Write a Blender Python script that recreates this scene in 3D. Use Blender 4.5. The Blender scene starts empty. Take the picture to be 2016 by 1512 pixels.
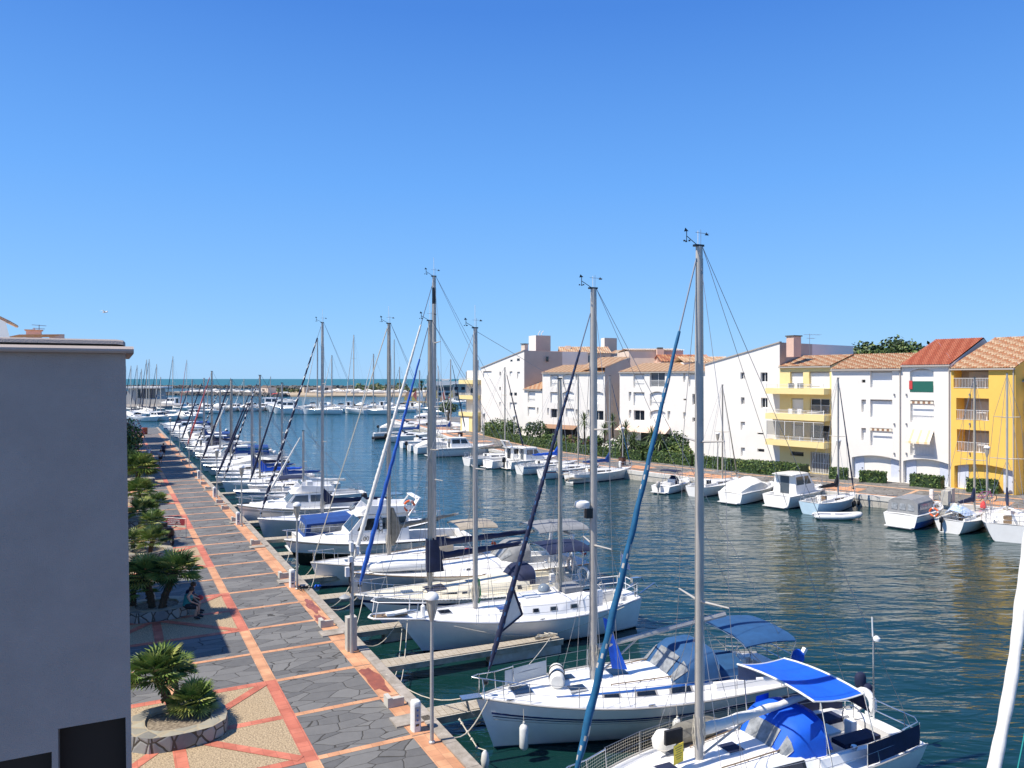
import bpy, math, random
from math import sin, cos, pi, radians, sqrt
from mathutils import Vector, Matrix
random.seed(7)
scene = bpy.context.scene
COL = scene.collection
# ---------------------------------------------------------------- camera, world, sun, exposure
FP, CX, HY = 1514.0, 1008.0, 745.7          # focal length, centre column and horizon row of the 2016 px photo
cam_d = bpy.data.cameras.new('camera'); cam = bpy.data.objects.new('camera', cam_d); COL.objects.link(cam)
cam.location = (0, 0, 10); cam.rotation_euler = (pi/2, 0, 0)
cam_d.sensor_width = 36; cam_d.lens = FP/2016*36
cam_d.shift_y = -(756-HY)/2016.0
cam_d.clip_start = .1; cam_d.clip_end = 60000
scene.camera = cam
scene.render.resolution_x = 1024; scene.render.resolution_y = 768
SUN_EL = radians(56); SHD = Vector((1, .36, 0)).normalized()
w = bpy.data.worlds.new('World'); scene.world = w; w.use_nodes = True
wn = w.node_tree.nodes; wl = w.node_tree.links
sky = wn.new('ShaderNodeTexSky'); sky.sky_type = 'NISHITA'; sky.sun_disc = False
sky.sun_elevation = SUN_EL; sky.sun_rotation = radians(-110)
sky.air_density = 1.0; sky.dust_density = 0.25; sky.ozone_density = 2.2; sky.altitude = 300
tcw = wn.new('ShaderNodeTexCoord'); sxyz = wn.new('ShaderNodeSeparateXYZ'); wl.new(tcw.outputs['Generated'], sxyz.inputs[0])
crw = wn.new('ShaderNodeValToRGB'); wl.new(sxyz.outputs['Z'], crw.inputs[0]); ew = crw.color_ramp.elements
ew[0].position = 0; ew[0].color = (.275, .59, 1.0, 1); ew[1].position = 1; ew[1].color = (.03, .10, .36, 1)
for p_, c_ in ((.06, (.235, .55, 1.0)), (.24, (.128, .405, .98)), (.43, (.055, .24, .78))):
    x_ = ew.new(p_); x_.color = (*c_, 1)
scw = wn.new('ShaderNodeVectorMath'); scw.operation = 'SCALE'; scw.inputs['Scale'].default_value = 6.4; wl.new(crw.outputs[0], scw.inputs[0])
mxw = wn.new('ShaderNodeMixRGB'); mxw.inputs[0].default_value = .85; wl.new(sky.outputs[0], mxw.inputs[1]); wl.new(scw.outputs[0], mxw.inputs[2])
wl.new(mxw.outputs[0], wn['Background'].inputs[0]); wn['Background'].inputs[1].default_value = .12
sd = bpy.data.lights.new('sun', 'SUN'); sd.energy = 4.7; sd.angle = radians(.5); sd.color = (1, .93, .82)
so = bpy.data.objects.new('sun', sd); COL.objects.link(so)
ld = Vector((SHD.x*cos(SUN_EL), SHD.y*cos(SUN_EL), -sin(SUN_EL)))
so.rotation_euler = ld.to_track_quat('-Z', 'Y').to_euler(); so.location = (0, 0, 60)
scene.view_settings.view_transform = 'Standard'; scene.view_settings.look = 'None'
scene.view_settings.exposure = .42; scene.view_settings.gamma = 1
WZ = -.8                                     # water level (the quay top is z = 0)

# ---------------------------------------------------------------- helpers
def G(px, py, z=0.):                         # photo pixel -> point at height z
    D = (10-z)*FP/(py-HY); return Vector(((px-CX)*D/FP, D, z))
def PD(px, py, D): return Vector(((px-CX)*D/FP, D, 10-(py-HY)*D/FP))
U = Vector((-.4613, .8872, 0)); E_ = Vector((-.8872, -.4613, 0)); O = Vector((9.45, 0, 0))
def S(s, t, z=0.): return O + U*s + E_*t + Vector((0, 0, z))   # along the near quay / inland from its edge

_m = {}
def mat(name, col, rough=.5, metal=0., var=.0, vs=4., bump=0., bs=30., col2=None, spec=None, alpha=1., coords='Object', emit=None, contrast=None, scale3=None):
    if name in _m: return _m[name]
    m = bpy.data.materials.new(name); m.use_nodes = True; _m[name] = m
    n = m.node_tree.nodes; l = m.node_tree.links; b = n['Principled BSDF']
    b.inputs['Base Color'].default_value = (*col, 1); b.inputs['Roughness'].default_value = rough; b.inputs['Metallic'].default_value = metal
    if spec is not None: b.inputs['Specular IOR Level'].default_value = spec
    if alpha < 1: b.inputs['Alpha'].default_value = alpha
    if var or bump or col2:
        tc = n.new('ShaderNodeTexCoord'); src = tc.outputs[coords]
        if scale3:
            mp = n.new('ShaderNodeMapping'); mp.inputs['Scale'].default_value = scale3; l.new(src, mp.inputs[0]); src = mp.outputs[0]
    if var or col2:
        nz = n.new('ShaderNodeTexNoise'); nz.inputs['Scale'].default_value = vs; nz.inputs['Detail'].default_value = 5; nz.inputs['Roughness'].default_value = .65
        l.new(src, nz.inputs['Vector'])
        cr = n.new('ShaderNodeValToRGB'); l.new(nz.outputs[0], cr.inputs[0])
        lo, hi = contrast or (.32, .68)
        cr.color_ramp.elements[0].position = lo; cr.color_ramp.elements[1].position = hi
        if col2: a, c = col, col2
        else: a = tuple(max(0, x*(1-var)) for x in col); c = tuple(min(1, x*(1+var)) for x in col)
        cr.color_ramp.elements[0].color = (*a, 1); cr.color_ramp.elements[1].color = (*c, 1)
        l.new(cr.outputs[0], b.inputs['Base Color'])
    if bump:
        n2 = n.new('ShaderNodeTexNoise'); n2.inputs['Scale'].default_value = bs; n2.inputs['Detail'].default_value = 4; l.new(src, n2.inputs['Vector'])
        bp = n.new('ShaderNodeBump'); bp.inputs['Strength'].default_value = bump; bp.inputs['Distance'].default_value = .02
        l.new(n2.outputs[0], bp.inputs['Height']); l.new(bp.outputs[0], b.inputs['Normal'])
    return m
def ramp(n, stops):
    cr = n.new('ShaderNodeValToRGB'); e = cr.color_ramp.elements
    e[0].position = stops[0][0]; e[0].color = (*stops[0][1], 1); e[1].position = stops[-1][0]; e[1].color = (*stops[-1][1], 1)
    for p, c in stops[1:-1]:
        x = e.new(p); x.color = (*c, 1)
    return cr

class MB:
    def __init__(s, m=None): s.v = []; s.f = []; s.mi = []; s.ms = []; s.cur = 0; s.sm = []; s.smooth = False; (m and s.m(m))
    def m(s, m):
        if m not in s.ms: s.ms.append(m)
        s.cur = s.ms.index(m); return s
    def sh(s, b): s.smooth = b; return s
    def add(s, vs, fs, mis=None):
        o = len(s.v); s.v += [tuple(p) for p in vs]
        for i, f in enumerate(fs):
            s.f.append(tuple(o+k for k in f)); s.mi.append(s.cur if mis is None else mis[i]); s.sm.append(s.smooth)
        return s
    def quad(s, a, b, c, d): return s.add([a, b, c, d], [(0, 1, 2, 3)])
    def poly(s, ps): return s.add(ps, [tuple(range(len(ps)))])
    def box(s, c, size, rz=0., M=None):
        x, y, z = size[0]/2, size[1]/2, size[2]/2; R = M or Matrix.Rotation(rz, 3, 'Z'); c = Vector(c)
        vs = [c + R @ Vector(p) for p in [(-x,-y,-z),(x,-y,-z),(x,y,-z),(-x,y,-z),(-x,-y,z),(x,-y,z),(x,y,z),(-x,y,z)]]
        return s.add(vs, [(0,3,2,1),(4,5,6,7),(0,1,5,4),(1,2,6,5),(2,3,7,6),(3,0,4,7)])
    def beam(s, a, b, wd, ht):
        a = Vector(a); b = Vector(b); d = (b-a); L = d.length; d.normalize()
        up = Vector((0,0,1)) if abs(d.z) < .95 else Vector((1,0,0))
        y = up.cross(d).normalized(); z = d.cross(y)
        M = Matrix((d, y, z)).transposed()
        return s.box((a+b)/2, (L, wd, ht), M=M)
    def tube(s, pts, r, n=6, cap=True, matfn=None, twist=0., ridge=0.):
        pts = [Vector(p) for p in pts]; N = len(pts)
        rs = r if isinstance(r, (list, tuple)) else [r]*N
        o = len(s.v); prev = None
        for i, p in enumerate(pts):
            d = (pts[min(i+1, N-1)] - pts[max(i-1, 0)])
            if d.length < 1e-9: d = Vector((0,0,1))
            d.normalize()
            if prev is None:
                a = Vector((0,0,1)) if abs(d.z) < .9 else Vector((1,0,0)); x = a.cross(d).normalized()
            else:
                x = prev - d*prev.dot(d); x = x.normalized() if x.length > 1e-6 else Vector((1,0,0))
            prev = x; y = d.cross(x)
            for k in range(n):
                an = 2*pi*k/n; rr = rs[i]*(1+ridge*sin(an*1+twist*i))
                s.v.append(tuple(p + (x*cos(an)+y*sin(an))*rr))
        for i in range(N-1):
            for k in range(n):
                a = o+i*n+k; b = o+i*n+(k+1) % n
                s.f.append((a, b, b+n, a+n)); s.sm.append(n > 4)
                s.mi.append(s.cur if matfn is None else matfn(i, k))
        if cap:
            s.f.append(tuple(o+k for k in range(n))[::-1]); s.mi.append(s.cur); s.sm.append(False)
            s.f.append(tuple(o+(N-1)*n+k for k in range(n))); s.mi.append(s.cur); s.sm.append(False)
        return s
    def loft(s, rings, closed=False, cap=False, mi=None):
        n = len(rings[0]); o = len(s.v)
        for r in rings: s.v += [tuple(p) for p in r]
        for i in range(len(rings)-1):
            for k in range(n if closed else n-1):
                a = o+i*n+k; b = o+i*n+(k+1) % n
                s.f.append((a, b, b+n, a+n)); s.sm.append(s.smooth); s.mi.append(s.cur if mi is None else mi(i, k))
        if cap:
            s.f.append(tuple(o+k for k in range(n))[::-1]); s.f.append(tuple(o+(len(rings)-1)*n+k for k in range(n)))
            s.mi += [s.cur]*2; s.sm += [False]*2
        return s
    def lathe(s, prof, c=(0,0,0), n=12, sx=1., sy=1.):
        c = Vector(c)
        return s.loft([[c+Vector((r*cos(2*pi*k/n)*sx, r*sin(2*pi*k/n)*sy, z)) for k in range(n)] for r, z in prof], closed=True, cap=True)
    def build(s, name, parent=None, auto=True):
        me = bpy.data.meshes.new(name); me.from_pydata(s.v, [], s.f)
        for m in s.ms: me.materials.append(m)
        me.polygons.foreach_set('material_index', s.mi); me.polygons.foreach_set('use_smooth', s.sm)
        me.update()
        if auto and any(s.sm): me.set_sharp_from_angle(angle=radians(42))
        o = bpy.data.objects.new(name, me); COL.objects.link(o)
        if parent: o.parent = parent
        return o
def tag(o, label, cat=None, group=None, kind=None):
    if label: o['label'] = label
    if cat: o['category'] = cat
    if group: o['group'] = group
    if kind: o['kind'] = kind
    return o
def empty(name, loc, rz=0., label=None, cat=None, group=None):
    o = bpy.data.objects.new(name, None); COL.objects.link(o); o.location = loc; o.rotation_euler = (0, 0, rz)
    o.empty_display_size = .2
    return tag(o, label, cat, group)
KIDS = {}
def copy_tree(o, parent=None):
    c = o.copy(); COL.objects.link(c); c.parent = parent
    for ch in o.children: copy_tree(ch, c)
    return c
def text_mesh(txt, size, ext=.004):
    cu = bpy.data.curves.new('lettering', 'FONT'); cu.body = txt; cu.size = size; cu.extrude = ext; cu.align_x = 'CENTER'; cu.align_y = 'CENTER'
    ob = bpy.data.objects.new('lettering', cu); COL.objects.link(ob)
    dg = bpy.context.evaluated_depsgraph_get(); me = bpy.data.meshes.new_from_object(ob.evaluated_get(dg))
    bpy.data.objects.remove(ob); return me
def text_obj(txt, size, m, parent, loc, rot, name='lettering'):
    me = text_mesh(txt, size); me.materials.clear(); me.materials.append(m)
    o = bpy.data.objects.new(name, me); COL.objects.link(o); o.parent = parent; o.location = loc; o.rotation_euler = rot
    return o

# ---------------------------------------------------------------- materials
gel = mat('white_gelcoat', (.9, .88, .84), .22, var=.035, vs=2.5)
gel2 = mat('off_white_gelcoat', (.7, .69, .66), .3, var=.06, vs=3)
deckm = mat('deck_white', (.76, .755, .73), .55, var=.05, vs=6, bump=.15, bs=80)
cream = mat('cream_deck', (.76, .7, .55), .5, var=.05, vs=5)
paleblue = mat('pale_blue_gelcoat', (.5, .66, .76), .3, var=.05)
greyhull = mat('grey_hull_paint', (.48, .49, .51), .35, var=.08, vs=2)
silver = mat('silver_white_hull', (.86, .85, .83), .35, var=.05, vs=2)
navy = mat('navy_stripe', (.01, .02, .09), .35)
bluest = mat('blue_stripe', (.03, .12, .4), .35)
redst = mat('red_stripe', (.5, .04, .03), .4)
blackp = mat('black_paint', (.012, .012, .014), .35)
boot = mat('antifouling_blue', (.01, .05, .1), .6, var=.3)
bootk = mat('antifouling_dark', (.015, .02, .03), .6, var=.3)
alu = mat('aluminium_mast', (.46, .43, .385), .45, .12, var=.1, vs=2)
alug = mat('grey_mast_paint', (.47, .44, .395), .45, .1, var=.08, vs=2)
alub = mat('beige_mast', (.46, .41, .33), .5, .1, var=.1, vs=2)
steel = mat('stainless_steel', (.62, .63, .64), .22, .9)
wire = mat('rigging_wire', (.3, .31, .33), .4, .6)
rope = mat('pale_rope', (.55, .5, .4), .8, var=.2, vs=30)
glassd = mat('dark_window_glass', (.012, .016, .022), .08, spec=.8)
glassg = mat('grey_window_glass', (.09, .11, .13), .1, spec=.8)
vinyl = mat('clear_vinyl', (.26, .27, .27), .12, var=.4, vs=5, spec=.8)
cnavy = mat('navy_canvas', (.011, .018, .055), .8, var=.25, vs=3, bump=.3, bs=12)
cblue = mat('blue_canvas', (.012, .06, .24), .75, var=.2, vs=3, bump=.3, bs=12)
cbright = mat('bright_blue_canvas', (.004, .105, .62), .7, var=.12, vs=3, bump=.2, bs=10)
csteel = mat('steel_blue_canvas', (.018, .08, .2), .75, var=.15, vs=3, bump=.3, bs=12)
cteal = mat('teal_blue_canvas', (.005, .1, .22), .7, var=.2, vs=4, bump=.3, bs=12)
cgrey = mat('grey_canvas', (.24, .245, .25), .8, var=.12, vs=3, bump=.3, bs=12)
cbeige = mat('beige_canvas', (.36, .31, .24), .8, var=.15, vs=3, bump=.3, bs=12)
ctan = mat('grey_brown_canvas', (.2, .185, .15), .85, var=.25, vs=5, bump=.4, bs=14)
cwhite = mat('white_sailcloth', (.74, .72, .66), .75, var=.08, vs=4, bump=.3, bs=14)
cblack = mat('black_canvas', (.015, .015, .018), .8, var=.2)
cpink = mat('faded_red_canvas', (.5, .1, .1), .8, var=.2)
rubber = mat('black_rubber', (.02, .02, .022), .6)
orangep = mat('orange_plastic', (.75, .13, .03), .5)
yellowp = mat('yellow_paper', (1.0, .72, .07), .7)
teak = mat('weathered_teak', (.2, .135, .08), .7, var=.25, vs=8)
plast = mat('white_plastic', (.74, .74, .72), .45, var=.05)
whiterub = mat('white_fender', (.7, .7, .66), .5, var=.12)
redp = mat('red_fabric', (.55, .05, .05), .7)
# ================================================================ BOAT BUILDERS (x forward, y port, z up from the waterline)
def clamp(x, a=0., b=1.): return max(a, min(b, x))
class Hull:
    def __init__(s, L, B, fb, sternw=.72, full=2.3, rake=.35, mo=False):
        s.L, s.B, s.fb, s.sw, s.full, s.rake, s.mo = L, B, fb, sternw, full, rake, mo
    def hb(s, x):                       # half beam of the deck edge
        k = x/s.L
        if k < .42: return s.B/2*(s.sw+(1-s.sw)*(1-(1-k/.42)**2))
        return s.B/2*max(.02, 1-((k-.42)/.58)**s.full)
    def sh(s, x):                       # sheer height
        k = x/s.L; f, m, a = s.fb
        return m+(f-m)*(clamp((k-.35)/.65)**1.8)+(a-m)*(clamp((.35-k)/.35)**2)
    def dz(s, x, y): b = s.hb(x); return s.sh(x)+.05*(1-clamp(abs(y)/b)**2)
    def build(s, root, mh, stripe=None, bt=boot, n=22, name='hull', band=None, band2=None):
        mb = MB(mh).sh(True); st = stripe or mh; bd = band or mh
        ms = [bt, bd if band else mh, mh, st, mh]
        mb.ms = []; ids = []
        for m in ms: mb.m(m); ids.append(mb.cur)
        lv = [(-.35, None), (.05, None), (.14, None), (None, .45 if not band2 else .3), (None, .76 if not band2 else .52), (None, .86 if not band2 else .88), (None, 1.)]
        bandmi = [ids[0], ids[1], ids[1], ids[1], ids[4], ids[4]] if band2 else [ids[0], ids[1], ids[2], ids[2], ids[3], ids[4]]
        rings = []
        for i in range(n+1):
            k = i/n; k = 1-(1-k)**1.25; x = k*s.L; b = s.hb(x); h = s.sh(x)
            ring = []
            for z, q in lv:
                zz = z if q is None else h*q
                t = clamp((zz+.35)/(h+.35)); ex = (.2 if s.mo else .33)+.75*k**2.5
                y = b*(t**ex if t > 0 else 0)
                xx = x-s.rake*(1-t)*k**5*(1.0+.5*s.L/10)+(.10*s.L/10*(1-t) if k < .001 and not s.mo else 0)
                ring.append((xx, y, zz))
            rings.append(ring)
        left = rings; nn = len(lv)
        mb.loft(left, mi=lambda i, k: bandmi[k]); mb.loft([[(x, -y, z) for x, y, z in r][::-1] for r in left], mi=lambda i, k: bandmi[::-1][k])
        mb.sh(False); mb.cur = ids[2]
        tr = rings[0]; mb.add(tr+[(x, -y, z) for x, y, z in tr[::-1]], [tuple(range(2*nn))])
        bw = rings[-1]; mb.add(bw+[(x, -y, z) for x, y, z in bw[::-1]], [tuple(range(2*nn))[::-1]])
        return mb.build(name, root)
    def deck(s, root, md, well=None, wm=None, n=22, name='deck', inset=.0):
        xs = [k*s.L/n for k in range(n+1)]
        x0 = x1 = None
        if well:
            x0, x1, wy, wz = well; xs = sorted([x for x in xs if abs(x-x0) > .1 and abs(x-x1) > .1]+[x0, x0+.001, x1, x1+.001])
        mb = MB(md); rows = []
        for x in xs:
            b = s.hb(x)-inset
            ww = min(wy, b*.8) if well else b*.5
            inn = well and x0 < x <= x1+.0005
            f = (lambda y: wz) if inn else (lambda y: s.dz(x, y))
            rows.append([(x, b, s.sh(x)), (x, b*.999-.0, s.dz(x, b*.98)), (x, ww+.001, s.dz(x, ww)), (x, ww, f(ww)), (x, 0, f(0)), (x, -ww, f(ww)), (x, -ww-.001, s.dz(x, ww)), (x, -b*.999, s.dz(x, b*.98)), (x, -b, s.sh(x))])
        mb.m(wm or md); wi = mb.cur; mb.m(md)
        mb.loft(rows, mi=lambda i, k: wi if (well and x0 <= xs[i] <= x1 and 2 <= k <= 5) else 0)
        return mb.build(name, root)

def trunk(root, H, x0, x1, w0, w1, h0, h1, m, name='coachroof', side=.82, n=10, camber=.06, foot=0.):
    """raised cabin trunk from x0 (aft) to x1 (forward); returns (top-height function, side function)"""
    def W(x): k = (x-x0)/(x1-x0); return w0+(w1-w0)*k**1.5
    def Ht(x): k = (x-x0)/(x1-x0); return h0+(h1-h0)*k**1.2
    rings = []
    for i in range(n+1):
        x = x0+(x1-x0)*i/n; W_ = W(x); h = Ht(x); zb = H.sh(x)-.03+foot
        top = zb+.03+h
        half = [(x, W_, zb), (x, W_*(1-(1-side)*.6), zb+.03+h*.8), (x, W_*(side-.04), top), (x, W_*.4, top+camber*.8)]
        rings.append(half+[(x, 0, top+camber)]+[(a, -b, c) for a, b, c in half[::-1]])
    mb = MB(m).sh(True); mb.loft(rings, cap=True)
    o = mb.build(name, root)
    top = lambda x, y=0: H.sh(x)+Ht(x)+foot+camber*(1-clamp(abs(y)/(W(x)*side))**2)
    def sidep(x, q, s):   # point on the side face, q from 0 (foot) to 1 (shoulder)
        W_ = W(x); return (x, s*(W_*(1-(1-side)*.6*q)+.006), H.sh(x)-.03+foot+(.03+Ht(x)*.8)*q)
    return top, sidep
def side_window(root, sidep, x0, x1, q0=.3, q1=.78, m=None, name='side_window', sides=(1, -1), frame=None, taper=0.):
    for s in sides:
        mb = MB(m or glassd); a, b, c, d = sidep(x0, q0, s), sidep(x1, q0+taper*.4, s), sidep(x1-.02, q1-taper*.2, s), sidep(x0+.02, q1, s)
        off = Vector((0, .012*s, 0)); P = [Vector(p) for p in (a, b, c, d)]
        nseg = 4; lo = [P[0].lerp(P[1], i/nseg) for i in range(nseg+1)]; hi = [P[3].lerp(P[2], i/nseg) for i in range(nseg+1)]
        if not frame:
            mb.loft([lo, hi], cap=False)
        else:
            mb.m(frame); mb.loft([lo, hi]); c0 = (P[0]+P[1]+P[2]+P[3])/4; mb.m(m or glassd)
            mb.add([c0+(p-c0)*.8+off for p in P], [(0, 1, 2, 3)])
        mb.build(name, root)
def hatch(root, x, y, z, lx, ly, m=None, tilt=0.):
    mb = MB(steel); M = Matrix.Rotation(tilt, 3, 'Y')
    mb.box((x, y, z+.02), (lx, ly, .05), M=M); o = mb.build('hatch', root)
    MB(m or glassd).box((x, y, z+.05), (lx*.88, ly*.88, .014), M=M).build('pane', o)
def fender(root, x, y, z, L=.6, r=.11, m=None):
    mb = MB(m or whiterub).sh(True)
    mb.lathe([(.02, -L/2), (r*.7, -L/2+.04), (r, -L/2+.12), (r, L/2-.12), (r*.7, L/2-.04), (.03, L/2), (.03, L/2+.06)], (x, y, z), 10)
    mb.sh(False); mb.m(rope).tube([(x, y, z+L/2), (x, y*.97, z+L/2+.4)], .008, 4); mb.build('fender', root)
def bowrail(root, H, x0, h=.58, fwd=.12, m=None, r=.016):
    mb = MB(m or steel).sh(True); L = H.L
    def top(x, s, hh=1.): return Vector((x, s*(H.hb(min(x, L*.97))*.9), H.sh(x)+h*hh))
    nose = Vector((L+fwd, 0, H.sh(L)+h+.05))
    for hh in (1., .5):
        pts = [top(x0, 1, hh), top(x0+(L-x0)*.5, 1, hh), Vector((L-.1, .16, H.sh(L)+h*hh+.03))]
        pts2 = [Vector((p.x, -p.y, p.z)) for p in pts[::-1]]
        if hh == 1: mb.tube(pts+[nose]+pts2, r, 6)
    for s in (1, -1):
        for x in (x0, x0+(L-x0)*.5, L-.15):
            b = H.hb(min(x, L*.95))*.9
            mb.tube([(x-.04, s*b, H.sh(x)), (x, s*(b if x < L-.2 else .16), H.sh(x)+h+.02)], r*.9, 5)
    return mb.build('pulpit', root)
def sternrail(root, H, x1, h=.6, m=None, r=.016):
    mb = MB(m or steel).sh(True)
    for hh in (1., .5):
        b = H.hb(0)*.92
        mb.tube([(x1, H.hb(x1)*.93, H.sh(x1)+h*hh), (.25, b, H.sh(0)+h*hh), (.06, b*.8, H.sh(0)+h*hh), (.05, -b*.8, H.sh(0)+h*hh), (.25, -b, H.sh(0)+h*hh), (x1, -H.hb(x1)*.93, H.sh(x1)+h*hh)], r, 6)
    for s in (1, -1):
        for x in (x1, .25, .08): 
            b = (H.hb(x)*.93) if x > .1 else H.hb(0)*.5
            mb.tube([(x, s*b, H.sh(x)), (x, s*b, H.sh(x)+h)], r, 5)
    return mb.build('pushpit', root)
def lifelines(root, H, xs, h=.6, net=False, sides=(1, -1), dense=True):
    for s in sides:
        for x in xs[1:-1]:
            b = H.hb(x)*.95; MB(steel).tube([(x, s*b, H.sh(x)), (x, s*b, H.sh(x)+h)], .013, 5).build('stanchion', root)
        mb = MB(wire)
        for hh in (1., .52): mb.tube([(x, s*H.hb(x)*.95, H.sh(x)+h*hh) for x in xs], .0075, 4)
        mb.build('lifeline', root)
        if net:
            mb = MB(rope); x = xs[1]; k = 0
            while x < xs[-1]:
                b = H.hb(x)*.95; mb.tube([(x, s*b, H.sh(x)), (x, s*b, H.sh(x)+h*.97)], .0035, 3, cap=False); x += .09
            for q in range(1, 8): mb.tube([(x, s*H.hb(x)*.95, H.sh(x)+h*q/8) for x in xs[1:]], .0035, 3, cap=False)
            mb.build('safety_net', root)
def furl(root, p0, p1, r, m, m2=None, frac=.3, turns=18, lo=.06, hi=.94, name='furled_sail', seg=90, bare=alu, drum=True, lod=0):
    p0 = Vector(p0); p1 = Vector(p1)
    n = 10 if lod == 0 else 7; seg = seg if lod == 0 else 40
    mb = MB(m).sh(True)
    if m2: mb.m(m2); i2 = mb.cur; mb.m(m)
    pts = []; rs = []
    for i in range(seg+1):
        t = lo+(hi-lo)*i/seg; k = i/seg
        sag = -sin(pi*t)*.006*(p1-p0).length
        pts.append(p0.lerp(p1, t)+Vector((sag*-.4, 0, sag)))
        e = min(1, .38+k*9) if k < .09 else 1-.62*((k-.09)/.91)**1.3
        rs.append(r*e*(1+.05*sin(k*60)+.03*sin(k*143)))
    fn = (lambda i, k: i2 if ((k/n - turns*i/seg) % 1) < frac else 0) if m2 else None
    mb.tube(pts, rs, n, matfn=fn, ridge=.13 if lod == 0 else .0, twist=2*pi*turns*1.7/seg)
    o = mb.build(name, root)
    s = MB(wire); s.tube([p0, pts[0]], .012, 4); s.tube([pts[-1], p1], .014 if hi > .9 else .02, 5); s.build('forestay', root)
    if drum and lod < 2:
        d = (p1-p0).normalized(); q = p0+d*.25; MB(blackp).sh(True).tube([q, q+d*.02, q+d*.1, q+d*.12], [.05, .09, .09, .05], 10).build('furling_drum', root)
    return o
def mast_rig(root, H, mx, zb, zt, r=.085, m=None, spread=((.55, .95),), boom=None, lod=0, head=True, y=0., backx=.1, backs=2, forward=True, ball=False, cap=True, band=None, stays=True):
    m = m or alu
    n = 12 if lod == 0 else 7
    mb = MB(m).sh(True)
    ring = lambda z, rr: [(mx+rr*1.3*cos(2*pi*k/n), y+rr*sin(2*pi*k/n), z) for k in range(n)]
    mb.loft([ring(zb, r), ring(zb+(zt-zb)*.8, r), ring(zt, r*.8)], closed=True, cap=True)
    if band: mb.m(blackp); mb.loft([ring(zt-1.35, r*.9), ring(zt-.55, r*.9)], closed=True)
    mast = mb.build('mast', root); mh = zt-zb
    for q, wd in spread:
        z = zb+mh*q
        for s in (1, -1):
            MB(m).tube([(mx, y, z), (mx-.12, y+s*wd, z+.06)], [.035, .02] if lod < 2 else .04, 6 if lod == 0 else 4).build('spreader', mast)
    if lod <= 1:
        mb = MB(blackp); mb.box((mx+.02, y, zt+.02), (r*3., r*1.3, .05)); mb.build('masthead_fitting', mast)
        if head and lod == 0:
            mb = MB(blackp)
            mb.tube([(mx+r, y, zt+.05), (mx+.42, y+.05, zt+.22)], .011, 4); mb.tube([(mx+.42, y+.05, zt+.1), (mx+.42, y+.05, zt+.36)], .012, 4)
            mb.add([(mx+.36, y+.05, zt+.34), (mx+.5, y+.05, zt+.32), (mx+.46, y+.05, zt+.42)], [(0, 1, 2)])
            for a in range(3):
                c = (mx+.42+.07*cos(a*2.1), y+.05+.07*sin(a*2.1), zt+.1); mb.box(c, (.035, .035, .035))
            mb.build('wind_sensor', mast)
            mb = MB(wire); mb.tube([(mx-.05, y, zt), (mx-.05, y, zt+.42)], .007, 4); mb.tube([(mx-.3, y, zt+.33), (mx+.15, y+.05, zt+.33)], .006, 4)
            mb.m(blackp); mb.add([(mx-.3, y, zt+.29), (mx-.17, y, zt+.29), (mx-.22, y, zt+.37)], [(0, 1, 2)]); mb.build('wind_vane', mast)
            mb = MB(plast).tube([(mx-.0, y-.05, zt), (mx-.0, y-.05, zt+(.95 if r < .087 else .4))], .009, 4); mb.build('antenna', mast)
    if stays and lod < 3:
        R_ = .0085 if lod == 0 else .012
        for s in (1, -1):
            bx = mx-.12; b = H.hb(bx)*.93; path = [(bx, s*b, H.sh(bx))]
            for q, wd in spread: path.append((mx-.12, y+s*wd, zb+mh*q+.06))
            path.append((mx, y, zt-.1)); MB(wire).tube(path, R_, 4).build('shroud', root)
            if lod <= 1:
                q = spread[0][0]; MB(wire).tube([(mx-.45, s*b, H.sh(bx)), (mx, y, zb+mh*q-.05)], R_, 4).build('shroud', root)
                if lod == 0: MB(wire).tube([(mx+.4, s*b, H.sh(bx)), (mx, y, zb+mh*q-.05)], R_, 4).build('shroud', root)
        if backs == 2 and lod <= 1:
            for s in (1, -1): MB(wire).tube([(backx, s*H.hb(backx)*.8, H.sh(backx)), (mx-.1, y, zt)], R_, 4).build('backstay', root)
        elif backs: MB(wire).tube([(backx, 0, H.sh(backx)), (mx-.1, y, zt)], R_, 4).build('backstay', root)
    if lod == 0:
        mb = MB(rope)
        for k in range(3): mb.tube([(mx+.14*cos(k*2), y+.14*sin(k*2), zb+.1), (mx+.1*cos(k*2), y+.1*sin(k*2), zt-.3)], .006, 3, cap=False)
        for k in range(7):
            a = k*.9; mb.tube([(mx+.13*cos(a), y+.13*sin(a), zb+1.1), (mx+.17*cos(a+.2), y+.17*sin(a+.2), zb+.65), (mx+.13*cos(a+.4), y+.13*sin(a+.4), zb+.35+.1*(k % 3)), (mx+.15*cos(a-.2), y+.15*sin(a-.2), zb+.9)], .012, 4)
        mb.build('halyard', mast)
    return mast
def boom_cover(root, mx, z, L, h0=.42, h1=.2, wd=.12, m=None, stack=0., side=0., r=.06, mboom=None, rise=.0, front=.16, lod=0):
    a = Vector((mx-.12, 0, z)); b = Vector((mx-L, side, z+rise))
    MB(mboom or alu).sh(True).tube([a, b], r, 8).build('boom', root)
    if m:
        mb = MB(m).sh(True); rings = []; N = 14
        for i in range(N+1):
            t = i/N; c = a.lerp(b, t*.96); hh = h0+(h1-h0)*t+.025*sin(i*1.9)
            if t < .15: hh += stack*(1-t/.15)**1.5
            wq = wd*(1-.45*t)*(1 if i not in (0, N) else .5); fx = front if i == 0 else 0
            sect = []
            for k in range(10):
                an = 2*pi*k/10; yy = sin(an)*wq*(1+.08*sin(i*2.3+k)); zz = (cos(an)*.5+.42)*hh
                sect.append((c.x+fx, c.y+yy, c.z-.06+zz))
            rings.append(sect)
        mb.loft(rings, closed=True, cap=True); mb.build('boom_cover', root)
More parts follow.
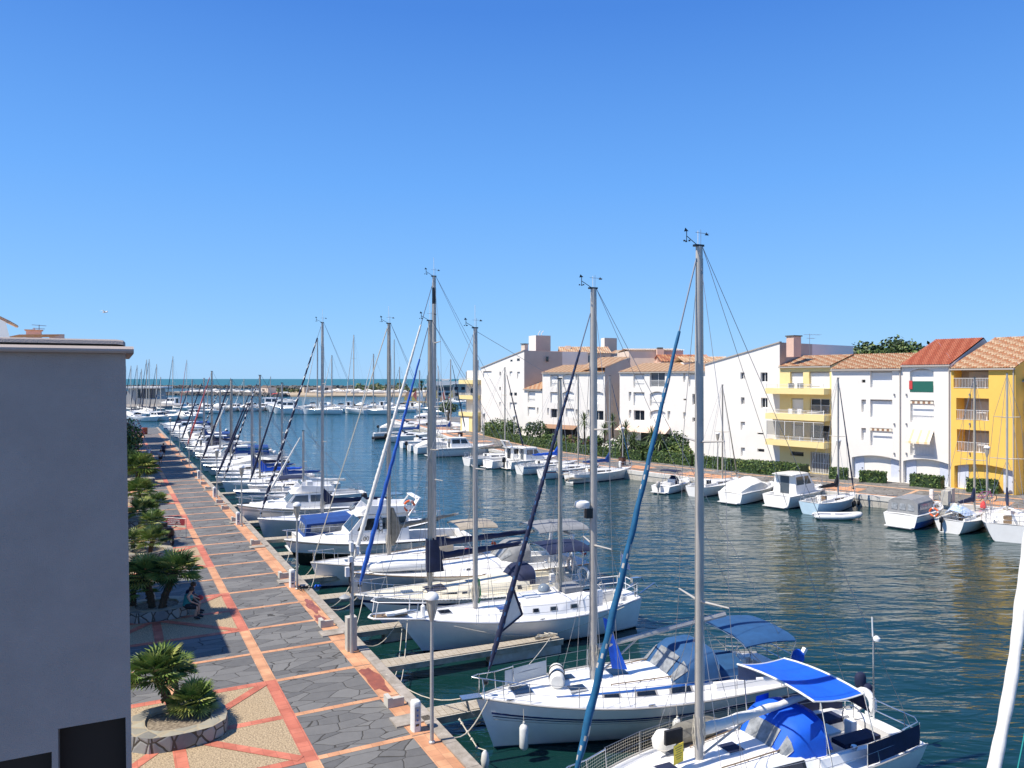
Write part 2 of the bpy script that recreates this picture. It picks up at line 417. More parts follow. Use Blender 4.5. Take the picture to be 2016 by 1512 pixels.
def arch(x, w, z0, h, n=10, p=.55, lean=0.):
    out = []
    for k in range(n+1):
        a = pi*k/n; c, s_ = cos(a), sin(a)
        out.append(Vector((x+lean*abs(s_)**p, w*(abs(c)**p)*(1 if c > 0 else -1), z0+h*abs(s_)**p)))
    return out
def sprayhood(root, H, x0, x1, w, z, h, m, win=vinyl, windows=True, fw=.75):
    """folding spray hood: open aft at x0, sloping windscreen forward at x1"""
    A = arch(x0, w, z, h); Bm = arch(x0+(x1-x0)*.45, w*.97, z, h*.97); C = arch(x0+(x1-x0)*.62, w*.93, z, h*.8); Dn = arch(x1, w*fw, z, .03)
    mb = MB(m).sh(True); mb.loft([A, Bm, C, Dn]); th = MB(m)
    o = mb.build('spray_hood', root)
    if windows:
        for k0, k1 in ((1, 3), (4, 6), (7, 9)):
            mb = MB(win); q = []
            for r_, t in ((C, .12), (Dn, .0)): pass
            up = [C[k].lerp(Dn[k], .08)+Vector((.02, 0, .02)) for k in range(k0, k1+1)]; dn = [C[k].lerp(Dn[k], .86)+Vector((.02, 0, .02)) for k in range(k0, k1+1)]
            mb.loft([up, dn]); mb.build('hood_window', o)
    MB(steel).tube([p+Vector((-.01, 0, -.015)) for p in A], .014, 5).build('hood_frame', o)
    return o
def bimini(root, x0, x1, w, z, h, m, legz, legx=None, thick=.03, dome=.06):
    rings = []
    for i in range(6):
        t = i/5; x = x0+(x1-x0)*t; s_ = dome*sin(pi*t)
        rings.append([Vector((x, w*cos(pi*k/8), z+s_+h*sin(pi*k/8)**.8)) for k in range(9)])
    mb = MB(m).sh(True); mb.loft(rings); mb.loft([[p-Vector((0, 0, thick)) for p in r] for r in rings[::-1]])
    o = mb.build('bimini_top', root)
    mb = MB(steel); lx = legx if legx is not None else (x0+x1)/2
    for r_ in (rings[0], rings[-1], rings[2]):
        for s in (0, -1): mb.tube([r_[s], (lx, (1 if s == 0 else -1)*w*.98, legz)], .013, 5)
        mb.tube([p-Vector((0, 0, .035)) for p in r_], .013, 5)
    mb.build('bimini_frame', root); return o
def horseshoe(root, c, m=None, rz=0., R=.27, r=.07):
    c = Vector(c); M = Matrix.Rotation(rz, 3, 'Z'); mb = MB(m or orangep).sh(True)
    mb.tube([c+M@Vector((0, R*sin(a), -R*cos(a)*1.05)) for a in [radians(x) for x in range(25, 336, 22)]], r, 7); mb.build('lifebuoy', root)
def ring_buoy(root, c, m=None, rz=0., R=.28, r=.07):
    c = Vector(c); M = Matrix.Rotation(rz, 3, 'Z'); mb = MB(m or orangep).sh(True)
    pts = [c+M@Vector((0, R*sin(a), R*cos(a))) for a in [2*pi*k/16 for k in range(17)]]
    mb.m(plast); wi = mb.cur; mb.m(m or orangep); mb.tube(pts, r, 8, matfn=lambda i, k: wi if i % 4 == 0 else 0); mb.build('lifebuoy', root)
def wheel(root, x, y, z, R=.4):
    mb = MB(steel).sh(True); mb.tube([(x, y+R*sin(a), z+R*cos(a)) for a in [2*pi*k/18 for k in range(19)]], .018, 5)
    for k in range(6): mb.tube([(x, y, z), (x, y+R*sin(k*pi/3), z+R*cos(k*pi/3))], .01, 4)
    mb.build('steering_wheel', root); MB(gel).box((x+.12, y, z-.35), (.2, .24, .75)).build('binnacle', root)
def outboard(root, x, y, z, m=blackp, s=1., tilt=0., leg=True, cover=None):
    M = Matrix.Rotation(tilt, 3, 'Y'); c = Vector((x, y, z))
    mb = MB(cover or m).sh(True); rings = []
    for zz, lx, ly in ((-.02, .16, .12), (.06, .2, .15), (.28, .21, .15), (.4, .17, .12), (.45, .09, .06)):
        rings.append([c+M@Vector((s*(-.08+lx*cos(2*pi*k/10)), s*ly*sin(2*pi*k/10), s*zz)) for k in range(10)])
    mb.loft(rings, closed=True, cap=True)
    if leg:
        mb.m(m).sh(False); mb.box(c+M@Vector((-.06*s, 0, -.35*s)), (.13*s, .09*s, .7*s), M=M); mb.box(c+M@Vector((-.1*s, 0, -.62*s)), (.3*s, .2*s, .02), M=M)
    mb.build('outboard_motor', root)
def mooring(root, pts_local, r=.018, sag=.35):
    a, b = Vector(pts_local[0]), Vector(pts_local[1])
    MB(rope).sh(True).tube([a.lerp(b, i/10)+Vector((0, 0, -sag*sin(pi*i/10))) for i in range(11)], r, 5).build('mooring_line', root)
def locframe(root):
    R = Matrix.Rotation(root.rotation_euler.z, 3, 'Z').transposed(); l = root.location.copy()
    return lambda p: R @ (Vector(p)-l)
def place_bow(bow, f, L):             # stern-centre position and z-rotation for a boat whose stem is at bow and whose forward direction is f
    f = Vector((f[0], f[1], 0)).normalized(); return Vector((bow[0]-f.x*L, bow[1]-f.y*L, WZ)), math.atan2(f.y, f.x)

def sloop(label, loc, rz, L=8.5, B=2.8, fb=(1.15, .95, .95), J=3., ztop=10., hullm=gel, stripe=None, bt=boot, deck=deckm, furlm=cnavy, furlm2=None, furlr=.11, boomc=cnavy, boomL=None, hood=None, bim=None, lod=1, group=None, mastm=None, motor=None, sternw=.7, wind=True, spread=2, mizzen=None, name='sailboat', frac=.3, cat='sailboat', cover=None, roofm=None, backs=2, boomz=None, furl_lo=.04, mr=None, turns=14, rail=True, bstripe=None):
    root = empty(name, loc, rz, label, cat, group)
    H = Hull(L, B, fb, sternw=sternw)
    nn = 22 if lod == 0 else 12
    H.build(root, hullm, stripe, bt, n=nn)
    wx0 = .35; wx1 = L*.32
    H.deck(root, deck, well=(wx0, wx1, B*.26, fb[1]-.42), wm=gel2, n=nn)
    mx = L-J; rx0 = wx1+.02; rx1 = min(L-J+1.6, L*.84)
    hr = .42 if L > 7 else .36
    top, sp = trunk(root, H, rx0, rx1, B*.33, B*.15, hr, .05, roofm or gel, n=10 if lod == 0 else 6)
    if lod <= 1:
        side_window(root, sp, rx0+(rx1-rx0)*.08, rx0+(rx1-rx0)*.34, .35, .8)
        side_window(root, sp, rx0+(rx1-rx0)*.38, rx0+(rx1-rx0)*.55, .35, .78)
        hatch(root, rx1-.35, 0, top(rx1-.35)-.03, .5, .5); 
        if rail: bowrail(root, H, L*.84, fwd=.05); sternrail(root, H, .9)
        lifelines(root, H, [.9, L*.3, L*.5, L*.68, L*.84])
        tr = MB(steel if not bstripe else bstripe)
        for s in (1, -1): tr.tube([(x, s*(H.hb(x)+.005), H.sh(x)+.015) for x in [L*i/14 for i in range(15)]], .018, 5)
        tr.build('toe_rail', root)
        c = MB(gel2)
        for s in (1, -1): c.beam((wx0+.3, s*B*.29, fb[1]+.08), (wx1, s*B*.29, fb[1]+.12), .14, .2)
        c.build('cockpit_coaming', root)
        MB(teak).tube([(.5, 0, fb[1]+.2), (1.4, .08, fb[1]+.35)], .02, 5).build('tiller', root)
        MB(teak if random.random() < .5 else glassd).box((rx0-.012, 0, fb[1]+.1), (.02, .5, .6)).build('companionway', root)
    zb = top(mx) if mx < rx1 else H.sh(mx)
    zt = ztop-WZ
    mast_rig(root, H, mx, zb-.04, zt, r=mr or (.075 if lod < 2 else .085), m=mastm, spread=((.5, B*.3),) if spread == 1 else ((.38, B*.34), (.68, B*.26)), lod=lod, backs=backs)
    if furlm: furl(root, (L-.12, 0, H.sh(L)+.05), (mx+.1, 0, zt-.25), furlr, furlm, furlm2, lod=max(lod, 1) if lod else 0, frac=frac, turns=turns, lo=furl_lo)
    else: MB(wire).tube([(L-.12, 0, H.sh(L)), (mx+.1, 0, zt-.25)], .012, 4).build('forestay', root)
    if boomL is None: boomL = (mx-.4)*.75
    boom_cover(root, mx, boomz or zb+.75, boomL, m=boomc, stack=.9 if boomc is not cwhite else .4, rise=.05, lod=lod)
    if hood: sprayhood(root, H, rx0-.25, rx0+.75, B*.3, top(rx0)-.08, .5, hood)
    if bim: bimini(root, .3, rx0-.2, B*.38, top(rx0)+1.2, .25, bim, fb[2]+.5)
    if motor: outboard(root, -.18, B*.15, fb[2]-.15, m=motor, s=.9)
    if cover:   # canvas tent over the boom and cabin
        z = top(mx-1)+1.0; mb = MB(cover).sh(True); xs = [.8, 1.6, mx*.55, mx-.2]
        mb.loft([[(x, H.hb(x)*.8, H.sh(x)+.45), (x, H.hb(x)*.5, z-.35), (x, 0, z+.05*sin(x)), (x, -H.hb(x)*.5, z-.35), (x, -H.hb(x)*.8, H.sh(x)+.45)] for x in xs]); mb.build('deck_cover', root)
    root['_x'] = 0; del root['_x']
    return root, H

def cruiser(label, loc, rz, L=8., B=2.9, fb=(1.3, 1.05, .95), style='cabin', hullm=gel, stripe=None, band=None, bt=bootk, group=None, lod=1, canvas=None, motor=None, name='motorboat', cat='motorboat', glass=glassd, cab=(.32, .66), ch=1.25, cw=.38, deck=deckm, twin=False, fly=False, arch_=False, band2=None, open_aft=True, colcab=None):
    """motor boat; styles: cabin (hardtop wheelhouse), sport (low swept cabin and windscreen), open (console), covered (canvas tent)"""
    root = empty(name, loc, rz, label, cat, group)
    H = Hull(L, B, fb, sternw=.88, full=2.7, rake=.7, mo=True); nn = 16 if lod == 0 else 10
    H.build(root, hullm, stripe, bt, n=nn, band=band, band2=band2)
    x0, x1 = L*cab[0], L*cab[1]
    H.deck(root, deck, well=(.35, x0 if style != 'open' else L*.72, B*.36, .35), wm=gel2, n=nn)
    cm = colcab or gel
    fore = None
    if style in ('cabin', 'sport', 'covered'):
        top, sp = trunk(root, H, x1-.1, L*.9, B*.36, B*.1, .34, .03, cm, name='foredeck', n=6)
        if lod < 2: hatch(root, x1+(L*.9-x1)*.45, 0, top(x1+(L*.9-x1)*.45)-.03, .5, .5)
    if style == 'cabin':
        zb = fb[1]-.1; prof = [(x0, zb), (x0+.02, zb+ch), (x1-.35*ch, zb+ch), (x1+.15*ch, zb+ch*.42), (x1+.35, zb)]
        W0, W1 = B*cw, B*cw*.84; wz = lambda z: W0+(W1-W0)*clamp((z-zb)/ch)
        mb = MB(cm)
        for i in range(1, 4): (xa, za), (xb, zb_) = prof[i], prof[i+1]; mb.quad((xa, wz(za), za), (xb, wz(zb_), zb_), (xb, -wz(zb_), zb_), (xa, -wz(za), za))
        for s in (1, -1): mb.poly([(x, s*wz(z), z) for x, z in (prof if s < 0 else prof[::-1])])
        mb.quad((x0, W0, zb), (x0+.02, W1, zb+ch), (x0+.02, -W1, zb+ch), (x0, -W0, zb)); mb.build('cabin', root)
        mb = MB(cm).sh(True); zt = zb+ch
        mb.loft([[(x0-.45, W1*1.02*c, zt+.03+.04*sqrt(max(0, 1-c*c))) for c in (-1, -.6, 0, .6, 1)], [(x0+.3, W1*1.06*c, zt+.06+.06*sqrt(max(0, 1-c*c))) for c in (-1, -.6, 0, .6, 1)], [(x1-.3*ch, W1*1.05*c, zt+.04+.06*sqrt(max(0, 1-c*c))) for c in (-1, -.6, 0, .6, 1)], [(x1-.12*ch, W1*.9*c, zt-.02) for c in (-1, -.6, 0, .6, 1)]])
        mb.sh(False); mb.box(((x0-.45+x1-.3*ch)/2, 0, zt+.005), (x1-.3*ch-x0+.45, W1*2.02, .05)); mb.build('hardtop', root)
        a0, a1 = prof[2], prof[3]; P_ = lambda q, t: (a0[0]+(a1[0]-a0[0])*t+.012, q*wz(a0[1]+(a1[1]-a0[1])*t)*.9, a0[1]+(a1[1]-a0[1])*t+.012)
        for q0, q1 in ((-1, -.36), (-.3, .3), (.36, 1)): MB(glass).quad(P_(q0, .12), P_(q1, .12), P_(q1, .92), P_(q0, .92)).build('windscreen', root)
        for s in (1, -1):
            z1, z2 = zb+ch*.5, zb+ch*.9; o = .012
            n_w = 2; xs = [x0+.15, x0+(x1-x0)*.48, x0+(x1-x0)*.54, x1-.2*ch]
            for k in range(2):
                xa, xb = xs[2*k], xs[2*k+1]; xt = xb if k == 0 else x1-.38*ch
                MB(glass).poly([(xa, s*(wz(z1)+o), z1), (xb+(0 if k == 0 else .1), s*(wz(z1)+o), z1), (xt, s*(wz(z2)+o), z2), (xa, s*(wz(z2)+o), z2)][::s]).build('side_window', root)
        MB(glass).box((x0-.012, 0, zb+ch*.5), (.02, B*.28, ch*.85)).build('cabin_door', root)
        ztop = zt+.1
    elif style == 'sport':
        zb = fb[1]; rings = []
        for x, wq, h in ((x0, cw, .5), (x0+(x1-x0)*.5, cw, .52), (x1-.1, cw*.9, .4), (x1+.5, cw*.6, .08)):
            W_ = B*wq; rings.append([(x, W_, H.sh(x)), (x-.05, W_*.86, H.sh(x)+h*.85), (x-.05, W_*.5, H.sh(x)+h), (x-.05, 0, H.sh(x)+h*1.05), (x-.05, -W_*.5, H.sh(x)+h), (x-.05, -W_*.86, H.sh(x)+h*.85), (x, -W_, H.sh(x))])
        MB(cm).sh(True).loft(rings, cap=True).build('cabin', root)
        z0 = H.sh(x0)+.48; mb = MB(glass).sh(True)
        A = arch(x0+.25, B*cw*.92, z0-.1, .55, p=.5); Bq = arch(x0+1.0, B*cw*.8, z0+.02, .03, p=.5)
        mb.loft([[A[k] for k in range(11)], [Bq[k] for k in range(11)]]); mb.build('windscreen', root)
        MB(steel).tube(A, .018, 5).build('windscreen_frame', root)
        ztop = z0+.6
        for s in (1, -1): MB(glass).poly([(x0+.6, s*(B*cw*.985), H.sh(x0)+.14), (x1-.4, s*(B*cw*.955), H.sh(x0)+.14), (x1-.7, s*(B*cw*.9), H.sh(x0)+.34), (x0+.7, s*(B*cw*.93), H.sh(x0)+.34)]).build('side_window', root)
    elif style == 'open':
        MB(cm).box((L*.42, 0, .75), (.6, .7, .85)).build('console', root); MB(glass).box((L*.42+.22, 0, 1.32), (.02, .6, .35), M=Matrix.Rotation(-.4, 3, 'Y')).build('windscreen', root)
        MB(gel2).box((L*.25, 0, .62), (.5, .9, .55)).build('helm_seat', root); ztop = 1.4
    else:
        z0 = fb[1]; rings = []
        for x, wq, h in ((.15, .40, .25), (L*.22, .45, .85), (L*.45, .44, 1.05), (L*.6, .38, .55), (L*.74, .26, .12)):
            W_ = B*wq; rings.append([(x, W_, H.sh(x)), (x, W_*.92, H.sh(x)+h*.6), (x, W_*.5, H.sh(x)+h*.93), (x, 0, H.sh(x)+h), (x, -W_*.5, H.sh(x)+h*.93), (x, -W_*.92, H.sh(x)+h*.6), (x, -W_, H.sh(x))])
        MB(canvas or cwhite).sh(True).loft(rings, cap=True).build('boat_cover', root); ztop = 2
    if canvas and style in ('cabin', 'sport', 'open'):
        zt = ztop-.05 if style != 'open' else 2.1
        if style == 'open': bimini(root, L*.2, L*.52, B*.38, 2.0, .15, canvas, fb[1])
        else:
            W_ = B*.4; A0 = [(.35, W_, fb[2]), (.5, W_*.95, zt-.25), (.5, W_*.6, zt), (.5, -W_*.6, zt), (.5, -W_*.95, zt-.25), (.35, -W_, fb[2])]
            A1 = [(x0+.1, W_, H.sh(x0)), (x0+.1, W_*.93, zt-.2), (x0+.1, W_*.6, zt+.05), (x0+.1, -W_*.6, zt+.05), (x0+.1, -W_*.93, zt-.2), (x0+.1, -W_, H.sh(x0))]
            o = MB(canvas).loft([A0, A1]).poly(A0).build('canopy', root)
            for s in (1, -1): MB(vinyl).quad((.7, s*(W_+.01), fb[2]+.35), (x0-.2, s*(W_+.01), fb[2]+.35), (x0-.25, s*(W_*.97+.01), zt-.35), (.75, s*(W_*.97+.01), zt-.35)).build('canopy_window', o)
            for y in (-.55, 0, .55): MB(vinyl).quad((.36, W_*(y-.2), fb[2]+.3), (.36, W_*(y+.2), fb[2]+.3), (.46, W_*(y+.2)*.95, zt-.35), (.46, W_*(y-.2)*.95, zt-.35)).build('canopy_window', o)
    if fly:
        z = ztop; rings = []
        for x, wq, h in ((x0-.3, .36, .38), (x0+.8, .37, .4), (x1-.9, .33, .5), (x1-.5, .27, .12)):
            W_ = B*wq; rings.append([(x, W_*.96, z-.02), (x, W_, z+h), (x, W_*.9, z+h), (x, W_*.85, z+.12), (x, -W_*.85, z+.12), (x, -W_*.9, z+h), (x, -W_, z+h), (x, -W_*.96, z-.02)])
        MB(cm).loft(rings, cap=True).build('flybridge', root); MB(gel2).box((x0+1.4, .3, z+.45), (.4, .9, .5)).build('helm_seat', root)
        MB(glassg).box((x1-.9, 0, z+.62), (.02, B*.55, .22), M=Matrix.Rotation(-.5, 3, 'Y')).build('flybridge_screen', root)
    if arch_:
        z = ztop+.2; mb = MB(cm).sh(False)
        for s in (1, -1): mb.beam((x0+.1, s*B*.36, z-.4), (x0-.6, s*B*.3, z+.55), .3, .07)
        mb.beam((x0-.6, B*.32, z+.55), (x0-.6, -B*.32, z+.55), .3, .07); mb.build('radar_arch', root)
    if lod <= 1:
        bowrail(root, H, L*.5, h=.5, fwd=.1)
        tr = MB(rubber if lod == 0 else steel)
        for s in (1, -1): tr.tube([(x, s*(H.hb(x)+.012), H.sh(x)-.05) for x in [L*i/12 for i in range(13)]], .03, 5)
        tr.build('rubbing_strake', root)
        MB(gel2).box((-.22, 0, .16), (.5, B*.7, .06)).build('swim_platform', root)
        if style != 'covered': MB(gel2).box((.7, 0, .55), (.45, B*.6, .4)).build('bench_seat', root)
    if motor: outboard(root, -.3, 0 if not twin else .35, fb[2]-.05, m=motor, s=1.25)
    if motor and twin: outboard(root, -.3, -.35, fb[2]-.05, m=motor, s=1.25)
    return root, H
def dinghy(label, loc, rz, L=3., W=1.4, m=whiterub, name='inflatable_dinghy', flip=False, group=None, tilt=0., stripe=navy):
    root = empty(name, loc, rz, label, 'dinghy', group); root.rotation_euler = (pi+tilt if flip else 0, 0, rz)
    y = W/2-.2; mb = MB(m).sh(True); mb.m(stripe); si = mb.cur; mb.m(m)
    pts = [(0, y, .25), (.35, y, .25), (L*.55, y, .27), (L*.78, y*.8, .32), (L*.93, y*.38, .4), (L*.97, 0, .43), (L*.93, -y*.38, .4), (L*.78, -y*.8, .32), (L*.55, -y, .27), (.35, -y, .25), (0, -y, .25)]
    mb.tube(pts, [.1]+[.2]*9+[.1], 10, matfn=lambda i, k: si if k in (4,) else 0); mb.build('tube', root)
    z = .12; MB(m).loft([[(.1, y, z), (.1, -y, z)], [(L*.55, y, z), (L*.55, -y, z)], [(L*.8, y*.7, z+.05), (L*.8, -y*.7, z+.05)], [(L*.93, .1, z+.2), (L*.93, -.1, z+.2)]]).build('floor', root)
    MB(m).box((.15, 0, .3), (.06, y*2, .34)).build('transom', root); MB(gel2).box((L*.42, 0, .36), (.25, y*2, .04)).build('thwart', root)
    return root
# ================================================================ THE SETTING
def nodes(m): return m.node_tree.nodes, m.node_tree.links, m.node_tree.nodes['Principled BSDF']
def pavingmat(name, ca, cb, joint, sc, jw=.02, rough=.75, bump=.35, coords='Object', nv=.6):
    m = mat(name, ca, rough); n, l, b = nodes(m)
    tc = n.new('ShaderNodeTexCoord'); mp = n.new('ShaderNodeMapping'); mp.inputs['Scale'].default_value = sc; l.new(tc.outputs[coords], mp.inputs[0])
    wz = n.new('ShaderNodeTexNoise'); wz.inputs['Scale'].default_value = .9; wz.inputs['Detail'].default_value = 2; l.new(mp.outputs[0], wz.inputs['Vector'])
    mx = n.new('ShaderNodeMixRGB'); mx.inputs[0].default_value = .16; l.new(mp.outputs[0], mx.inputs[1]); l.new(wz.outputs['Color'], mx.inputs[2])
    vo = n.new('ShaderNodeTexVoronoi'); vo.inputs['Scale'].default_value = 1; l.new(mx.outputs[0], vo.inputs['Vector'])
    ve = n.new('ShaderNodeTexVoronoi'); ve.feature = 'DISTANCE_TO_EDGE'; ve.inputs['Scale'].default_value = 1; l.new(mx.outputs[0], ve.inputs['Vector'])
    bw = n.new('ShaderNodeSeparateColor'); l.new(vo.outputs['Color'], bw.inputs[0])
    nz = n.new('ShaderNodeTexNoise'); nz.inputs['Scale'].default_value = 3.; nz.inputs['Detail'].default_value = 7; nz.inputs['Roughness'].default_value = .7; l.new(tc.outputs[coords], nz.inputs['Vector'])
    ad = n.new('ShaderNodeMath'); ad.operation = 'MULTIPLY_ADD'; l.new(nz.outputs[0], ad.inputs[0]); ad.inputs[1].default_value = nv
    mu = n.new('ShaderNodeMath'); mu.operation = 'MULTIPLY'; mu.inputs[1].default_value = .55; l.new(bw.outputs[0], mu.inputs[0]); l.new(mu.outputs[0], ad.inputs[2])
    cr = ramp(n, [(.2, ca), (.85, cb)]); l.new(ad.outputs[0], cr.inputs[0])
    jr = n.new('ShaderNodeMath'); jr.operation = 'GREATER_THAN'; jr.inputs[1].default_value = jw; l.new(ve.outputs['Distance'], jr.inputs[0])
    mm = n.new('ShaderNodeMixRGB'); mm.inputs[1].default_value = (*joint, 1); l.new(jr.outputs[0], mm.inputs[0]); l.new(cr.outputs[0], mm.inputs[2]); l.new(mm.outputs[0], b.inputs['Base Color'])
    sm = n.new('ShaderNodeMapRange'); sm.inputs['From Max'].default_value = jw*2.5; l.new(ve.outputs['Distance'], sm.inputs[0])
    a2 = n.new('ShaderNodeMath'); a2.operation = 'MULTIPLY_ADD'; a2.inputs[1].default_value = .35; l.new(nz.outputs[0], a2.inputs[0]); l.new(sm.outputs[0], a2.inputs[2])
    bp = n.new('ShaderNodeBump'); bp.inputs['Strength'].default_value = bump; bp.inputs['Distance'].default_value = .03; l.new(a2.outputs[0], bp.inputs['Height']); l.new(bp.outputs[0], b.inputs['Normal'])
    return m
def tilemat(name, ca, cb, bw_=.3, bh=.3, grout=None):
    m = mat(name, ca, .7); n, l, b = nodes(m)
    tc = n.new('ShaderNodeTexCoord'); br = n.new('ShaderNodeTexBrick'); br.offset = 0.; br.inputs['Scale'].default_value = 1
    br.inputs['Brick Width'].default_value = bw_; br.inputs['Row Height'].default_value = bh; br.inputs['Mortar Size'].default_value = .006
    br.inputs['Color1'].default_value = (*ca, 1); br.inputs['Color2'].default_value = (*cb, 1); br.inputs['Mortar'].default_value = (*(grout or [x*.6 for x in ca]), 1); l.new(tc.outputs['Object'], br.inputs['Vector'])
    nz = n.new('ShaderNodeTexNoise'); nz.inputs['Scale'].default_value = 1.3; nz.inputs['Detail'].default_value = 6; l.new(tc.outputs['Object'], nz.inputs['Vector'])
    cr = ramp(n, [(.25, (.62, .57, .54)), (.62, (1.0, 1.0, 1.0))]); l.new(nz.outputs[0], cr.inputs[0])
    mm = n.new('ShaderNodeMixRGB'); mm.blend_type = 'MULTIPLY'; mm.inputs[0].default_value = 1; l.new(br.outputs[0], mm.inputs[1]); l.new(cr.outputs[0], mm.inputs[2]); l.new(mm.outputs[0], b.inputs['Base Color'])
    return m
slate = pavingmat('slate_flagstones', (.10, .098, .095), (.185, .18, .168), (.05, .045, .036), (2.5, 1.25, 1), jw=.016)
slatefar = pavingmat('far_flagstones', (.13, .125, .12), (.24, .225, .205), (.08, .07, .06), (1.6, 1.6, 1), jw=.03)
gravel = mat('exposed_gravel', (.2, .145, .085), .85, vs=22, col2=(.54, .41, .25), contrast=(.36, .62), bump=.6, bs=40)
orange = tilemat('orange_tiles', (.72, .38, .2), (.6, .29, .15))
redt = tilemat('red_tiles', (.64, .21, .13), (.52, .15, .09))
paletile = tilemat('pale_orange_tiles', (.72, .45, .28), (.66, .38, .22))
kerbm = mat('kerb_concrete', (.24, .205, .16), .85, vs=2.2, col2=(.44, .39, .33), bump=.5, bs=18)
conc = mat('pale_concrete', (.5, .47, .41), .85, var=.15, vs=3, bump=.3, bs=20)
concd = mat('dark_wet_concrete', (.1, .095, .08), .7, var=.35, vs=2)
stain = mat('rust_stained_tiles', (.3, .085, .035), .35, var=.3, vs=2.5)
FR = math.atan2(U.y, U.x)
def inframe(o): o.location = (O.x, O.y, 0); o.rotation_euler = (0, 0, FR); return o
# quay slab
def slab(name, pts, top=0., bot=-4., mt=None, ms=None, frame=False, label=None):
    mb = MB(mt); mb.poly([(x, y, top) for x, y in pts]); mb.m(ms or concd)
    n = len(pts)
    for i in range(n):
        (a, b), (c, d) = pts[i], pts[(i+1) % n]; mb.quad((a, b, bot), (c, d, bot), (c, d, top), (a, b, top))
    o = mb.build(name); tag(o, None, kind='structure'); 
    return inframe(o) if frame else o
slab('quay', [(-30, 0), (178, 0), (178, 300), (-30, 300)], mt=slate, frame=True)
# kerb
mb = MB(kerbm); s0 = -20
while s0 < 178:
    ln = 1.46; mb.box((s0+ln/2, .15, .015), (ln-.012, .36, .07)); s0 += ln
inframe(tag(mb.build('kerb'), None, kind='structure'))
mb = MB(orange)
def strip(mb, s0, t0, s1, t1, w, z):
    a = Vector((s0, t0, 0)); b = Vector((s1, t1, 0)); d = (b-a).normalized(); n = Vector((-d.y, d.x, 0))*w/2; zz = Vector((0, 0, z))
    return mb.quad(a-n+zz, b-n+zz, b+n+zz, a+n+zz)
def rect(mb, s0, s1, t0, t1, z): return mb.quad((s0, t0, z), (s1, t0, z), (s1, t1, z), (s0, t1, z))
P0, PP = 24.72, 2.92
mo_ = MB(orange); mr_ = MB(redt); mg = MB(gravel); mk = MB(orange)
rng = random.Random(3)
for k in range(-12, 46):
    a = P0+PP*k
    ph = k % 4                                     # 0,1: gravel star panel, 2,3: slate panel (period 4)
    # cross stripe from kerb strip to band
    (mr_ if rng.random() < .0 else mo_).quad(*[(x, y, .005) for x, y in ((a-.11, .95), (a+.11, .95), (a+.11, 3.55), (a-.11, 3.55))])
    if ph in (0, 1): rect(mr_, a+(.11 if ph else -.11), a+PP+(.11 if ph == 1 else .11), 3.55, 3.93, .006)
    else: rect(mo_, a+.11, a+PP-.11 if ph == 3 else a+PP+.11, 3.55, 3.93, .006)
    # kerb strip pieces
    rect(mk, a+.02, a+PP-.02, .34, .95, .005)
    if ph == 0:
        c = a+PP; e0, e1 = a-.11, a+2*PP+.11
        rect(mg, e0+.3, e1-.3, 3.93, 9.2, .004)
        rect(mr_, e0, e0+.3, 3.93, 9.2, .009); rect(mr_, e1-.3, e1, 3.93, 9.2, .009)
        rect(mr_, c-.14, c+.14, 3.94, 9.2, .0085)
        rect(mr_, e0+.31, e1-.31, 6.62, 6.95, .0125)
        for q in (e0+.25, e1-.25):
            strip(mr_, c, 6.75, q, 3.98, .3, .0165 if q < c else .0205); strip(mr_, c, 6.85, q, 9.2, .3, .0165 if q < c else .0205)
    elif ph == 2:
        rect(mo_, a+.32, a+2*PP-.32, 6.62, 6.95, .005)
        rect(mo_, a+PP-.1, a+PP+.1, 3.94, 9.2, .0088)
for m_, nm in ((mo_, 'orange_paving_bands'), (mr_, 'red_paving_bands'), (mg, 'gravel_panels'), (mk, 'quayside_tile_strip')):
    inframe(tag(m_.build(nm), None, kind='structure'))
mb = MB(kerbm)
for k in range(-2, 14):
    s_ = 25.55+k*8.72; mb.box((s_, .62, .02), (.34, 1.1, .06)); mb.box((s_+.36, .66, .015), (.34, 1.0, .05))
inframe(tag(mb.build('quayside_slabs'), None, kind='structure'))
mb = MB(stain)
for s_, l_, t0, t1 in ((29.2, 2.4, .36, .93), (38.4, 2.2, .38, .8), (36.5, 1.1, .5, .9)):
    pts = []
    for k in range(14):
        a = 2*pi*k/14; rr = 1+.25*sin(k*2.1+s_); pts.append((s_+cos(a)*l_/2*rr, clamp((t0+t1)/2+sin(a)*(t1-t0)/2*rr, .36, .94), .0105))
    mb.poly(pts)
inframe(tag(mb.build('rust_stains'), None, kind='structure'))
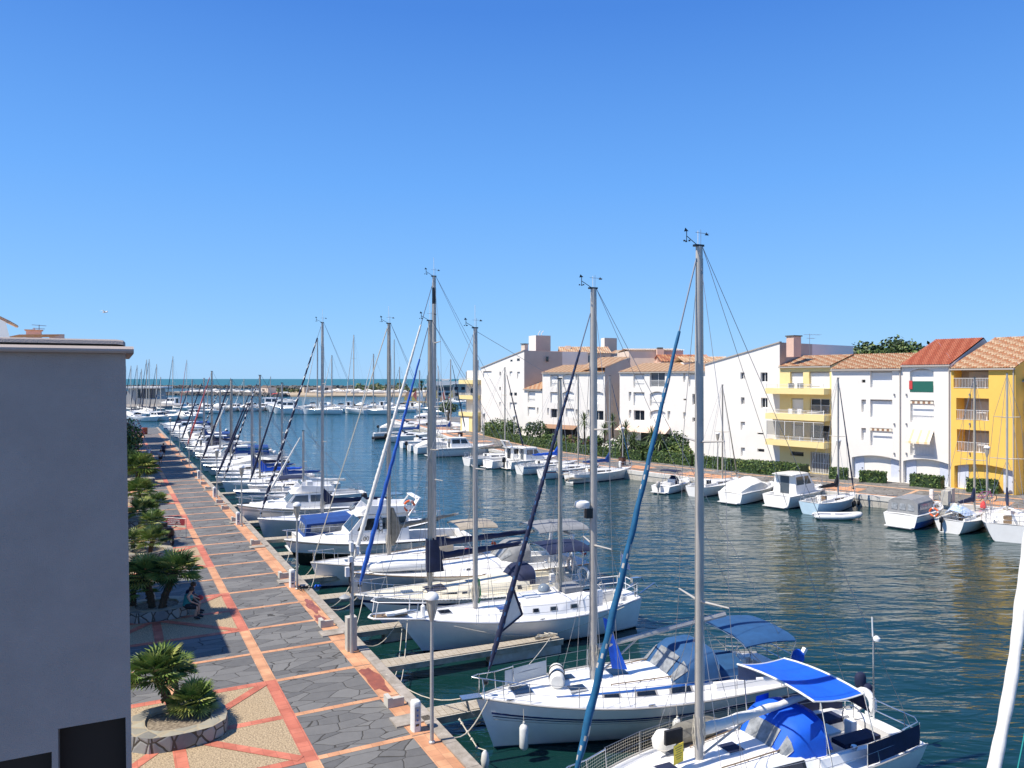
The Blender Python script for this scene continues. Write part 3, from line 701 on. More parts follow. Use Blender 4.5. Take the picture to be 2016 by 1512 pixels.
# opposite quay
RQ = [(95, 4), (38.3, 57.5), (29.8, 65.2), (18.3, 76), (13.1, 82.2), (5.8, 92), (-1.8, 105), (-7.5, 119), (-12.7, 136), (-17, 152), (-24, 172), (-30, 188)]
slab('opposite_quay', RQ[::-1]+[(500, 4), (500, 380), (60, 215), (-12, 205)], mt=slatefar, ms=conc)
mb = MB(mat('pale_quay_edge', (.62, .6, .55), .7, var=.1, vs=2))
mo2 = MB(paletile); mo3 = MB(orange)
def off(P, i, d):
    a = Vector(P[max(i-1, 0)]); b = Vector(P[min(i+1, len(P)-1)]); t = (b-a).normalized(); n = Vector((t.y, -t.x)); 
    return Vector(P[i])+n*d
for i in range(len(RQ)-1):
    o0, o1 = off(RQ, i, -.05), off(RQ, i+1, -.05); i0, i1 = off(RQ, i, .45), off(RQ, i+1, .45)
    mb.add([(*o0, .16), (*o1, .16), (*i1, .16), (*i0, .16), (*o0, -.22), (*o1, -.22), (*i1, 0), (*i0, 0)], [(0, 1, 2, 3), (4, 5, 1, 0), (3, 2, 6, 7)])
    for d0, d1, m_ in ((.9, 1.9, mo3), (7.2, 7.7, mo2)):
        a0, a1, b0, b1 = off(RQ, i, d0), off(RQ, i+1, d0), off(RQ, i, d1), off(RQ, i+1, d1); m_.quad((*a0, .005), (*a1, .005), (*b1, .005), (*b0, .005))
    a, b = Vector(RQ[i]), Vector(RQ[i+1]); L = (b-a).length; t = (b-a).normalized(); n = Vector((t.y, -t.x)); k = 3.
    while k < L-.5:
        p = a+t*k; q0 = p+n*1.95; q1 = p+n*7.1; m_ = mo2; 
        m_.quad(*[(v.x, v.y, .009) for v in (q0-t*.15, q0+t*.15, q1+t*.15, q1-t*.15)])
        if int(k/6) % 2 == 0:
            c0 = p+n*2.6; c1 = p+n*5.; mo3.quad(*[(v.x, v.y, .013) for v in (c0-t*1.6, c0+t*1.6, c1+t*1.6, c1-t*1.6)])
        k += 6.1
tag(mb.build('opposite_quay_edge'), None, kind='structure'); tag(mo2.build('pale_paving_bands'), None, kind='structure'); tag(mo3.build('orange_paving_patches'), None, kind='structure')
# water
wm_ = mat('sea_water', (.006, .03, .034), .05, spec=.42); n, l, b = nodes(wm_)
b.inputs['IOR'].default_value = 1.33
tc = n.new('ShaderNodeTexCoord')
cam_dist = n.new('ShaderNodeSeparateXYZ'); l.new(tc.outputs['Object'], cam_dist.inputs[0])
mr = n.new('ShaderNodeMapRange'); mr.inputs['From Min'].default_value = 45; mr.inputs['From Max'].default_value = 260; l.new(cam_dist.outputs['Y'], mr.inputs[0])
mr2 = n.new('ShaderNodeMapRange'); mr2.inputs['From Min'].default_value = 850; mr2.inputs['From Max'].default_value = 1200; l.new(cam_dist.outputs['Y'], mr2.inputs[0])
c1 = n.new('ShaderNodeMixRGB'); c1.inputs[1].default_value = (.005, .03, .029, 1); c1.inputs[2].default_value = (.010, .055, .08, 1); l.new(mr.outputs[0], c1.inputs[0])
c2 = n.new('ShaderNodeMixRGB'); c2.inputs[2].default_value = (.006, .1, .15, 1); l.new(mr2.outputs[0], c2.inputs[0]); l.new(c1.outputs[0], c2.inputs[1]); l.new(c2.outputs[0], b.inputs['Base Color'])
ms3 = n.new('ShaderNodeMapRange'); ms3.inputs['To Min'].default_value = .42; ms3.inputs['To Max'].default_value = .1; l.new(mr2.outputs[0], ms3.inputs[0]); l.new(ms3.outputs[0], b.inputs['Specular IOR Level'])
hh = None
for sc, amp, rot, det in (((.5, 1.5, 1), 1.1, .3, 2), ((1.6, 4.2, 1), .22, .12, 2), ((.12, .3, 1), 1.8, .45, 1)):
    mp = n.new('ShaderNodeMapping'); mp.inputs['Scale'].default_value = sc; mp.inputs['Rotation'].default_value = (0, 0, rot); l.new(tc.outputs['Object'], mp.inputs[0])
    nz = n.new('ShaderNodeTexNoise'); nz.inputs['Scale'].default_value = 1; nz.inputs['Detail'].default_value = det; nz.inputs['Distortion'].default_value = .6; l.new(mp.outputs[0], nz.inputs['Vector'])
    mu = n.new('ShaderNodeMath'); mu.operation = 'MULTIPLY_ADD'; mu.inputs[1].default_value = amp; l.new(nz.outputs[0], mu.inputs[0])
    if hh: l.new(hh, mu.inputs[2])
    else: mu.inputs[2].default_value = 0
    hh = mu.outputs[0]
bp = n.new('ShaderNodeBump'); bp.inputs['Strength'].default_value = 1.; bp.inputs['Distance'].default_value = .075; l.new(hh, bp.inputs['Height']); l.new(bp.outputs[0], b.inputs['Normal'])
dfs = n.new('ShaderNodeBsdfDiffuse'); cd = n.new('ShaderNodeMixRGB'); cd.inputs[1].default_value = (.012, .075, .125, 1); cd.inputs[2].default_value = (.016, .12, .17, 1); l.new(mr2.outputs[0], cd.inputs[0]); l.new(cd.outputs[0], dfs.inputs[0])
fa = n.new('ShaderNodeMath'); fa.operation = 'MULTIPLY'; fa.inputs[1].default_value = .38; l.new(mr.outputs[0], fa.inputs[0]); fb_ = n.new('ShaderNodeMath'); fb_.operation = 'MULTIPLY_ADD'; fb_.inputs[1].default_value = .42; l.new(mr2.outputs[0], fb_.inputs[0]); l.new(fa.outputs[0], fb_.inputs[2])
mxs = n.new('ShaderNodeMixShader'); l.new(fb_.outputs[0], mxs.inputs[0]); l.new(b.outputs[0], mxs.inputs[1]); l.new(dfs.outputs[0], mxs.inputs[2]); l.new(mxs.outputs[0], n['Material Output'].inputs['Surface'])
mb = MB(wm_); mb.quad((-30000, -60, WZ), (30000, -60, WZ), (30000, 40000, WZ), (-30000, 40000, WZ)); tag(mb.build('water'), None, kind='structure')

# ================================================================ NEAR LEFT BUILDINGS
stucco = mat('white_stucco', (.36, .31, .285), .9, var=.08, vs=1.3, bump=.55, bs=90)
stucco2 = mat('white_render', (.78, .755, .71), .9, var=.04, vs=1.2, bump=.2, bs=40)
dark = mat('dark_opening', (.004, .004, .005), .6)
def wquad_frame(C, d, n_): pass
e2 = Vector((-.8872, -.4613, 0)); back = Vector((-.4613, .8872, 0))
C0 = Vector((-4.02, 8, 0))
def W(k, z, dep=0.): sl = .065*(10.3-z)/4.3; return C0+Vector((sl, 0, 0))*(1-clamp(k)) + e2*k + back*dep + Vector((0, 0, z))
root = empty('neighbour_building', C0, 0, 'white stucco end wall in shade, cutting off the whole left edge in the foreground', 'building')
rl = lambda p: Vector(p)-C0
kk = lambda px: ((px-CX)/FP*8+4.02)/(-.8872+(px-CX)/FP*.4613)
z_ = lambda py, k: 10-(py-HY)*(8-.4613*k)/FP
o1 = (kk(237), kk(110), 0, z_(1422, .3)); o2 = (kk(98), 3.0, 0, z_(1490, .9))
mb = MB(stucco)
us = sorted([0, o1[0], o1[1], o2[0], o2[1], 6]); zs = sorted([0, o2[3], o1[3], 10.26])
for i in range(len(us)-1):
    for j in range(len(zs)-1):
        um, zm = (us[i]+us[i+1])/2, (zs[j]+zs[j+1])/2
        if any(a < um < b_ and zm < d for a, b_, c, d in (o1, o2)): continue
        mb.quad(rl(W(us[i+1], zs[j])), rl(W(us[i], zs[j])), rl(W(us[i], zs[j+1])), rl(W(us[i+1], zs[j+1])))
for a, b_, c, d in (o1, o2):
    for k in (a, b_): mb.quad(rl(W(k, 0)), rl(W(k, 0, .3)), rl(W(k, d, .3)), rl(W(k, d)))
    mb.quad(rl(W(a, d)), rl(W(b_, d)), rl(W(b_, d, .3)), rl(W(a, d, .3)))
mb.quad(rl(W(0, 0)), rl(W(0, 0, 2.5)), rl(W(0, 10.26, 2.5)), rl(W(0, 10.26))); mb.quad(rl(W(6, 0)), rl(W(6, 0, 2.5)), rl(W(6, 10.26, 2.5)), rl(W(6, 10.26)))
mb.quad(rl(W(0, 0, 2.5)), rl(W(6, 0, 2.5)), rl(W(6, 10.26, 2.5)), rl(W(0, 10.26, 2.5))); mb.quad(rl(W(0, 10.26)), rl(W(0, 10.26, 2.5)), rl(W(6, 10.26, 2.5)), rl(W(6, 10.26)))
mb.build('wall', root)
for a, b_, c, d in (o1, o2):
    o = MB(dark).quad(rl(W(a, 0, .28)), rl(W(b_, 0, .28)), rl(W(b_, d, .28)), rl(W(a, d, .28))).build('window', root)
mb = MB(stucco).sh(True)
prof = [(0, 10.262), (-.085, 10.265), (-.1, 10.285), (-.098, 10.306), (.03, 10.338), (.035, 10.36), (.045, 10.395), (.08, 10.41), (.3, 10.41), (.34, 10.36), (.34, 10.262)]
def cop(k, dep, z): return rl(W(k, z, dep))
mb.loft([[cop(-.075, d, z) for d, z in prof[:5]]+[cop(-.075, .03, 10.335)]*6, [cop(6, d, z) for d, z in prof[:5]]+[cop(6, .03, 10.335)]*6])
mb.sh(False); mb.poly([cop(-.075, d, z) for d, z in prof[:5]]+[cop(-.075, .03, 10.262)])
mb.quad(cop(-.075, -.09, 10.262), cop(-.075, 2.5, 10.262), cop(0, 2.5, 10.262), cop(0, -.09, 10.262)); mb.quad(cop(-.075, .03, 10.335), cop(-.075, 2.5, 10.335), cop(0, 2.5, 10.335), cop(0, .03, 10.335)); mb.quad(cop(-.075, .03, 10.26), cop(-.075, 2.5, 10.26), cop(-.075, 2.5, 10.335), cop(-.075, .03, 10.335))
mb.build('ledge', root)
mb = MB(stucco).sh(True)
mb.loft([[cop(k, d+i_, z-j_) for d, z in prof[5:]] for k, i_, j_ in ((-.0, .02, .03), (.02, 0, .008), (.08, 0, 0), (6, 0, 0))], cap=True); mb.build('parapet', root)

rooft = mat('roof_tiles', (.62, .3, .15), .85, vs=9, col2=(.8, .52, .32), contrast=(.3, .7))
rooftd = mat('roof_tiles_aged', (.4, .15, .08), .85, vs=5.5, col2=(.85, .56, .34), contrast=(.38, .6))
rooftr = mat('roof_tiles_red', (.5, .14, .07), .85, vs=8, col2=(.66, .24, .13), contrast=(.3, .7))
pinkw = mat('pink_render', (.68, .46, .36), .9, var=.06, vs=1.5)
def rowhouse(name, label, s0, s1, t0, t1, h, peak=None, wins=True, group=None):
    root = empty(name, S(s0, t0), FR, label, 'building', group); L = s1-s0; D = t1-t0
    mb = MB(stucco2); mb.box((L/2, D/2, h/2), (L, D, h)); mb.build('wall', root)
    if peak:
        mb = MB(stucco2); mb.poly([(0, 0, h), (L, 0, h), (L/2, 0, peak-.1), (L/2, D, peak-.1), (0, D, h)]); mb.poly([(L, D, h), (0, D, h), (L/2, D, peak-.1)]); mb.build('gable', root)
        mb = MB(rooft); mb.quad((-.2, -.25, h-.1), (L/2, -.25, peak), (L/2, D+.2, peak), (-.2, D+.2, h-.1)); mb.quad((L+.2, -.25, h-.1), (L/2, -.25, peak), (L/2, D+.2, peak), (L+.2, D+.2, h-.1)); mb.build('roof', root)
    for k in range(int(L/3)):
        for f in range(3): MB(glassd).box((1.5+3*k, -.02, 1.6+2.8*f), (1.2, .05, 1.3)).build('window', root)
    return root
r1 = rowhouse('waterfront_house', 'white house whose tiled gable peeps over the shaded wall at far left', 34.9, 46.5, 11.5, 22, 10.4)
mb = MB(stucco2); c = locframe(r1)
A = c(PD(-80, 663, 45)); Bq = c(PD(19, 663, 45)); P = c(PD(-40, 610, 45)); Q = c(PD(11, 634, 45))
mb.poly([A-Vector((0, 0, 3)), Bq-Vector((0, 0, 3)), Bq, Q, P]); mb.build('gable', r1)
rf = MB(rooft)
for k in range(14):
    t0, t1 = k/14, (k+.85)/14
    d = c(S(5, 0)+Vector((0, 0, 0)))-c(S(0, 0)); a, b_ = P.lerp(Q, t0), P.lerp(Q, t1)
    rf.tube([(a+b_)/2+Vector((0, -.15, .02)), (a+b_)/2+Vector((0, -.15, .02))+Vector((5, 0, 0))], .09, 6)
rf.box(((P+Q)/2+Vector((2.5, 0, -.05))), (5, .3, .1)); rf.build('roof', r1)
r2 = rowhouse('waterfront_house', 'terracotta roofed house whose chimney and aerial show above the shaded wall', 59, 69, 12.5, 22, 10.2)
c = locframe(r2)
A = c(PD(84, 655, 60)); rf = MB(pinkw); rf.box(A+Vector((.25, .6, -.6)), (.7, 1.0, 1.5)); rf.m(rooft).box(A+Vector((.25, .6, .18)), (.9, 1.2, .08)); rf.m(stucco2).box(A+Vector((.25, .6, .28)), (.9, .1, .12)); rf.build('chimney', r2)
mb = MB(rooft); p = [c(PD(97, 664, 60)), c(PD(127, 658, 60))]; mb.quad(p[0], p[1], p[1]+Vector((0, 3, -.1)), p[0]+Vector((0, 3, -.1))); mb.m(pinkw).quad(p[0], p[1], p[1]-Vector((0, 0, 2)), p[0]-Vector((0, 0, 2))); mb.build('roof', r2)
mb = MB(wire); q = c(PD(77, 662, 60)); mb.tube([q-Vector((0, 0, 1)), q+Vector((0, 0, .9))], .03, 4)
for z, l_ in ((.85, .45), (.6, .35)): mb.tube([q+Vector((-l_, l_, z)), q+Vector((l_, -l_, z))], .02, 4)
mb.build('aerial', r2)
for i, (s0, s1, pk) in enumerate(((89, 93.5, 13.3), (94, 100, 14.2), (101, 107, 14), (108, 114, 14.4), (116, 123, 14.2), (125, 134, 14.6), (138, 150, 14.2))):
    rowhouse('waterfront_house', 'white gabled quayside house standing beyond the shaded end wall, throwing its shadow over the promenade', s0, s1, 8.9, 11.8, 10.3, pk, group='quayside houses in a row behind the near wall')

# ================================================================ PLANTERS AND PALMS
bark = mat('fibrous_palm_bark', (.03, .02, .012), .95, vs=18, col2=(.1, .07, .04), bump=.8, bs=30)
leafA = mat('palm_leaf', (.09, .17, .03), .45, vs=3, col2=(.26, .33, .08)); leafB = mat('palm_leaf_bright', (.4, .42, .12), .45, var=.25, vs=4); leafC = mat('palm_leaf_deep_green', (.03, .075, .018), .5, var=.3, vs=4)  # leaf tones dealt out at random among the fronds
stonew = pavingmat('planter_stone', (.14, .145, .15), (.33, .32, .29), (.07, .06, .045), (3.2, 3.2, 3.2), jw=.05, bump=.6)
stonet = pavingmat('planter_coping_stone', (.16, .155, .14), (.38, .345, .25), (.36, .3, .2), (2.6, 2.6, 2), jw=.05)
soil = mat('planter_soil', (.1, .075, .05), .95, vs=12, col2=(.33, .27, .19))
def frond(mb, base, d, ln, R, rng, nl=15):
    d = d.normalized(); side = Vector((0, 0, 1)).cross(d); side = side.normalized() if side.length > .1 else Vector((1, 0, 0)); up = d.cross(side)
    hub = base+d*ln; mb.m(leafC).tube([base, hub], .012, 3, cap=False)
    ms = rng.choice((leafA, leafA, leafA, leafB, leafC)); mb.m(ms)
    for k in range(nl):
        a = radians(-105+210*k/(nl-1)); rr = R*(.78+.22*cos(a))*rng.uniform(.9, 1.06)
        v = (d*cos(a)+side*sin(a)+up*(-.10+.12*abs(sin(a)))).normalized(); tip = hub+v*rr-Vector((0, 0, rr*rr*.22)); mid = hub+v*rr*.6
        wv = v.cross(up).normalized()*.022*R/.45
        mb.add([hub, mid-wv+up*.006, tip, mid+wv-up*.006], [(0, 1, 2), (0, 2, 3)])
def palmlet(root_loc, base, top, R, nf, rng, tr=.09, name='fan_palm', label=None, group=None, spread=.8, fr=.46):
    r = empty(name, Vector(root_loc)+Vector(base), 0, label, 'palm', group)
    b = Vector(base); t = Vector(top); h = (t-b)
    pts = [Vector((0, 0, -.05)), h*.35+Vector((h.x, h.y, 0))*-.12, h*.7+Vector((h.x, h.y, 0))*-.06, h]
    mb = MB(bark).sh(True); NN = 14; P = []
    for i in range(NN+1):
        t_ = i/NN*3; j = min(int(t_), 2); P.append(pts[j].lerp(pts[j+1], t_-j))
    mb.tube(P, [tr*(1.15+.18*(i % 2)) for i in range(NN+1)], 9); mb.sh(False)
    for i in range(40 if h.length > .5 else 8):
        q = P[0].lerp(P[-1], rng.random()); a = rng.random()*6.3; mb.box(q+Vector((cos(a), sin(a), 0))*tr*1.15, (.05, .03, .08), M=Matrix.Rotation(a, 3, 'Z') @ Matrix.Rotation(-.6, 3, 'Y'))
    mb.build('trunk', r)
    mb = MB(leafC)
    for i in range(nf):
        a = i*2.399+rng.uniform(-.3, .3); el = radians(80-115*((i+.5)/nf)**.8*spread+rng.uniform(-8, 8))
        d = Vector((cos(a)*cos(el), sin(a)*cos(el), sin(el))); frond(mb, P[-1]+d*.05, d, R*rng.uniform(.55, .85), fr*rng.uniform(.85, 1.15), rng)
    mb.build('crown', r); return r
def planter(s, t, label, rs=1.15, rt=1.3, h=.42, nocorner=False):
    root = empty('stone_planter', S(s, t), FR, label, 'planter', 'stone planters along the promenade'); n = 16
    def ring(f, z): 
        out = []
        for k in range(n):
            a = 2*pi*(k+.5)/n; c_, s_ = cos(a), sin(a); q = (abs(c_)**3+abs(s_)**3)**(-1/3)
            out.append((rs*f*c_*q, rt*f*s_*q, z))
        return out
    MB(stonew).loft([ring(1, 0), ring(.985, h)], closed=True).build('retaining_wall', root)
    MB(stonet).loft([ring(.985, h), ring(.66, h+.01)], closed=True).loft([ring(.66, h+.01), ring(.65, h-.1)], closed=True).build('coping', root)
    MB(soil).loft([ring(.66, h-.08)], cap=True).add(ring(.66, h-.07), [tuple(range(n))]).build('soil', root); return root
PG = 'fan palms growing in the stone planters'
rng = random.Random(11)
pls = [(28.0, 6.72, 'raised round stone planter nearest the camera, in full sun beside the shaded wall'),
       (40.3, 6.7, 'stone planter in the building shadow with two people sitting on its rim'),
       (51.9, 6.6, 'third stone planter along the promenade, sunlit, beside the parked scooter'),
       (63.0, 6.6, 'fourth stone planter along the promenade, beyond the red notice board'),
       (74.6, 6.2, 'fifth stone planter along the promenade, with a wide low palm'),
       (86.3, 6.0, 'farthest stone planter, just before the shadowed part of the promenade')]
for p in pls: planter(*p)
c = S(28.0, 6.72)
def W3(px, py, D): return PD(px, py, D)
def palm_at(base_px, top_px, D, R, nf, label, tr=.09, D2=None, fr=.46):
    b = PD(*base_px, D); t = PD(*top_px, D2 or D); return palmlet((0, 0, 0), b, t, R, nf, rng, tr=tr, label=label, group=PG, fr=fr)
palm_at((345, 1418), (308, 1332), 22.3, .68, 54, 'tallest leaning fan palm with bent trunk in the nearest planter', fr=.56)
palm_at((385, 1415), (382, 1385), 22.2, .45, 44, 'low bushy fan palm without visible trunk at the right of the nearest planter', tr=.1, fr=.46)
palm_at((352, 1410), (343, 1322), 23.4, .45, 26, 'slender fan palm rising behind the leaning one in the nearest planter', tr=.06, fr=.42)
palm_at((300, 1198), (285, 1135), 32.5, .75, 46, 'left one of the two big shaded fan palms above the seated people', fr=.62, tr=.12)
palm_at((318, 1198), (345, 1128), 32.2, .75, 46, 'right one of the two big shaded fan palms, leaning over the seated people', fr=.62, tr=.12)
palm_at((262, 1195), (262, 1165), 32.5, .6, 26, 'low fan palm half hidden by the wall in the shaded planter', fr=.5)
palm_at((296, 1085), (300, 1065), 42, .6, 34, 'round low fan palm in the planter beside the scooter', fr=.55)
palm_at((301, 1042), (300, 1030), 46, .6, 30, 'small fan palm standing just behind the notice board', fr=.5)
palm_at((262, 1078), (262, 1068), 43, .6, 26, 'sparse fan palm at the wall edge by the third planter', fr=.5)
palm_at((285, 1018), (282, 1008), 52, .75, 34, 'round dark fan palm in the fourth planter', fr=.7)
palm_at((309, 1000), (308, 990), 55, .6, 26, 'small fan palm to the right of the fourth planter', fr=.55)
palm_at((275, 985), (275, 968), 61, .8, 34, 'grey green fan palm in the fifth planter', fr=.8)
palm_at((270, 945), (277, 922), 72, 1.1, 40, 'wide flat topped yellow green palm farthest along the planters', fr=1.1, tr=.16)
palm_at((262, 925), (258, 908), 80, .9, 26, 'bright green palm at the wall edge before the shadows', fr=1.0)
# oleander shrubs by the wall
hedgeA = mat('shrub_leaf_dark', (.02, .05, .012), .6, var=.3, vs=2); hedgeB = mat('shrub_leaf_mid', (.07, .125, .025), .6, var=.3, vs=2); hedgeC = mat('shrub_leaf_light', (.17, .22, .05), .6, var=.2)
flp = mat('pink_blossom', (.45, .2, .25), .7); flw = mat('white_blossom', (.75, .7, .62), .7, var=.1); redleaf = mat('reddish_leaf', (.14, .06, .03), .6, var=.3); treeA = mat('tree_leaf_dark', (.012, .032, .008), .6, var=.3); treeB = mat('tree_leaf_mid', (.075, .125, .03), .6, var=.3); treeC = mat('tree_leaf_light', (.15, .2, .05), .6, var=.2)
def foliage(mb, blobs, n, size, mats, rng, shell=.55, up=0.):
    tot = sum(b[1][0]*b[1][1]*b[1][2] for b in blobs)
    for b in blobs:
        c_, r_ = Vector(b[0]), b[1]; k = max(3, int(n*r_[0]*r_[1]*r_[2]/tot))
        for i in range(k):
            while 1:
                v = Vector((rng.uniform(-1, 1), rng.uniform(-1, 1), rng.uniform(-1, 1)))
                if .05 < v.length < 1: break
            q = v.normalized()*(shell+(1-shell)*rng.random()**.5)*(1+.12*sin(v.x*9+v.y*7)+.1*sin(v.z*11))
            p = c_+Vector((q.x*r_[0], q.y*r_[1], q.z*r_[2]))
            nrm = (Vector((rng.gauss(0, 1), rng.gauss(0, 1), rng.gauss(0, 1)))*.7+v.normalized()+Vector((0, 0, up))).normalized()
            a = nrm.cross(Vector((rng.gauss(0, 1), rng.gauss(0, 1), rng.gauss(0, 1)))).normalized(); b2 = nrm.cross(a); s_ = size*rng.uniform(.6, 1.3)
            mb.m(rng.choice(mats)); mb.add([p-a*s_, p-b2*s_*.55, p+a*s_, p+b2*s_*.55], [(0, 1, 2, 3)])
def shrub(loc, r, h, label, mats=None, n=500, size=.1, name='shrub', cat='shrub', group=None, sub=4, rng=rng, flowers=None):
    root = empty(name, loc, 0, label, cat, group); mats = mats or (hedgeA, hedgeB, hedgeB, hedgeC)
    bl = [((0, 0, h*.5), (r, r, h*.5))]+[((rng.uniform(-.6, .6)*r, rng.uniform(-.6, .6)*r, h*rng.uniform(.4, .8)), (r*.5, r*.5, h*.3)) for _ in range(sub)]
    mb = MB(hedgeA); foliage(mb, bl, n, size, mats, rng)
    mb.build('leaves', root)
    if flowers: mb = MB(flowers); foliage(mb, [((0, 0, h*.55), (r*1.03, r*1.03, h*.5))], int(n*.3), size*.7, (flowers,), rng, shell=.95); mb.build('blossom', root)
    MB(bark).tube([(0, 0, 0), (0, .02, h*.6)], .04, 5).build('stem', root); return root
shrub(S(118, 6.9), 2.2, 4.6, 'tall dark oleander with dull pink blossom against the shaded wall', n=1500, size=.22, flowers=flp)
shrub(S(106, 7.3), 2.0, 4.0, 'dark green hedge-like bush between the pink oleander and the palms', n=1200, size=.2)
shrub(S(97, 7.0), 1.4, 2.4, 'low dark bush just behind the farthest palms', n=700, size=.16)

# ================================================================ STREET FURNITURE (near side)
lampglass = mat('ribbed_lamp_glass', (.42, .4, .33), .2, var=.15, spec=.7)
polem = mat('grey_pole_paint', (.42, .43, .42), .4, .3, var=.1)
def lamp_post(loc, label, h=4.15, group='lamp posts along the near promenade', s=1.):
    root = empty('lamp_post', loc, 0, label, 'lamp post', group)
    MB(polem).sh(True).lathe([(.09*s, 0), (.09*s, .05), (.055*s, .08), (.05*s, h*.5), (.042*s, h-.8*s)], n=10).build('pole', root)
    o = MB(lampglass).sh(True).lathe([(.045*s, h-.8*s), (.07*s, h-.72*s), (.13*s, h-.45*s), (.155*s, h-.17*s)], n=16).build('lamp_shade', root)
    mb = MB(polem)
    for k in range(8): a = k*pi/4; mb.tube([(.052*s*cos(a), .052*s*sin(a), h-.78*s), (.14*s*cos(a), .14*s*sin(a), h-.45*s), (.165*s*cos(a), .165*s*sin(a), h-.17*s)], .008*s, 3)
    mb.build('shade_ribs', root)
    MB(plast).sh(True).lathe([(.2*s, h-.18*s), (.2*s, h-.14*s), (.17*s, h-.07*s), (.1*s, h-.015*s), (.02*s, h)], n=16).build('cap', root); return root
LPS = [(24.1, 'nearest lamp post, beside the white power pedestal'), (41.45, 'second lamp post, where a bicycle-like tangle of rope lies at its foot'), (59.05, 'third lamp post along the kerb'), (72.9, 'fourth lamp post along the kerb'), (86, 'fifth lamp post along the kerb'), (99, 'sixth lamp post along the kerb'), (113, 'seventh lamp post along the kerb'), (131, 'farthest lamp post on the near promenade')]
for s_, lb in LPS: lamp_post(S(s_, .6), lb)
def pedestal(loc, rz, label, group='white power pedestals on the near kerb'):
    root = empty('power_pedestal', loc, rz, label, 'power pedestal', group)
    mb = MB(plast).sh(True); pr = []
    for w_, z in ((1., 0), (1., .74), (.97, .8), (.85, .84), (.5, .86)):
        pr.append([(.15*w_*c_*q, .13*w_*s_*q, z) for c_, s_, q in ((cos(a), sin(a), (abs(cos(a))**5+abs(sin(a))**5)**-.2) for a in [2*pi*(k+.5)/16 for k in range(16)])])
    mb.loft(pr, closed=True, cap=True); mb.build('housing', root)
    MB(mat('grey_panel', (.35, .36, .37), .4)).box((-.15, 0, .52), (.02, .16, .4)).build('front_panel', root)
    for z, m_ in ((.62, bluest), (.47, bluest), (.34, bluest)): MB(m_).box((-.165, .0, z), (.02, .045, .045)).build('socket', root)
    MB(glassd).box((-.155, 0, .2), (.02, .1, .06)).build('vent', root); return root
for s_, lb in ((25.05, 'nearest white power pedestal with blue sockets, by the first lamp post'), (42.0, 'second white power pedestal, by the second lamp post'), (59.9, 'third white power pedestal, by the third lamp post'), (73.6, 'fourth white power pedestal along the kerb'), (86.9, 'fifth white power pedestal along the kerb')):
    pedestal(S(s_, .72), FR, lb)
def bollard(s_, label):
    root = empty('mooring_block', S(s_, .72), FR, label, 'mooring block', 'concrete mooring blocks on the kerb')
    mb = MB(conc); mb.box((0, .18, .15), (.42, .14, .3)); mb.box((-.15, -.08, .13), (.12, .38, .26)); mb.box((.17, -.08, .08), (.08, .36, .16)); mb.build('block', root)
    MB(mat('rusty_iron', (.12, .05, .03), .8, var=.3)).tube([(0, .05, .12), (0, -.1, .16), (.1, -.2, .1), (.15, -.05, .06)], .03, 6).build('mooring_ring', root)
for i, (s_, lb) in enumerate(((26.98, 'nearest mooring block'), (35.45, 'just past the concrete pillar'), (44.0, 'just past the second lamp post'), (52.8, 'fourth mooring block'), (61.35, 'fifth from the camera'), (66.8, 'sixth mooring block'), (70.2, 'seventh mooring block'), (78.5, 'eighth mooring block'), (82.5, 'ninth mooring block'), (90.5, 'tenth mooring block'), (95, 'eleventh mooring block'), (104, 'farthest mooring block, in the promenade shadows'))):
    bollard(s_, 'pale concrete block with iron ring on the kerb, '+lb)
# equipment pole
p = S(31.96, .62); root = empty('equipment_pole', p, FR, 'grey steel pole carrying antenna boxes, rising from a pale concrete pillar', 'pole')
MB(polem).sh(True).lathe([(.075, 0), (.07, 3.2), (.06, 4.1)], n=10).build('pole', root)
MB(conc).box((.3, -.05, .62), (.34, .36, 1.24)).build('concrete_pillar', root)
for z, yy, xx, sz, nm in ((3.9, .05, 0, (.26, .1, .34), 'antenna_box'), (3.75, -.17, .0, (.2, .1, .3), 'antenna_box'), (3.45, .08, 0, (.18, .14, .2), 'junction_box'), (3.0, .2, 0, (.16, .14, .34), 'junction_box')):
    MB(plast).box((xx-.1, yy, z), sz).build(nm, root)
MB(wire).tube([(0, 0, 4.1), (0, 0, 4.9)], .012, 4).build('antenna', root)
MB(polem).sh(True).lathe([(.02, 2.02), (.2, 2.04), (.2, 2.06), (.05, 2.16)], c=(0, .27, 0), n=12).build('satellite_dome', root)
MB(rubber).tube([(-.06, .08, 3.3), (-.1, .12, 2.9), (-.03, .1, 2.6), (-.12, .1, 2.5), (-.05, .09, 2.2)], .03, 5).build('cable', root)
# rope tangle at second lamp
root = empty('rope_tangle', S(41.2, .35), FR, 'dark rope and blue line tangled at the foot of the second lamp post', 'rope')
mb = MB(blackp); rr = random.Random(2)
mb.tube([(rr.uniform(-.5, .5)*(1-i/30), rr.uniform(-.5, .3), .05+rr.uniform(0, .12)) for i in range(26)], .02, 5); mb.build('black_rope', root)
MB(cbright).tube([(-.1, -.5, .1), (.1, -.62, .14), (0, -.8, .1), (-.1, -.66, .16)], .05, 6).build('blue_line', root)
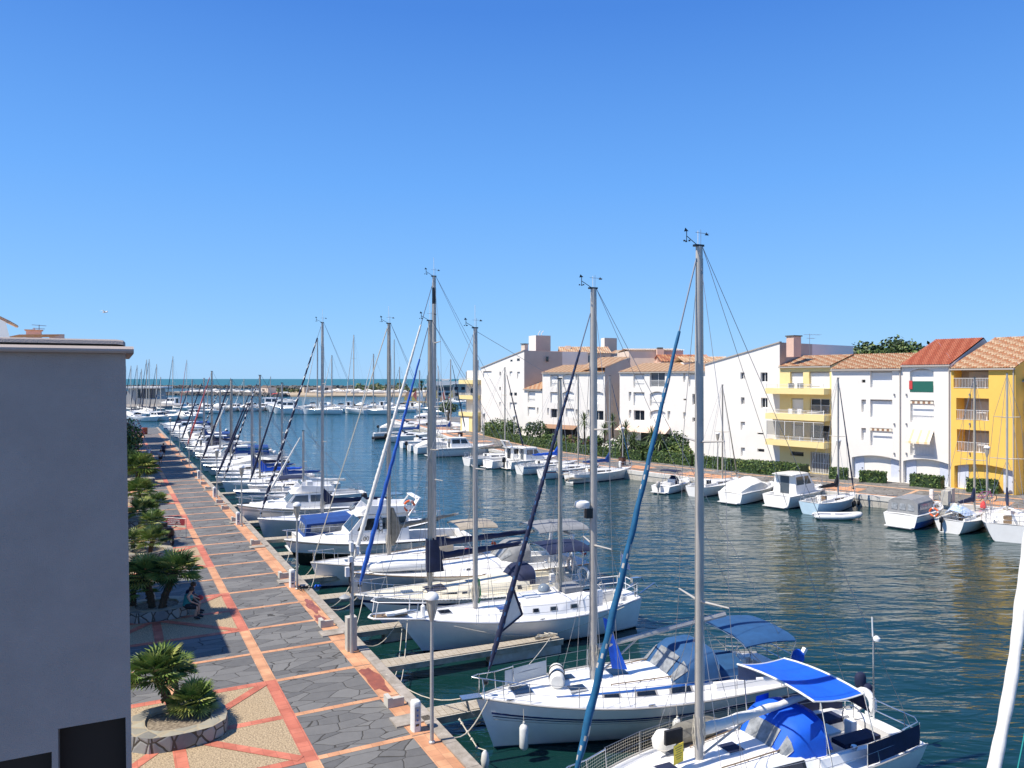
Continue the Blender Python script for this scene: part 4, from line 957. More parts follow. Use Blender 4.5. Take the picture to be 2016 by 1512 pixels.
# notice board
a, b_ = S(57.4, 5.6), S(56.1, 4.31); d = (b_-a); L = d.length; rz = math.atan2(d.y, d.x)
root = empty('notice_board', a, rz, 'red notice board in a grey metal frame beside the scooter', 'sign')
mb = MB(polem); mb.tube([(0, 0, 0), (0, 0, 1.3), (L, 0, 1.3), (L, 0, 0)], .025, 6); mb.tube([(0, 0, .82), (L, 0, .82)], .02, 6); mb.build('frame', root)
o = MB(mat('maroon_board', (.3, .04, .05), .5, var=.15)).box((L/2, 0, 1.07), (L*.88, .03, .4)).build('board', root)
for z, tx, s_ in ((1.17, 'ACCES RESERVE', .13), (1.05, 'AUX PLAISANCIERS', .11), (.95, 'STATIONNEMENT INTERDIT', .085)): text_obj(tx, s_, plast, o, (L/2, -.025, z), (pi/2, 0, 0))
# scooter
p = S(55.4, 5.35); root = empty('scooter', p, FR+pi+.25, 'dark parked motor scooter with top box seen from behind, beside the notice board', 'scooter')
for x in (-.6, .62):
    o = MB(rubber).sh(True).tube([(x+.24*cos(a), 0, .26+.24*sin(a)) for a in [2*pi*k/16 for k in range(17)]], .065, 8).build('wheel', root); MB(alu).sh(True).tube([(x, -.05, .26), (x, .05, .26)], .12, 10).build('rim', o)
mb = MB(blackp).sh(True); rg = []
for x, w_, z0, z1 in ((-.95, .06, .62, .72), (-.75, .17, .42, .8), (-.3, .19, .35, .82), (.0, .17, .3, .74), (.12, .14, .24, .36), (.35, .14, .24, .34), (.48, .2, .3, .95), (.6, .16, .5, 1.02), (.7, .05, .7, 1.0)): rg.append([(x, w_*cos(a), (z0+z1)/2+(z1-z0)/2*sin(a)) for a in [2*pi*k/10 for k in range(10)]])
mb.loft(rg, closed=True, cap=True).build('body', root)
MB(rubber).box((-.35, 0, .84), (.75, .26, .1)).build('seat', root); MB(blackp).box((-.95, 0, 1.0), (.36, .38, .3)).build('top_box', root); MB(plast).box((-1.0, 0, .6), (.02, .2, .16), M=Matrix.Rotation(.2, 3, 'Y')).build('number_plate', root)
MB(rubber).tube([(.5, -.34, 1.08), (.56, -.1, 1.0), (.56, .1, 1.0), (.5, .34, 1.08)], .022, 6).build('handlebar', root); MB(redp).box((-.97, 0, .78), (.03, .2, .06)).build('tail_light', root)
for s_ in (1, -1): MB(blackp).tube([(.5, s_*.22, 1.05), (.48, s_*.3, 1.25)], .01, 4).box((.48, s_*.32, 1.28), (.02, .12, .08)).build('mirror', root)
root = empty('litter_bin', S(158, 3.2), 0, 'rust red cylindrical bin far along the promenade', 'bin'); mb = MB(mat('rust_red_paint', (.32, .08, .035), .7)).sh(True); mb.lathe([(.45, 0), (.5, .1), (.5, 1.15), (.42, 1.2)], n=12); mb.build('body', root); MB(blackp).lathe([(.3, 1.2), (.3, 1.24)], n=12).build('opening', root)
# gull
root = empty('gull', PD(206, 615, 60), 0, 'white gull gliding in the open sky above the left building', 'gull')
mb = MB(plast).sh(True); mb.tube([(-.2, 0, 0), (-.1, 0, .01), (.05, 0, .02), (.17, 0, .03), (.22, 0, .03)], [.015, .05, .06, .04, .01], 8)
mb.sh(False); mb.add([(-.06, 0, .03), (.1, 0, .03), (.07, .32, .14), (-.03, .3, .14), (-.06, .62, .03)], [(0, 1, 2, 3), (3, 2, 4)]); mb.add([(-.06, 0, .03), (.1, 0, .03), (.07, -.32, .14), (-.03, -.3, .14), (-.06, -.62, .03)], [(3, 2, 1, 0), (4, 2, 3)]); mb.build('body', root)
# ================================================================ BUILDINGS OF THE OPPOSITE QUAY
wallw = mat('sunlit_white_render', (.81, .775, .715), .9, vs=.5, var=.035, bump=.15, bs=20)
walltaupeshade = mat('taupe_shade_render', (.5, .44, .38), .9, var=.06, vs=.6, bump=.2, bs=20)  # shade put into the colour of white blocks' flanks; also plain taupe walls
wallpeach = mat('peach_render', (.76, .62, .5), .9, var=.05, vs=.6, bump=.15, bs=20)
wally = mat('ochre_yellow_render', (.82, .52, .11), .9, var=.04, vs=.5, bump=.15, bs=20)
wallpy = mat('pale_yellow_render', (.84, .68, .32), .9, var=.04, vs=.5, bump=.15, bs=20)
shut = mat('white_roller_shutter', (.86, .85, .82), .6, var=.03, vs=1); shutg = mat('grey_roller_shutter', (.44, .42, .39), .6, var=.04)
dooru = mat('pale_blue_door', (.62, .66, .76), .6, var=.04); railm = mat('white_railing', (.72, .71, .68), .5); greenm = mat('dark_green_screen', (.01, .12, .09), .8)
gut = mat('gutter_beige', (.42, .38, .34), .6); balcfl = mat('balcony_soffit', (.5, .42, .34), .9); intw = mat('loggia_wall', (.34, .29, .24), .9)
awn1 = mat('awning_cream', (.82, .74, .6), .8); awn2 = mat('awning_orange', (.85, .58, .3), .8); awn3 = mat('awning_brown', (.3, .17, .1), .8); awnp = mat('awning_pink', (.7, .52, .42), .8)
class Facade:
    """vertical wall between two ground points; photo pixels are turned into wall coordinates (u along, z up)"""
    def __init__(s, px0, D0, px1, D1):
        s.p0 = Vector(((px0-CX)*D0/FP, D0, 0)); s.p1 = Vector(((px1-CX)*D1/FP, D1, 0)); d = s.p1-s.p0; s.L = d.length; s.d = d/s.L; s.n = Vector((-s.d.y, s.d.x, 0))   # n points back, into the building
        if s.n.y < 0: s.n = -s.n
    def u(s, px): k = (px-CX)/FP; return (k*s.p0.y-s.p0.x)/(s.d.x-k*s.d.y)
    def D(s, u, dep=0.): return s.p0.y+s.d.y*u+s.n.y*dep
    def z(s, py, px): u = s.u(px); return 10-(py-HY)*s.D(u)/FP
    def P(s, u, z, dep=0.): return Vector((s.d.x*u+s.n.x*dep, s.d.y*u+s.n.y*dep, z))   # relative to p0
    def rect(s, r): a, b = s.u(r[0]), s.u(r[2]); return a, b, s.z(r[3], (r[0]+r[2])/2), s.z(r[1], (r[0]+r[2])/2)
def facade_wall(mb, F, z0, z1, rects, u0=0., u1=None):
    u1 = F.L if u1 is None else u1
    us = sorted({u0, u1, *[clamp(r[0], u0, u1) for r in rects], *[clamp(r[1], u0, u1) for r in rects]}); zs = sorted({z0, z1, *[clamp(r[2], z0, z1) for r in rects], *[clamp(r[3], z0, z1) for r in rects]})
    for i in range(len(us)-1):
        for j in range(len(zs)-1):
            if us[i+1]-us[i] < 1e-4 or zs[j+1]-zs[j] < 1e-4: continue
            um, zm = (us[i]+us[i+1])/2, (zs[j]+zs[j+1])/2
            if any(r[0] < um < r[1] and r[2] < zm < r[3] for r in rects): continue
            mb.quad(F.P(us[i], zs[j]), F.P(us[i+1], zs[j]), F.P(us[i+1], zs[j+1]), F.P(us[i], zs[j+1]))
    for a, b_, c, d, dep in [(r[0], r[1], r[2], r[3], r[4]) for r in rects]:
        mb.quad(F.P(a, c), F.P(a, c, dep), F.P(a, d, dep), F.P(a, d)); mb.quad(F.P(b_, c, dep), F.P(b_, c), F.P(b_, d), F.P(b_, d, dep))
        mb.quad(F.P(a, d), F.P(a, d, dep), F.P(b_, d, dep), F.P(b_, d)); mb.quad(F.P(a, c, dep), F.P(a, c), F.P(b_, c), F.P(b_, c, dep))
def fbox(mb, F, u0, u1, z0, z1, d0, d1):
    q = [F.P(u, z, d) for d in (d0, d1) for u, z in ((u0, z0), (u1, z0), (u1, z1), (u0, z1))]
    return mb.add(q, [(0, 1, 2, 3), (7, 6, 5, 4), (0, 4, 5, 1), (1, 5, 6, 2), (2, 6, 7, 3), (3, 7, 4, 0)])
def fillwin(root, F, r, kind):
    a, b_, c, d, dep = r; dp = dep-.04
    if kind in ('s', 'S', 'e'):
        if d-c > .9: hb_ = MB(gut); fbox(hb_, F, a+.01, b_-.01, d-.14, d-.01, dp-.09, dp-.03); hb_.build('lintel_shade_strip', root)  # added strip under the lintel, its tone standing for the shutter housing's shadow
        z = c; m_ = shut if kind != 'S' else shutg; mb = MB(m_); n_ = max(3, int((d-c)/.16))
        for k in range(n_):
            za, zb = c+(d-c)*k/n_, c+(d-c)*(k+1)/n_; mb.quad(F.P(a, za, dp), F.P(b_, za, dp), F.P(b_, zb, dp-.006), F.P(a, zb, dp-.006)); mb.quad(F.P(a, zb, dp-.006), F.P(b_, zb, dp-.006), F.P(b_, zb, dp), F.P(a, zb, dp))
        mb.build('roller_shutter', root)
        if kind == 's' and b_-a > 1.1 and d-c > 1.9: rail(root, F, a, b_, c, c+.95, .05)
    elif kind == 'a':
        fillwin(root, F, r, 's'); mb = MB(F.wm); archfill(mb, F, a, b_, d); mb.build('arch', root)
    elif kind in ('g', 'o'):
        o = MB(shut); w_ = .06
        for q in ((a, a+w_, c, d), (b_-w_, b_, c, d), (a+w_, b_-w_, c, c+w_), (a+w_, b_-w_, d-w_, d), ((a+b_)/2-w_/2, (a+b_)/2+w_/2, c+w_, d-w_)): fbox(o, F, *q, dp-.05, dp)
        o = o.build('window', root); MB(glassd if kind == 'g' else glassg).quad(F.P(a+w_, c+w_, dp-.01), F.P(b_-w_, c+w_, dp-.01), F.P(b_-w_, d-w_, dp-.01), F.P(a+w_, d-w_, dp-.01)).build('pane', o)
        if b_-a > 1.3 and d-c > 1.6: rail(root, F, a, b_, c, c+.95, .05)
    elif kind == 'v':
        MB(glassd).quad(F.P(a, c, dp), F.P(b_, c, dp), F.P(b_, d, dp), F.P(a, d, dp)).build('vent', root)
    elif kind == 'l':   # loggia: deep recess with shutters at the back and a railing in front
        MB(intw).quad(F.P(a, c, dp), F.P(b_, c, dp), F.P(b_, d, dp), F.P(a, d, dp)).build('loggia_wall', root)
        w_ = b_-a; MB(shutg).quad(F.P(a+w_*.22, c, dp-.04), F.P(b_-.1, c, dp-.04), F.P(b_-.1, d-.3, dp-.04), F.P(a+w_*.22, d-.3, dp-.04)).build('roller_shutter', root)
        rail(root, F, a, b_, c, c+.95, .03)
        if w_ > 2:
            mb = MB(plast); u_ = a+w_*.55; fbox(mb, F, u_, u_+.8, c+.68, c+.74, .5, 1.0)
            for q in (.05, .7): fbox(mb, F, u_+q, u_+q+.05, c, c+.68, .7, .75)
            mb.build('balcony_table', root)
    elif kind == 'R':
        mb = MB(F.wm); mb.quad(F.P(a, c, dp), F.P(b_, c, dp), F.P(b_, d, dp), F.P(a, d, dp)); archfill(mb, F, a, b_, d, dep=dep, rise=.34); mb.build('garage_bay', root)
        for ua, ub, h_ in ((a+.08, a+1.05, 2.3), (b_-1.05, b_-.1, 2.2)): fillwin(root, F, (ua, ub, .02, h_, dp), 'd')
    elif kind == 'd':
        w_ = b_-a; o = MB(dooru).quad(F.P(a, c, dp), F.P(b_, c, dp), F.P(b_, d, dp), F.P(a, d, dp)).build('door', root); mb = MB(blackp); fbox(mb, F, b_-.22, b_-.12, c+1.0, c+1.08, dp-.05, dp-.005); mb.build('handle', o)
    elif kind == 'G':   # gate bars
        mb = MB(railm); MB(dark).quad(F.P(a, c, dp), F.P(b_, c, dp), F.P(b_, d, dp), F.P(a, d, dp)).build('passage', root)
        n_ = 12
        for k in range(n_+1): u_ = a+.04+(b_-a-.08)*k/n_; fbox(mb, F, u_-.035, u_+.035, c+.05, d-.02, .1, .14)
        for z in (c+.12, (c+d)/2, d-.1): fbox(mb, F, a+.02, b_-.02, z-.03, z+.03, .145, .17)
        mb.build('gate', root)
def archfill(mb, F, a, b_, d, dep=.22, rise=None):
    rise = rise or (b_-a)*.13; n_ = 8
    for k in range(n_):
        u0, u1 = a+(b_-a)*k/n_, a+(b_-a)*(k+1)/n_; f = lambda u: d-rise*((2*(u-a)/(b_-a)-1)**2)
        mb.quad(F.P(u0, f(u0), .003), F.P(u1, f(u1), .003), F.P(u1, d-.0005, .003), F.P(u0, d-.0005, .003)); mb.quad(F.P(u0, f(u0), .003), F.P(u0, f(u0), .12), F.P(u1, f(u1), .12), F.P(u1, f(u1), .003))
def rail(root, F, a, b_, z0, z1, dep, m_=None, name='railing', bars=True):
    mb = MB(m_ or railm); fbox(mb, F, a, b_, z1-.04, z1, dep-.03, dep+.03); fbox(mb, F, a, b_, z0+.06, z0+.1, dep-.02, dep+.02)
    n_ = max(3, int((b_-a)/.13))
    if bars:
        for k in range(1, n_): u_ = a+(b_-a)*k/n_; fbox(mb, F, u_-.012, u_+.012, z0+.1, z1-.04, dep-.01, dep+.01)
    mb.build(name, root)
def tiled(mb, A, B, C_, D_, pitch=.22, amp=.045, rowlen=.42):
    """corrugated tile roof: A,B eave corners, C_,D_ ridge corners above B and A"""
    n_ = max(4, int((B-A).length/pitch)); rows = max(2, int((D_-A).length/rowlen)); up = (B-A).cross(D_-A).normalized()
    if up.z < 0: up = -up
    mats = [mb.ms.index(m_) for m_ in mb.ms]
    for r in range(rows):
        t0, t1 = r/rows, (r+1)/rows; ring = [[], []]
        for k in range(n_*4+1):
            u = k/(n_*4); h = amp*(1-abs(((k % 4)-2)/1.0)/1.0) if False else amp*cos(2*pi*(k % 4)/4)
            lo = A.lerp(B, u).lerp(D_.lerp(C_, u), t0); hi = A.lerp(B, u).lerp(D_.lerp(C_, u), t1)
            ring[0].append(lo+up*(h+.03)); ring[1].append(hi+up*h)
        mb.loft(ring, mi=lambda i, k: (mats[hash((r*7919+(k//4)*104729) % 9973) % len(mats)]))
rA = mat('tile_terracotta', (.46, .21, .1), .85, var=.15, vs=3); rB = mat('tile_straw', (.6, .43, .27), .85, var=.12, vs=3); rC = mat('tile_rust', (.34, .12, .06), .85, var=.2, vs=3); rD = mat('tile_peach', (.52, .31, .18), .85, var=.12, vs=3)
rR = mat('tile_red', (.44, .12, .06), .85, var=.08, vs=3); rR2 = mat('tile_red_light', (.52, .17, .09), .85, var=.08, vs=3)
AGED = (rB, rD, rD, rB, rA, rD, rB); PALE = (rB, rD, rB, rD, rD); RED = (rR, rR2, rR)
BG = 'attached apartment buildings along the opposite quay'
def block(label, px0, D0, px1, D1, eave, ridge, setback, wm, wins, tiles=PALE, side_m=None, depth=None, name='apartment_building', dep=.34, z_bot=0., gutter=True, over=.25, u_ext=(0, 0)):
    """eave/ridge: (py at left end, py at right end)"""
    F = Facade(px0, D0, px1, D1); F.wm = wm; root = empty(name, F.p0, 0, label, 'building', BG)
    z0, z1 = F.z(eave[0], px0), F.z(eave[1], px1); ze = (z0+z1)/2
    RR = []
    for r in wins:
        a, b_, c, d = F.rect(r[:4]); k = r[4]; dd = {'l': 1.4, 'G': .6, 'd': .18, 'R': .5}.get(k, dep)
        if c < z_bot+.35: c = z_bot+.01
        RR.append((clamp(a, .02, F.L-.02), clamp(b_, .02, F.L-.02), c, min(d, ze-.05), dd, k))
    mb = MB(wm); facade_wall(mb, F, z_bot, ze, RR)
    dpt = setback+ (depth or 5); zr = None
    cr = F.P(F.L/2, 0, setback)+F.p0; pxm = (px0+px1)/2
    Dr = F.D(F.L/2, setback); zr = 10-((ridge[0]+ridge[1])/2-HY)*Dr/FP
    mb.m(side_m or wm)
    for u in (0, F.L): mb.poly([F.P(u, z_bot), F.P(u, z_bot, dpt), F.P(u, ze, dpt), F.P(u, zr-.03, setback), F.P(u, ze-.0)])
    mb.quad(F.P(0, z_bot, dpt), F.P(F.L, z_bot, dpt), F.P(F.L, ze, dpt), F.P(0, ze, dpt)); mb.build('wall', root)
    for r in RR: fillwin(root, F, r[:5], r[5])
    mb = MB()
    for t_ in dict.fromkeys(tiles): mb.m(t_)
    ms_ = mb.ms; sl = (zr-ze)/setback
    tiled(mb, F.P(-u_ext[0], ze-over*sl+.06, -over), F.P(F.L+u_ext[1], ze-over*sl+.06, -over), F.P(F.L+u_ext[1], zr+.06, setback), F.P(-u_ext[0], zr+.06, setback))
    mb.quad(F.P(0, ze, dpt+.2), F.P(F.L, ze, dpt+.2), F.P(F.L, zr+.05, setback), F.P(0, zr+.05, setback)); mb.build('roof', root)
    if gutter: g_ = MB(gut); fbox(g_, F, 0, F.L, ze-over*sl-.12, ze-over*sl+.02, -over-.06, -.004); g_.build('gutter', root)
    F.ze, F.zr, F.root, F.sb = ze, zr, root, setback
    return F
z1_ = lambda x0, y0, x1, y1, k: (900+x0/5.76, 640+y0/5.76, 900+x1/5.76, 640+y1/5.76, k)
z2_ = lambda x0, y0, x1, y1, k: (1200+x0/4.726, 640+y0/4.726, 1200+x1/4.726, 640+y1/4.726, k)
z3_ = lambda x0, y0, x1, y1, k: (1500+x0/4.726, 640+y0/4.726, 1500+x1/4.726, 640+y1/4.726, k)
z4_ = lambda x0, y0, x1, y1, k: (1760+x0/4.2, 640+y0/4.2, 1760+x1/4.2, 640+y1/4.2, k)
# --- A9, A8, A7, A6 (right to left)
A9 = block('peach apartment block cut by the right edge, right of the ochre one', 2001.5, 67.2, 2158, 62.5, (748, 748), (725, 720), 4, wallpeach, [(2007, 755, 2040, 790, 's'), (2007, 815, 2040, 850, 's'), (2009, 925, 2030, 985, 'd')])
A8 = block('ochre yellow apartment block with three loggias and aged tile roof at the right', 1872, 70.7, 1999, 66, (723, 724.5), (663, 663), 8, wally, [z4_(493, 358, 782, 525, 'l'), z4_(515, 605, 785, 790, 'l'), z4_(520, 868, 787, 1057, 'l'), (1879, 915, 1996, 974, 'R')], tiles=AGED, u_ext=(.1, .1))
A7 = block('white apartment block under a bright red tile roof, with green balcony screen', 1775, 74.1, 1872, 70.7, (718, 717), (668, 667), 8, wallw, [z3_(1377, 405, 1597, 625, 'a'), z3_(1380, 700, 1600, 903, 's'), z3_(1380, 1000, 1602, 1215, 's'), (1778, 904, 1870.5, 956, 'R')], tiles=RED)
A6 = block('white apartment block with arched garage bay, left of the red roofed one', 1637, 79.2, 1775, 74.1, (725.7, 725.7), (697, 697), 5.5, wallw, [z3_(928, 508, 963, 535, 'v'), z3_(1007, 428, 1212, 580, 's'), z3_(925, 693, 968, 808, 'e'), z3_(1007, 693, 1213, 858, 's'), z3_(925, 958, 968, 1070, 'e'), z3_(1007, 960, 1213, 1125, 's'), (1677, 897, 1773, 947, 'R')], tiles=AGED)
a, b_, c, d = A7.rect(z3_(1377, 522, 1597, 622, 0)[:4]); mb = MB(greenm); fbox(mb, A7, a+.02, b_-.02, c, d, -.03, -.004); mb.build('balcony_screen', A7.root)
mb = MB(redp); fbox(mb, A7, a-.05, a+.25, c+.25, d+.05, -.07, -.035); mb.build('towel', A7.root)
def awning(F, rect, out, drop, ms, name='awning', val=.22, valance=True):
    a, b_, c, d = F.rect(rect); n_ = max(6, int((b_-a)/.22)); mb = MB(ms[0])
    for k in range(n_):
        mb.m(ms[k % len(ms)]); u0, u1 = a+(b_-a)*k/n_, a+(b_-a)*(k+1)/n_
        if out > .2: mb.quad(F.P(u0, d, -.02), F.P(u1, d, -.02), F.P(u1, d-drop, -out), F.P(u0, d-drop, -out))
        if valance: mb.quad(F.P(u0, d-drop, -out), F.P(u1, d-drop, -out), F.P(u1, d-drop-val, -out), F.P(u0, d-drop-val, -out))
    mb.build(name, F.root)
awning(A7, z3_(1377, 975, 1600, 1090, 0)[:4], .9, 1.05, (awn1, awn2, awn1))
awning(A7, z3_(1380, 708, 1600, 735, 0)[:4], .16, .02, (awn1, awn3)); awning(A6, z3_(1007, 962, 1213, 990, 0)[:4], .16, .02, (awn1, awn3))
for F, px in ((A6, 1761), (A7, 1785), (A8, 1910)):
    for py in (777, 835, 893):
        m_ = MB(wire); u_ = F.u(px); z = F.z(py, px); fbox(m_, F, u_-.05, u_+.05, z-.1, z+.1, -.14, -.004); m_.build('wall_lamp', F.root)
for F in (A6, A7, A8):
    m_ = MB(gut); u_ = F.L-.12; m_.tube([F.P(u_, .05, -.09), F.P(u_, F.ze-.2, -.09)], .05, 6); m_.build('downpipe', F.root)
# --- A5 balcony block
A5 = block('pale yellow block with three stacked balconies, right of the tall white gable wall', 1535, 84.4, 1637, 79.6, (720, 721), (700, 700), 4.5, wallpy, [z3_(262, 435, 383, 588, 'e'), z3_(438, 432, 630, 588, 'e'), z3_(270, 680, 385, 828, 'e'), z3_(445, 685, 630, 828, 'g'), z3_(270, 925, 385, 1075, 'e'), z3_(445, 930, 630, 1075, 'g'), z3_(265, 1178, 388, 1218, 'v'), z3_(447, 1185, 632, 1395, 'G')], tiles=AGED)
for i, (t, bt_) in enumerate(((588, 655), (828, 905), (1075, 1170))):
    zt, zb = A5.z(640+t/4.726, 1590), A5.z(640+bt_/4.726, 1590); u0, u1 = -.9, A5.L-.05
    zb = zt-.62-.0
    mb = MB(wallpy); fbox(mb, A5, u0, u1, zb, zt+.0, -1.35, -1.2); fbox(mb, A5, u0, u0+.15, zb, zt, -1.2, -.003); fbox(mb, A5, u1-.15, u1, zb, zt, -1.2, -.003); fbox(mb, A5, u0+.15, u1-.15, zb, zb+.18, -1.2, -.003); o = mb.build('balcony', A5.root)
    rail(A5.root, A5, u0, u1, zt, zt+.42 if i else zt+.45, -1.27, bars=True, name='railing')
    rl_ = MB(railm)
    for k in range(6): u_ = u0+.08+(u1-u0-.16)*k/5; fbox(rl_, A5, u_-.03, u_+.03, zt, zt+.5, -1.3, -1.24)
    rl_.build('railing_posts', A5.root)
    if i == 2:
        for k in range(6):
            ua, ub = u0+.1+(u1-u0-.2)*k/6, u0+.1+(u1-u0-.2)*(k+1)/6
            o = MB(railm); fbox(o, A5, ua-.03, ua+.03, zt+.5, zt+2.05, -1.28, -1.22); fbox(o, A5, ua+.03, ub-.03, zt+2.0, zt+2.05, -1.28, -1.22); o = o.build('glazing', A5.root)
            MB(mat('tinted_balcony_glass', (.16, .17, .17), .08, spec=.8, alpha=.55)).quad(A5.P(ua+.03, zt+.5, -1.25), A5.P(ub-.03, zt+.5, -1.25), A5.P(ub-.03, zt+2.0, -1.25), A5.P(ua+.03, zt+2.0, -1.25)).build('pane', o)
    else:
        mb = MB(glassg if i == 0 else plast)
        for k in range(2): fbox(mb, A5, 1.6+k*1.1, 2.1+k*1.1, zb+.18, zb+1.15, -.9, -.5)
        fbox(mb, A5, 3.9, 5.0, zb+.8, zb+.86, -1.0, -.4); mb.build('balcony_furniture', A5.root)
# --- A4 gable wall building
F = Facade(1388, 92.5, 1535, 84.4); F.wm = wallw; root = empty('apartment_building', F.p0, 0, 'tall white gable wall with rising roofline and a few small dark windows', 'building', BG); F.root = root
zl, zr = F.z(718, 1388), F.z(674, 1535)
RR = []
for r in (z2_(1218, 440, 1256, 505, 'g'), z2_(1405, 440, 1470, 530, 'g'), z2_(1222, 672, 1256, 738, 'g'), z2_(1410, 677, 1470, 770, 'g'), z2_(1220, 900, 1260, 975, 'e'), z2_(1375, 1003, 1430, 1017, 'v'), z2_(1222, 1140, 1260, 1220, 'e'), z2_(1375, 1152, 1440, 1180, 'v')):
    RR.append((*F.rect(r[:4]), .3, r[4]))
mb = MB(wallw); zc = zl-.9; facade_wall(mb, F, 0, zc, RR); mb.poly([F.P(0, zc), F.P(F.L, zc), F.P(F.L, zr), F.P(0, zl)])
dp = 9.; b2 = F.P(F.L, 0, 0)
mb.m(wallpeach); q = lambda px, D, z: Vector(((px-CX)*D/FP, D, z))-F.p0
w1 = q(1599, 88.5, 0); mb.m(walltaupeshade)
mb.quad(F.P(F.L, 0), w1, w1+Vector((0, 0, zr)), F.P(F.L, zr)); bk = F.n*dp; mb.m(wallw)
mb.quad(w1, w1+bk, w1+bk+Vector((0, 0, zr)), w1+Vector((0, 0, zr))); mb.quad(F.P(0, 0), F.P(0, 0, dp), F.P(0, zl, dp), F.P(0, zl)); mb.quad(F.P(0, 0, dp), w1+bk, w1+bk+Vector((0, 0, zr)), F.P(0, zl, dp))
mb.build('wall', root)
mb = MB(gut); mb.beam(F.P(-.1, zl+.04, .1), F.P(F.L+.05, zr+.04, .1), .45, .12); mb.build('verge', root)
MB(rA).poly([F.P(0, zl-.01, .1), F.P(F.L, zr-.01, .1), w1+Vector((0, 0, zr-.01)), w1+bk+Vector((0, 0, zr-.01)), F.P(0, zl-.01, dp)]).build('roof', root)
for r in RR: fillwin(root, F, r[:5], r[5])
A4 = F
ch = q(1556, 83.2, 0); o = MB(pinkw); zt = 10-(663-HY)*84/FP; zb = 10-(703-HY)*84/FP
o.box(ch+Vector((.55, .5, (zt+zb)/2)), (1.15, 1.0, zt-zb), rz=.5); o = o.build('chimney', root); MB(concd).box(ch+Vector((.55, .5, zt+.06)), (1.35, 1.2, .12), rz=.5).build('chimney_cap', o)
mb = MB(wire); p = q(1594, 86, 0); z0 = 10-(700-HY)*86/FP; z1 = 10-(657-HY)*86/FP; mb.tube([p+Vector((0, 0, z0)), p+Vector((0, 0, z1))], .025, 4)
for zz, l_ in ((z1-.1, 1.25), (z1-.5, .6)):
    mb.tube([p+Vector((-l_*.5, 0, zz)), p+Vector((l_, .2, zz-.02))], .018, 4)
    for k in range(6): x = -l_*.5+l_*1.5*k/5; mb.tube([p+Vector((x, -.25, zz)), p+Vector((x, .25, zz))], .01, 3)
mb.build('aerial', root)
# --- A2, A3, A1, A0
A2 = block('long white block with arched windows, left of the tall gable wall', 1220, 114, 1392, 102.5, (732, 730.6), (715, 714), 5.5, wallw, [z2_(222, 455, 325, 580, 's'), z2_(375, 440, 515, 577, 'o'), z2_(222, 625, 325, 745, 's'), z2_(375, 618, 515, 755, 'a'), z2_(180, 790, 203, 865, 'e'), z2_(225, 793, 325, 888, 'g'), z2_(375, 790, 520, 875, 'a'), z2_(540, 800, 565, 880, 'e'), z2_(685, 450, 708, 528, 'e'), z2_(735, 450, 808, 570, 's'), z2_(178, 622, 203, 705, 'e'), z2_(770, 640, 806, 740, 'g'), z2_(688, 685, 712, 700, 'v'), z2_(685, 810, 710, 870, 'e'), z2_(770, 860, 810, 900, 'g')], tiles=PALE, depth=4)
for pxs in ((1245, 1322, 839, 849),):
    a, b_ = A2.u(1262), A2.u(1320); z = A2.z(840, 1290); mb = MB(awnp); mb.quad(A2.P(a, z, -.02), A2.P(b_, z, -.02), A2.P(b_+.4, z-.8, -1.7), A2.P(a-1.0, z-.8, -1.7)); mb.build('awning', A2.root)
    a, b_ = A2.u(1222), A2.u(1258); mb = MB(awnp); mb.quad(A2.P(a, z, -.02), A2.P(b_, z, -.02), A2.P(b_, z-.7, -1.4), A2.P(a, z-.7, -1.4)); mb.build('awning', A2.root)
    mb = MB(dark); fbox(mb, A2, A2.u(1262), A2.u(1320), .1, 2.3, -.02, -.004); mb.build('patio_opening', A2.root)
A3 = block('white apartment block with shallow arched windows above small front gardens, left of the yucca trees', 1068, 128.5, 1191, 119.5, (733.7, 732), (719, 718), 5.5, wallw, [z1_(1055, 565, 1150, 700, 's'), z1_(1195, 555, 1325, 700, 'a'), z1_(1342, 560, 1362, 620, 'e'), z1_(1055, 760, 1150, 880, 's'), z1_(1195, 750, 1325, 885, 'a'), z1_(1020, 940, 1042, 1020, 'e'), z1_(1060, 950, 1185, 1055, 'g'), z1_(1230, 945, 1325, 1040, 's'), z1_(1342, 955, 1365, 1020, 'e'), z1_(1525, 755, 1660, 890, 'a'), z1_(1480, 960, 1500, 1040, 'e'), z1_(1530, 970, 1660, 1080, 'g'), z1_(1560, 525, 1660, 660, 'e')], tiles=PALE, side_m=walltaupeshade, depth=3)
Fs = Facade(1191, 119.5, 1221, 122.3); Fs.wm = walltaupeshade; rs_ = [(*Fs.rect(z1_(1700, 750, 1765, 905, 0)[:4]), .2, 's'), (*Fs.rect(z1_(1705, 950, 1770, 1075, 0)[:4]), .2, 'o')]
Fs.root = empty('apartment_building', Fs.p0, 0, 'narrow shade-toned taupe side wing between the arched window block and the yucca garden block', 'building', BG)
mb = MB(walltaupeshade); zt = 10-(725-HY)*120/FP; facade_wall(mb, Fs, 0, zt, rs_); mb.poly([Fs.P(0, zt), Fs.P(Fs.L, zt), Fs.P(Fs.L+2.8, zt+1.5), Fs.P(Fs.L+2.6, zt+1.8), Fs.P(0, zt+.25)]); mb.quad(Fs.P(Fs.L, 0), Fs.P(Fs.L+2.7, 0), Fs.P(Fs.L+2.7, zt+1.5), Fs.P(Fs.L, zt)); mb.build('wall', Fs.root)
for r in rs_: fillwin(Fs.root, Fs, r[:5], r[5])
mb = MB()
for t_ in dict.fromkeys(PALE): mb.m(t_)
tiled(mb, A3.P(A3.L-5, 0, -.2)+A3.p0-Fs.p0+Vector((0, 0, zt+.1)), Fs.P(0, zt+.1, -.2), Fs.P(Fs.L+2.6, zt+1.9, 0), A3.P(A3.L-4.5, 0, 5)+A3.p0-Fs.p0+Vector((0, 0, zt+1.9))); mb.build('roof', Fs.root)
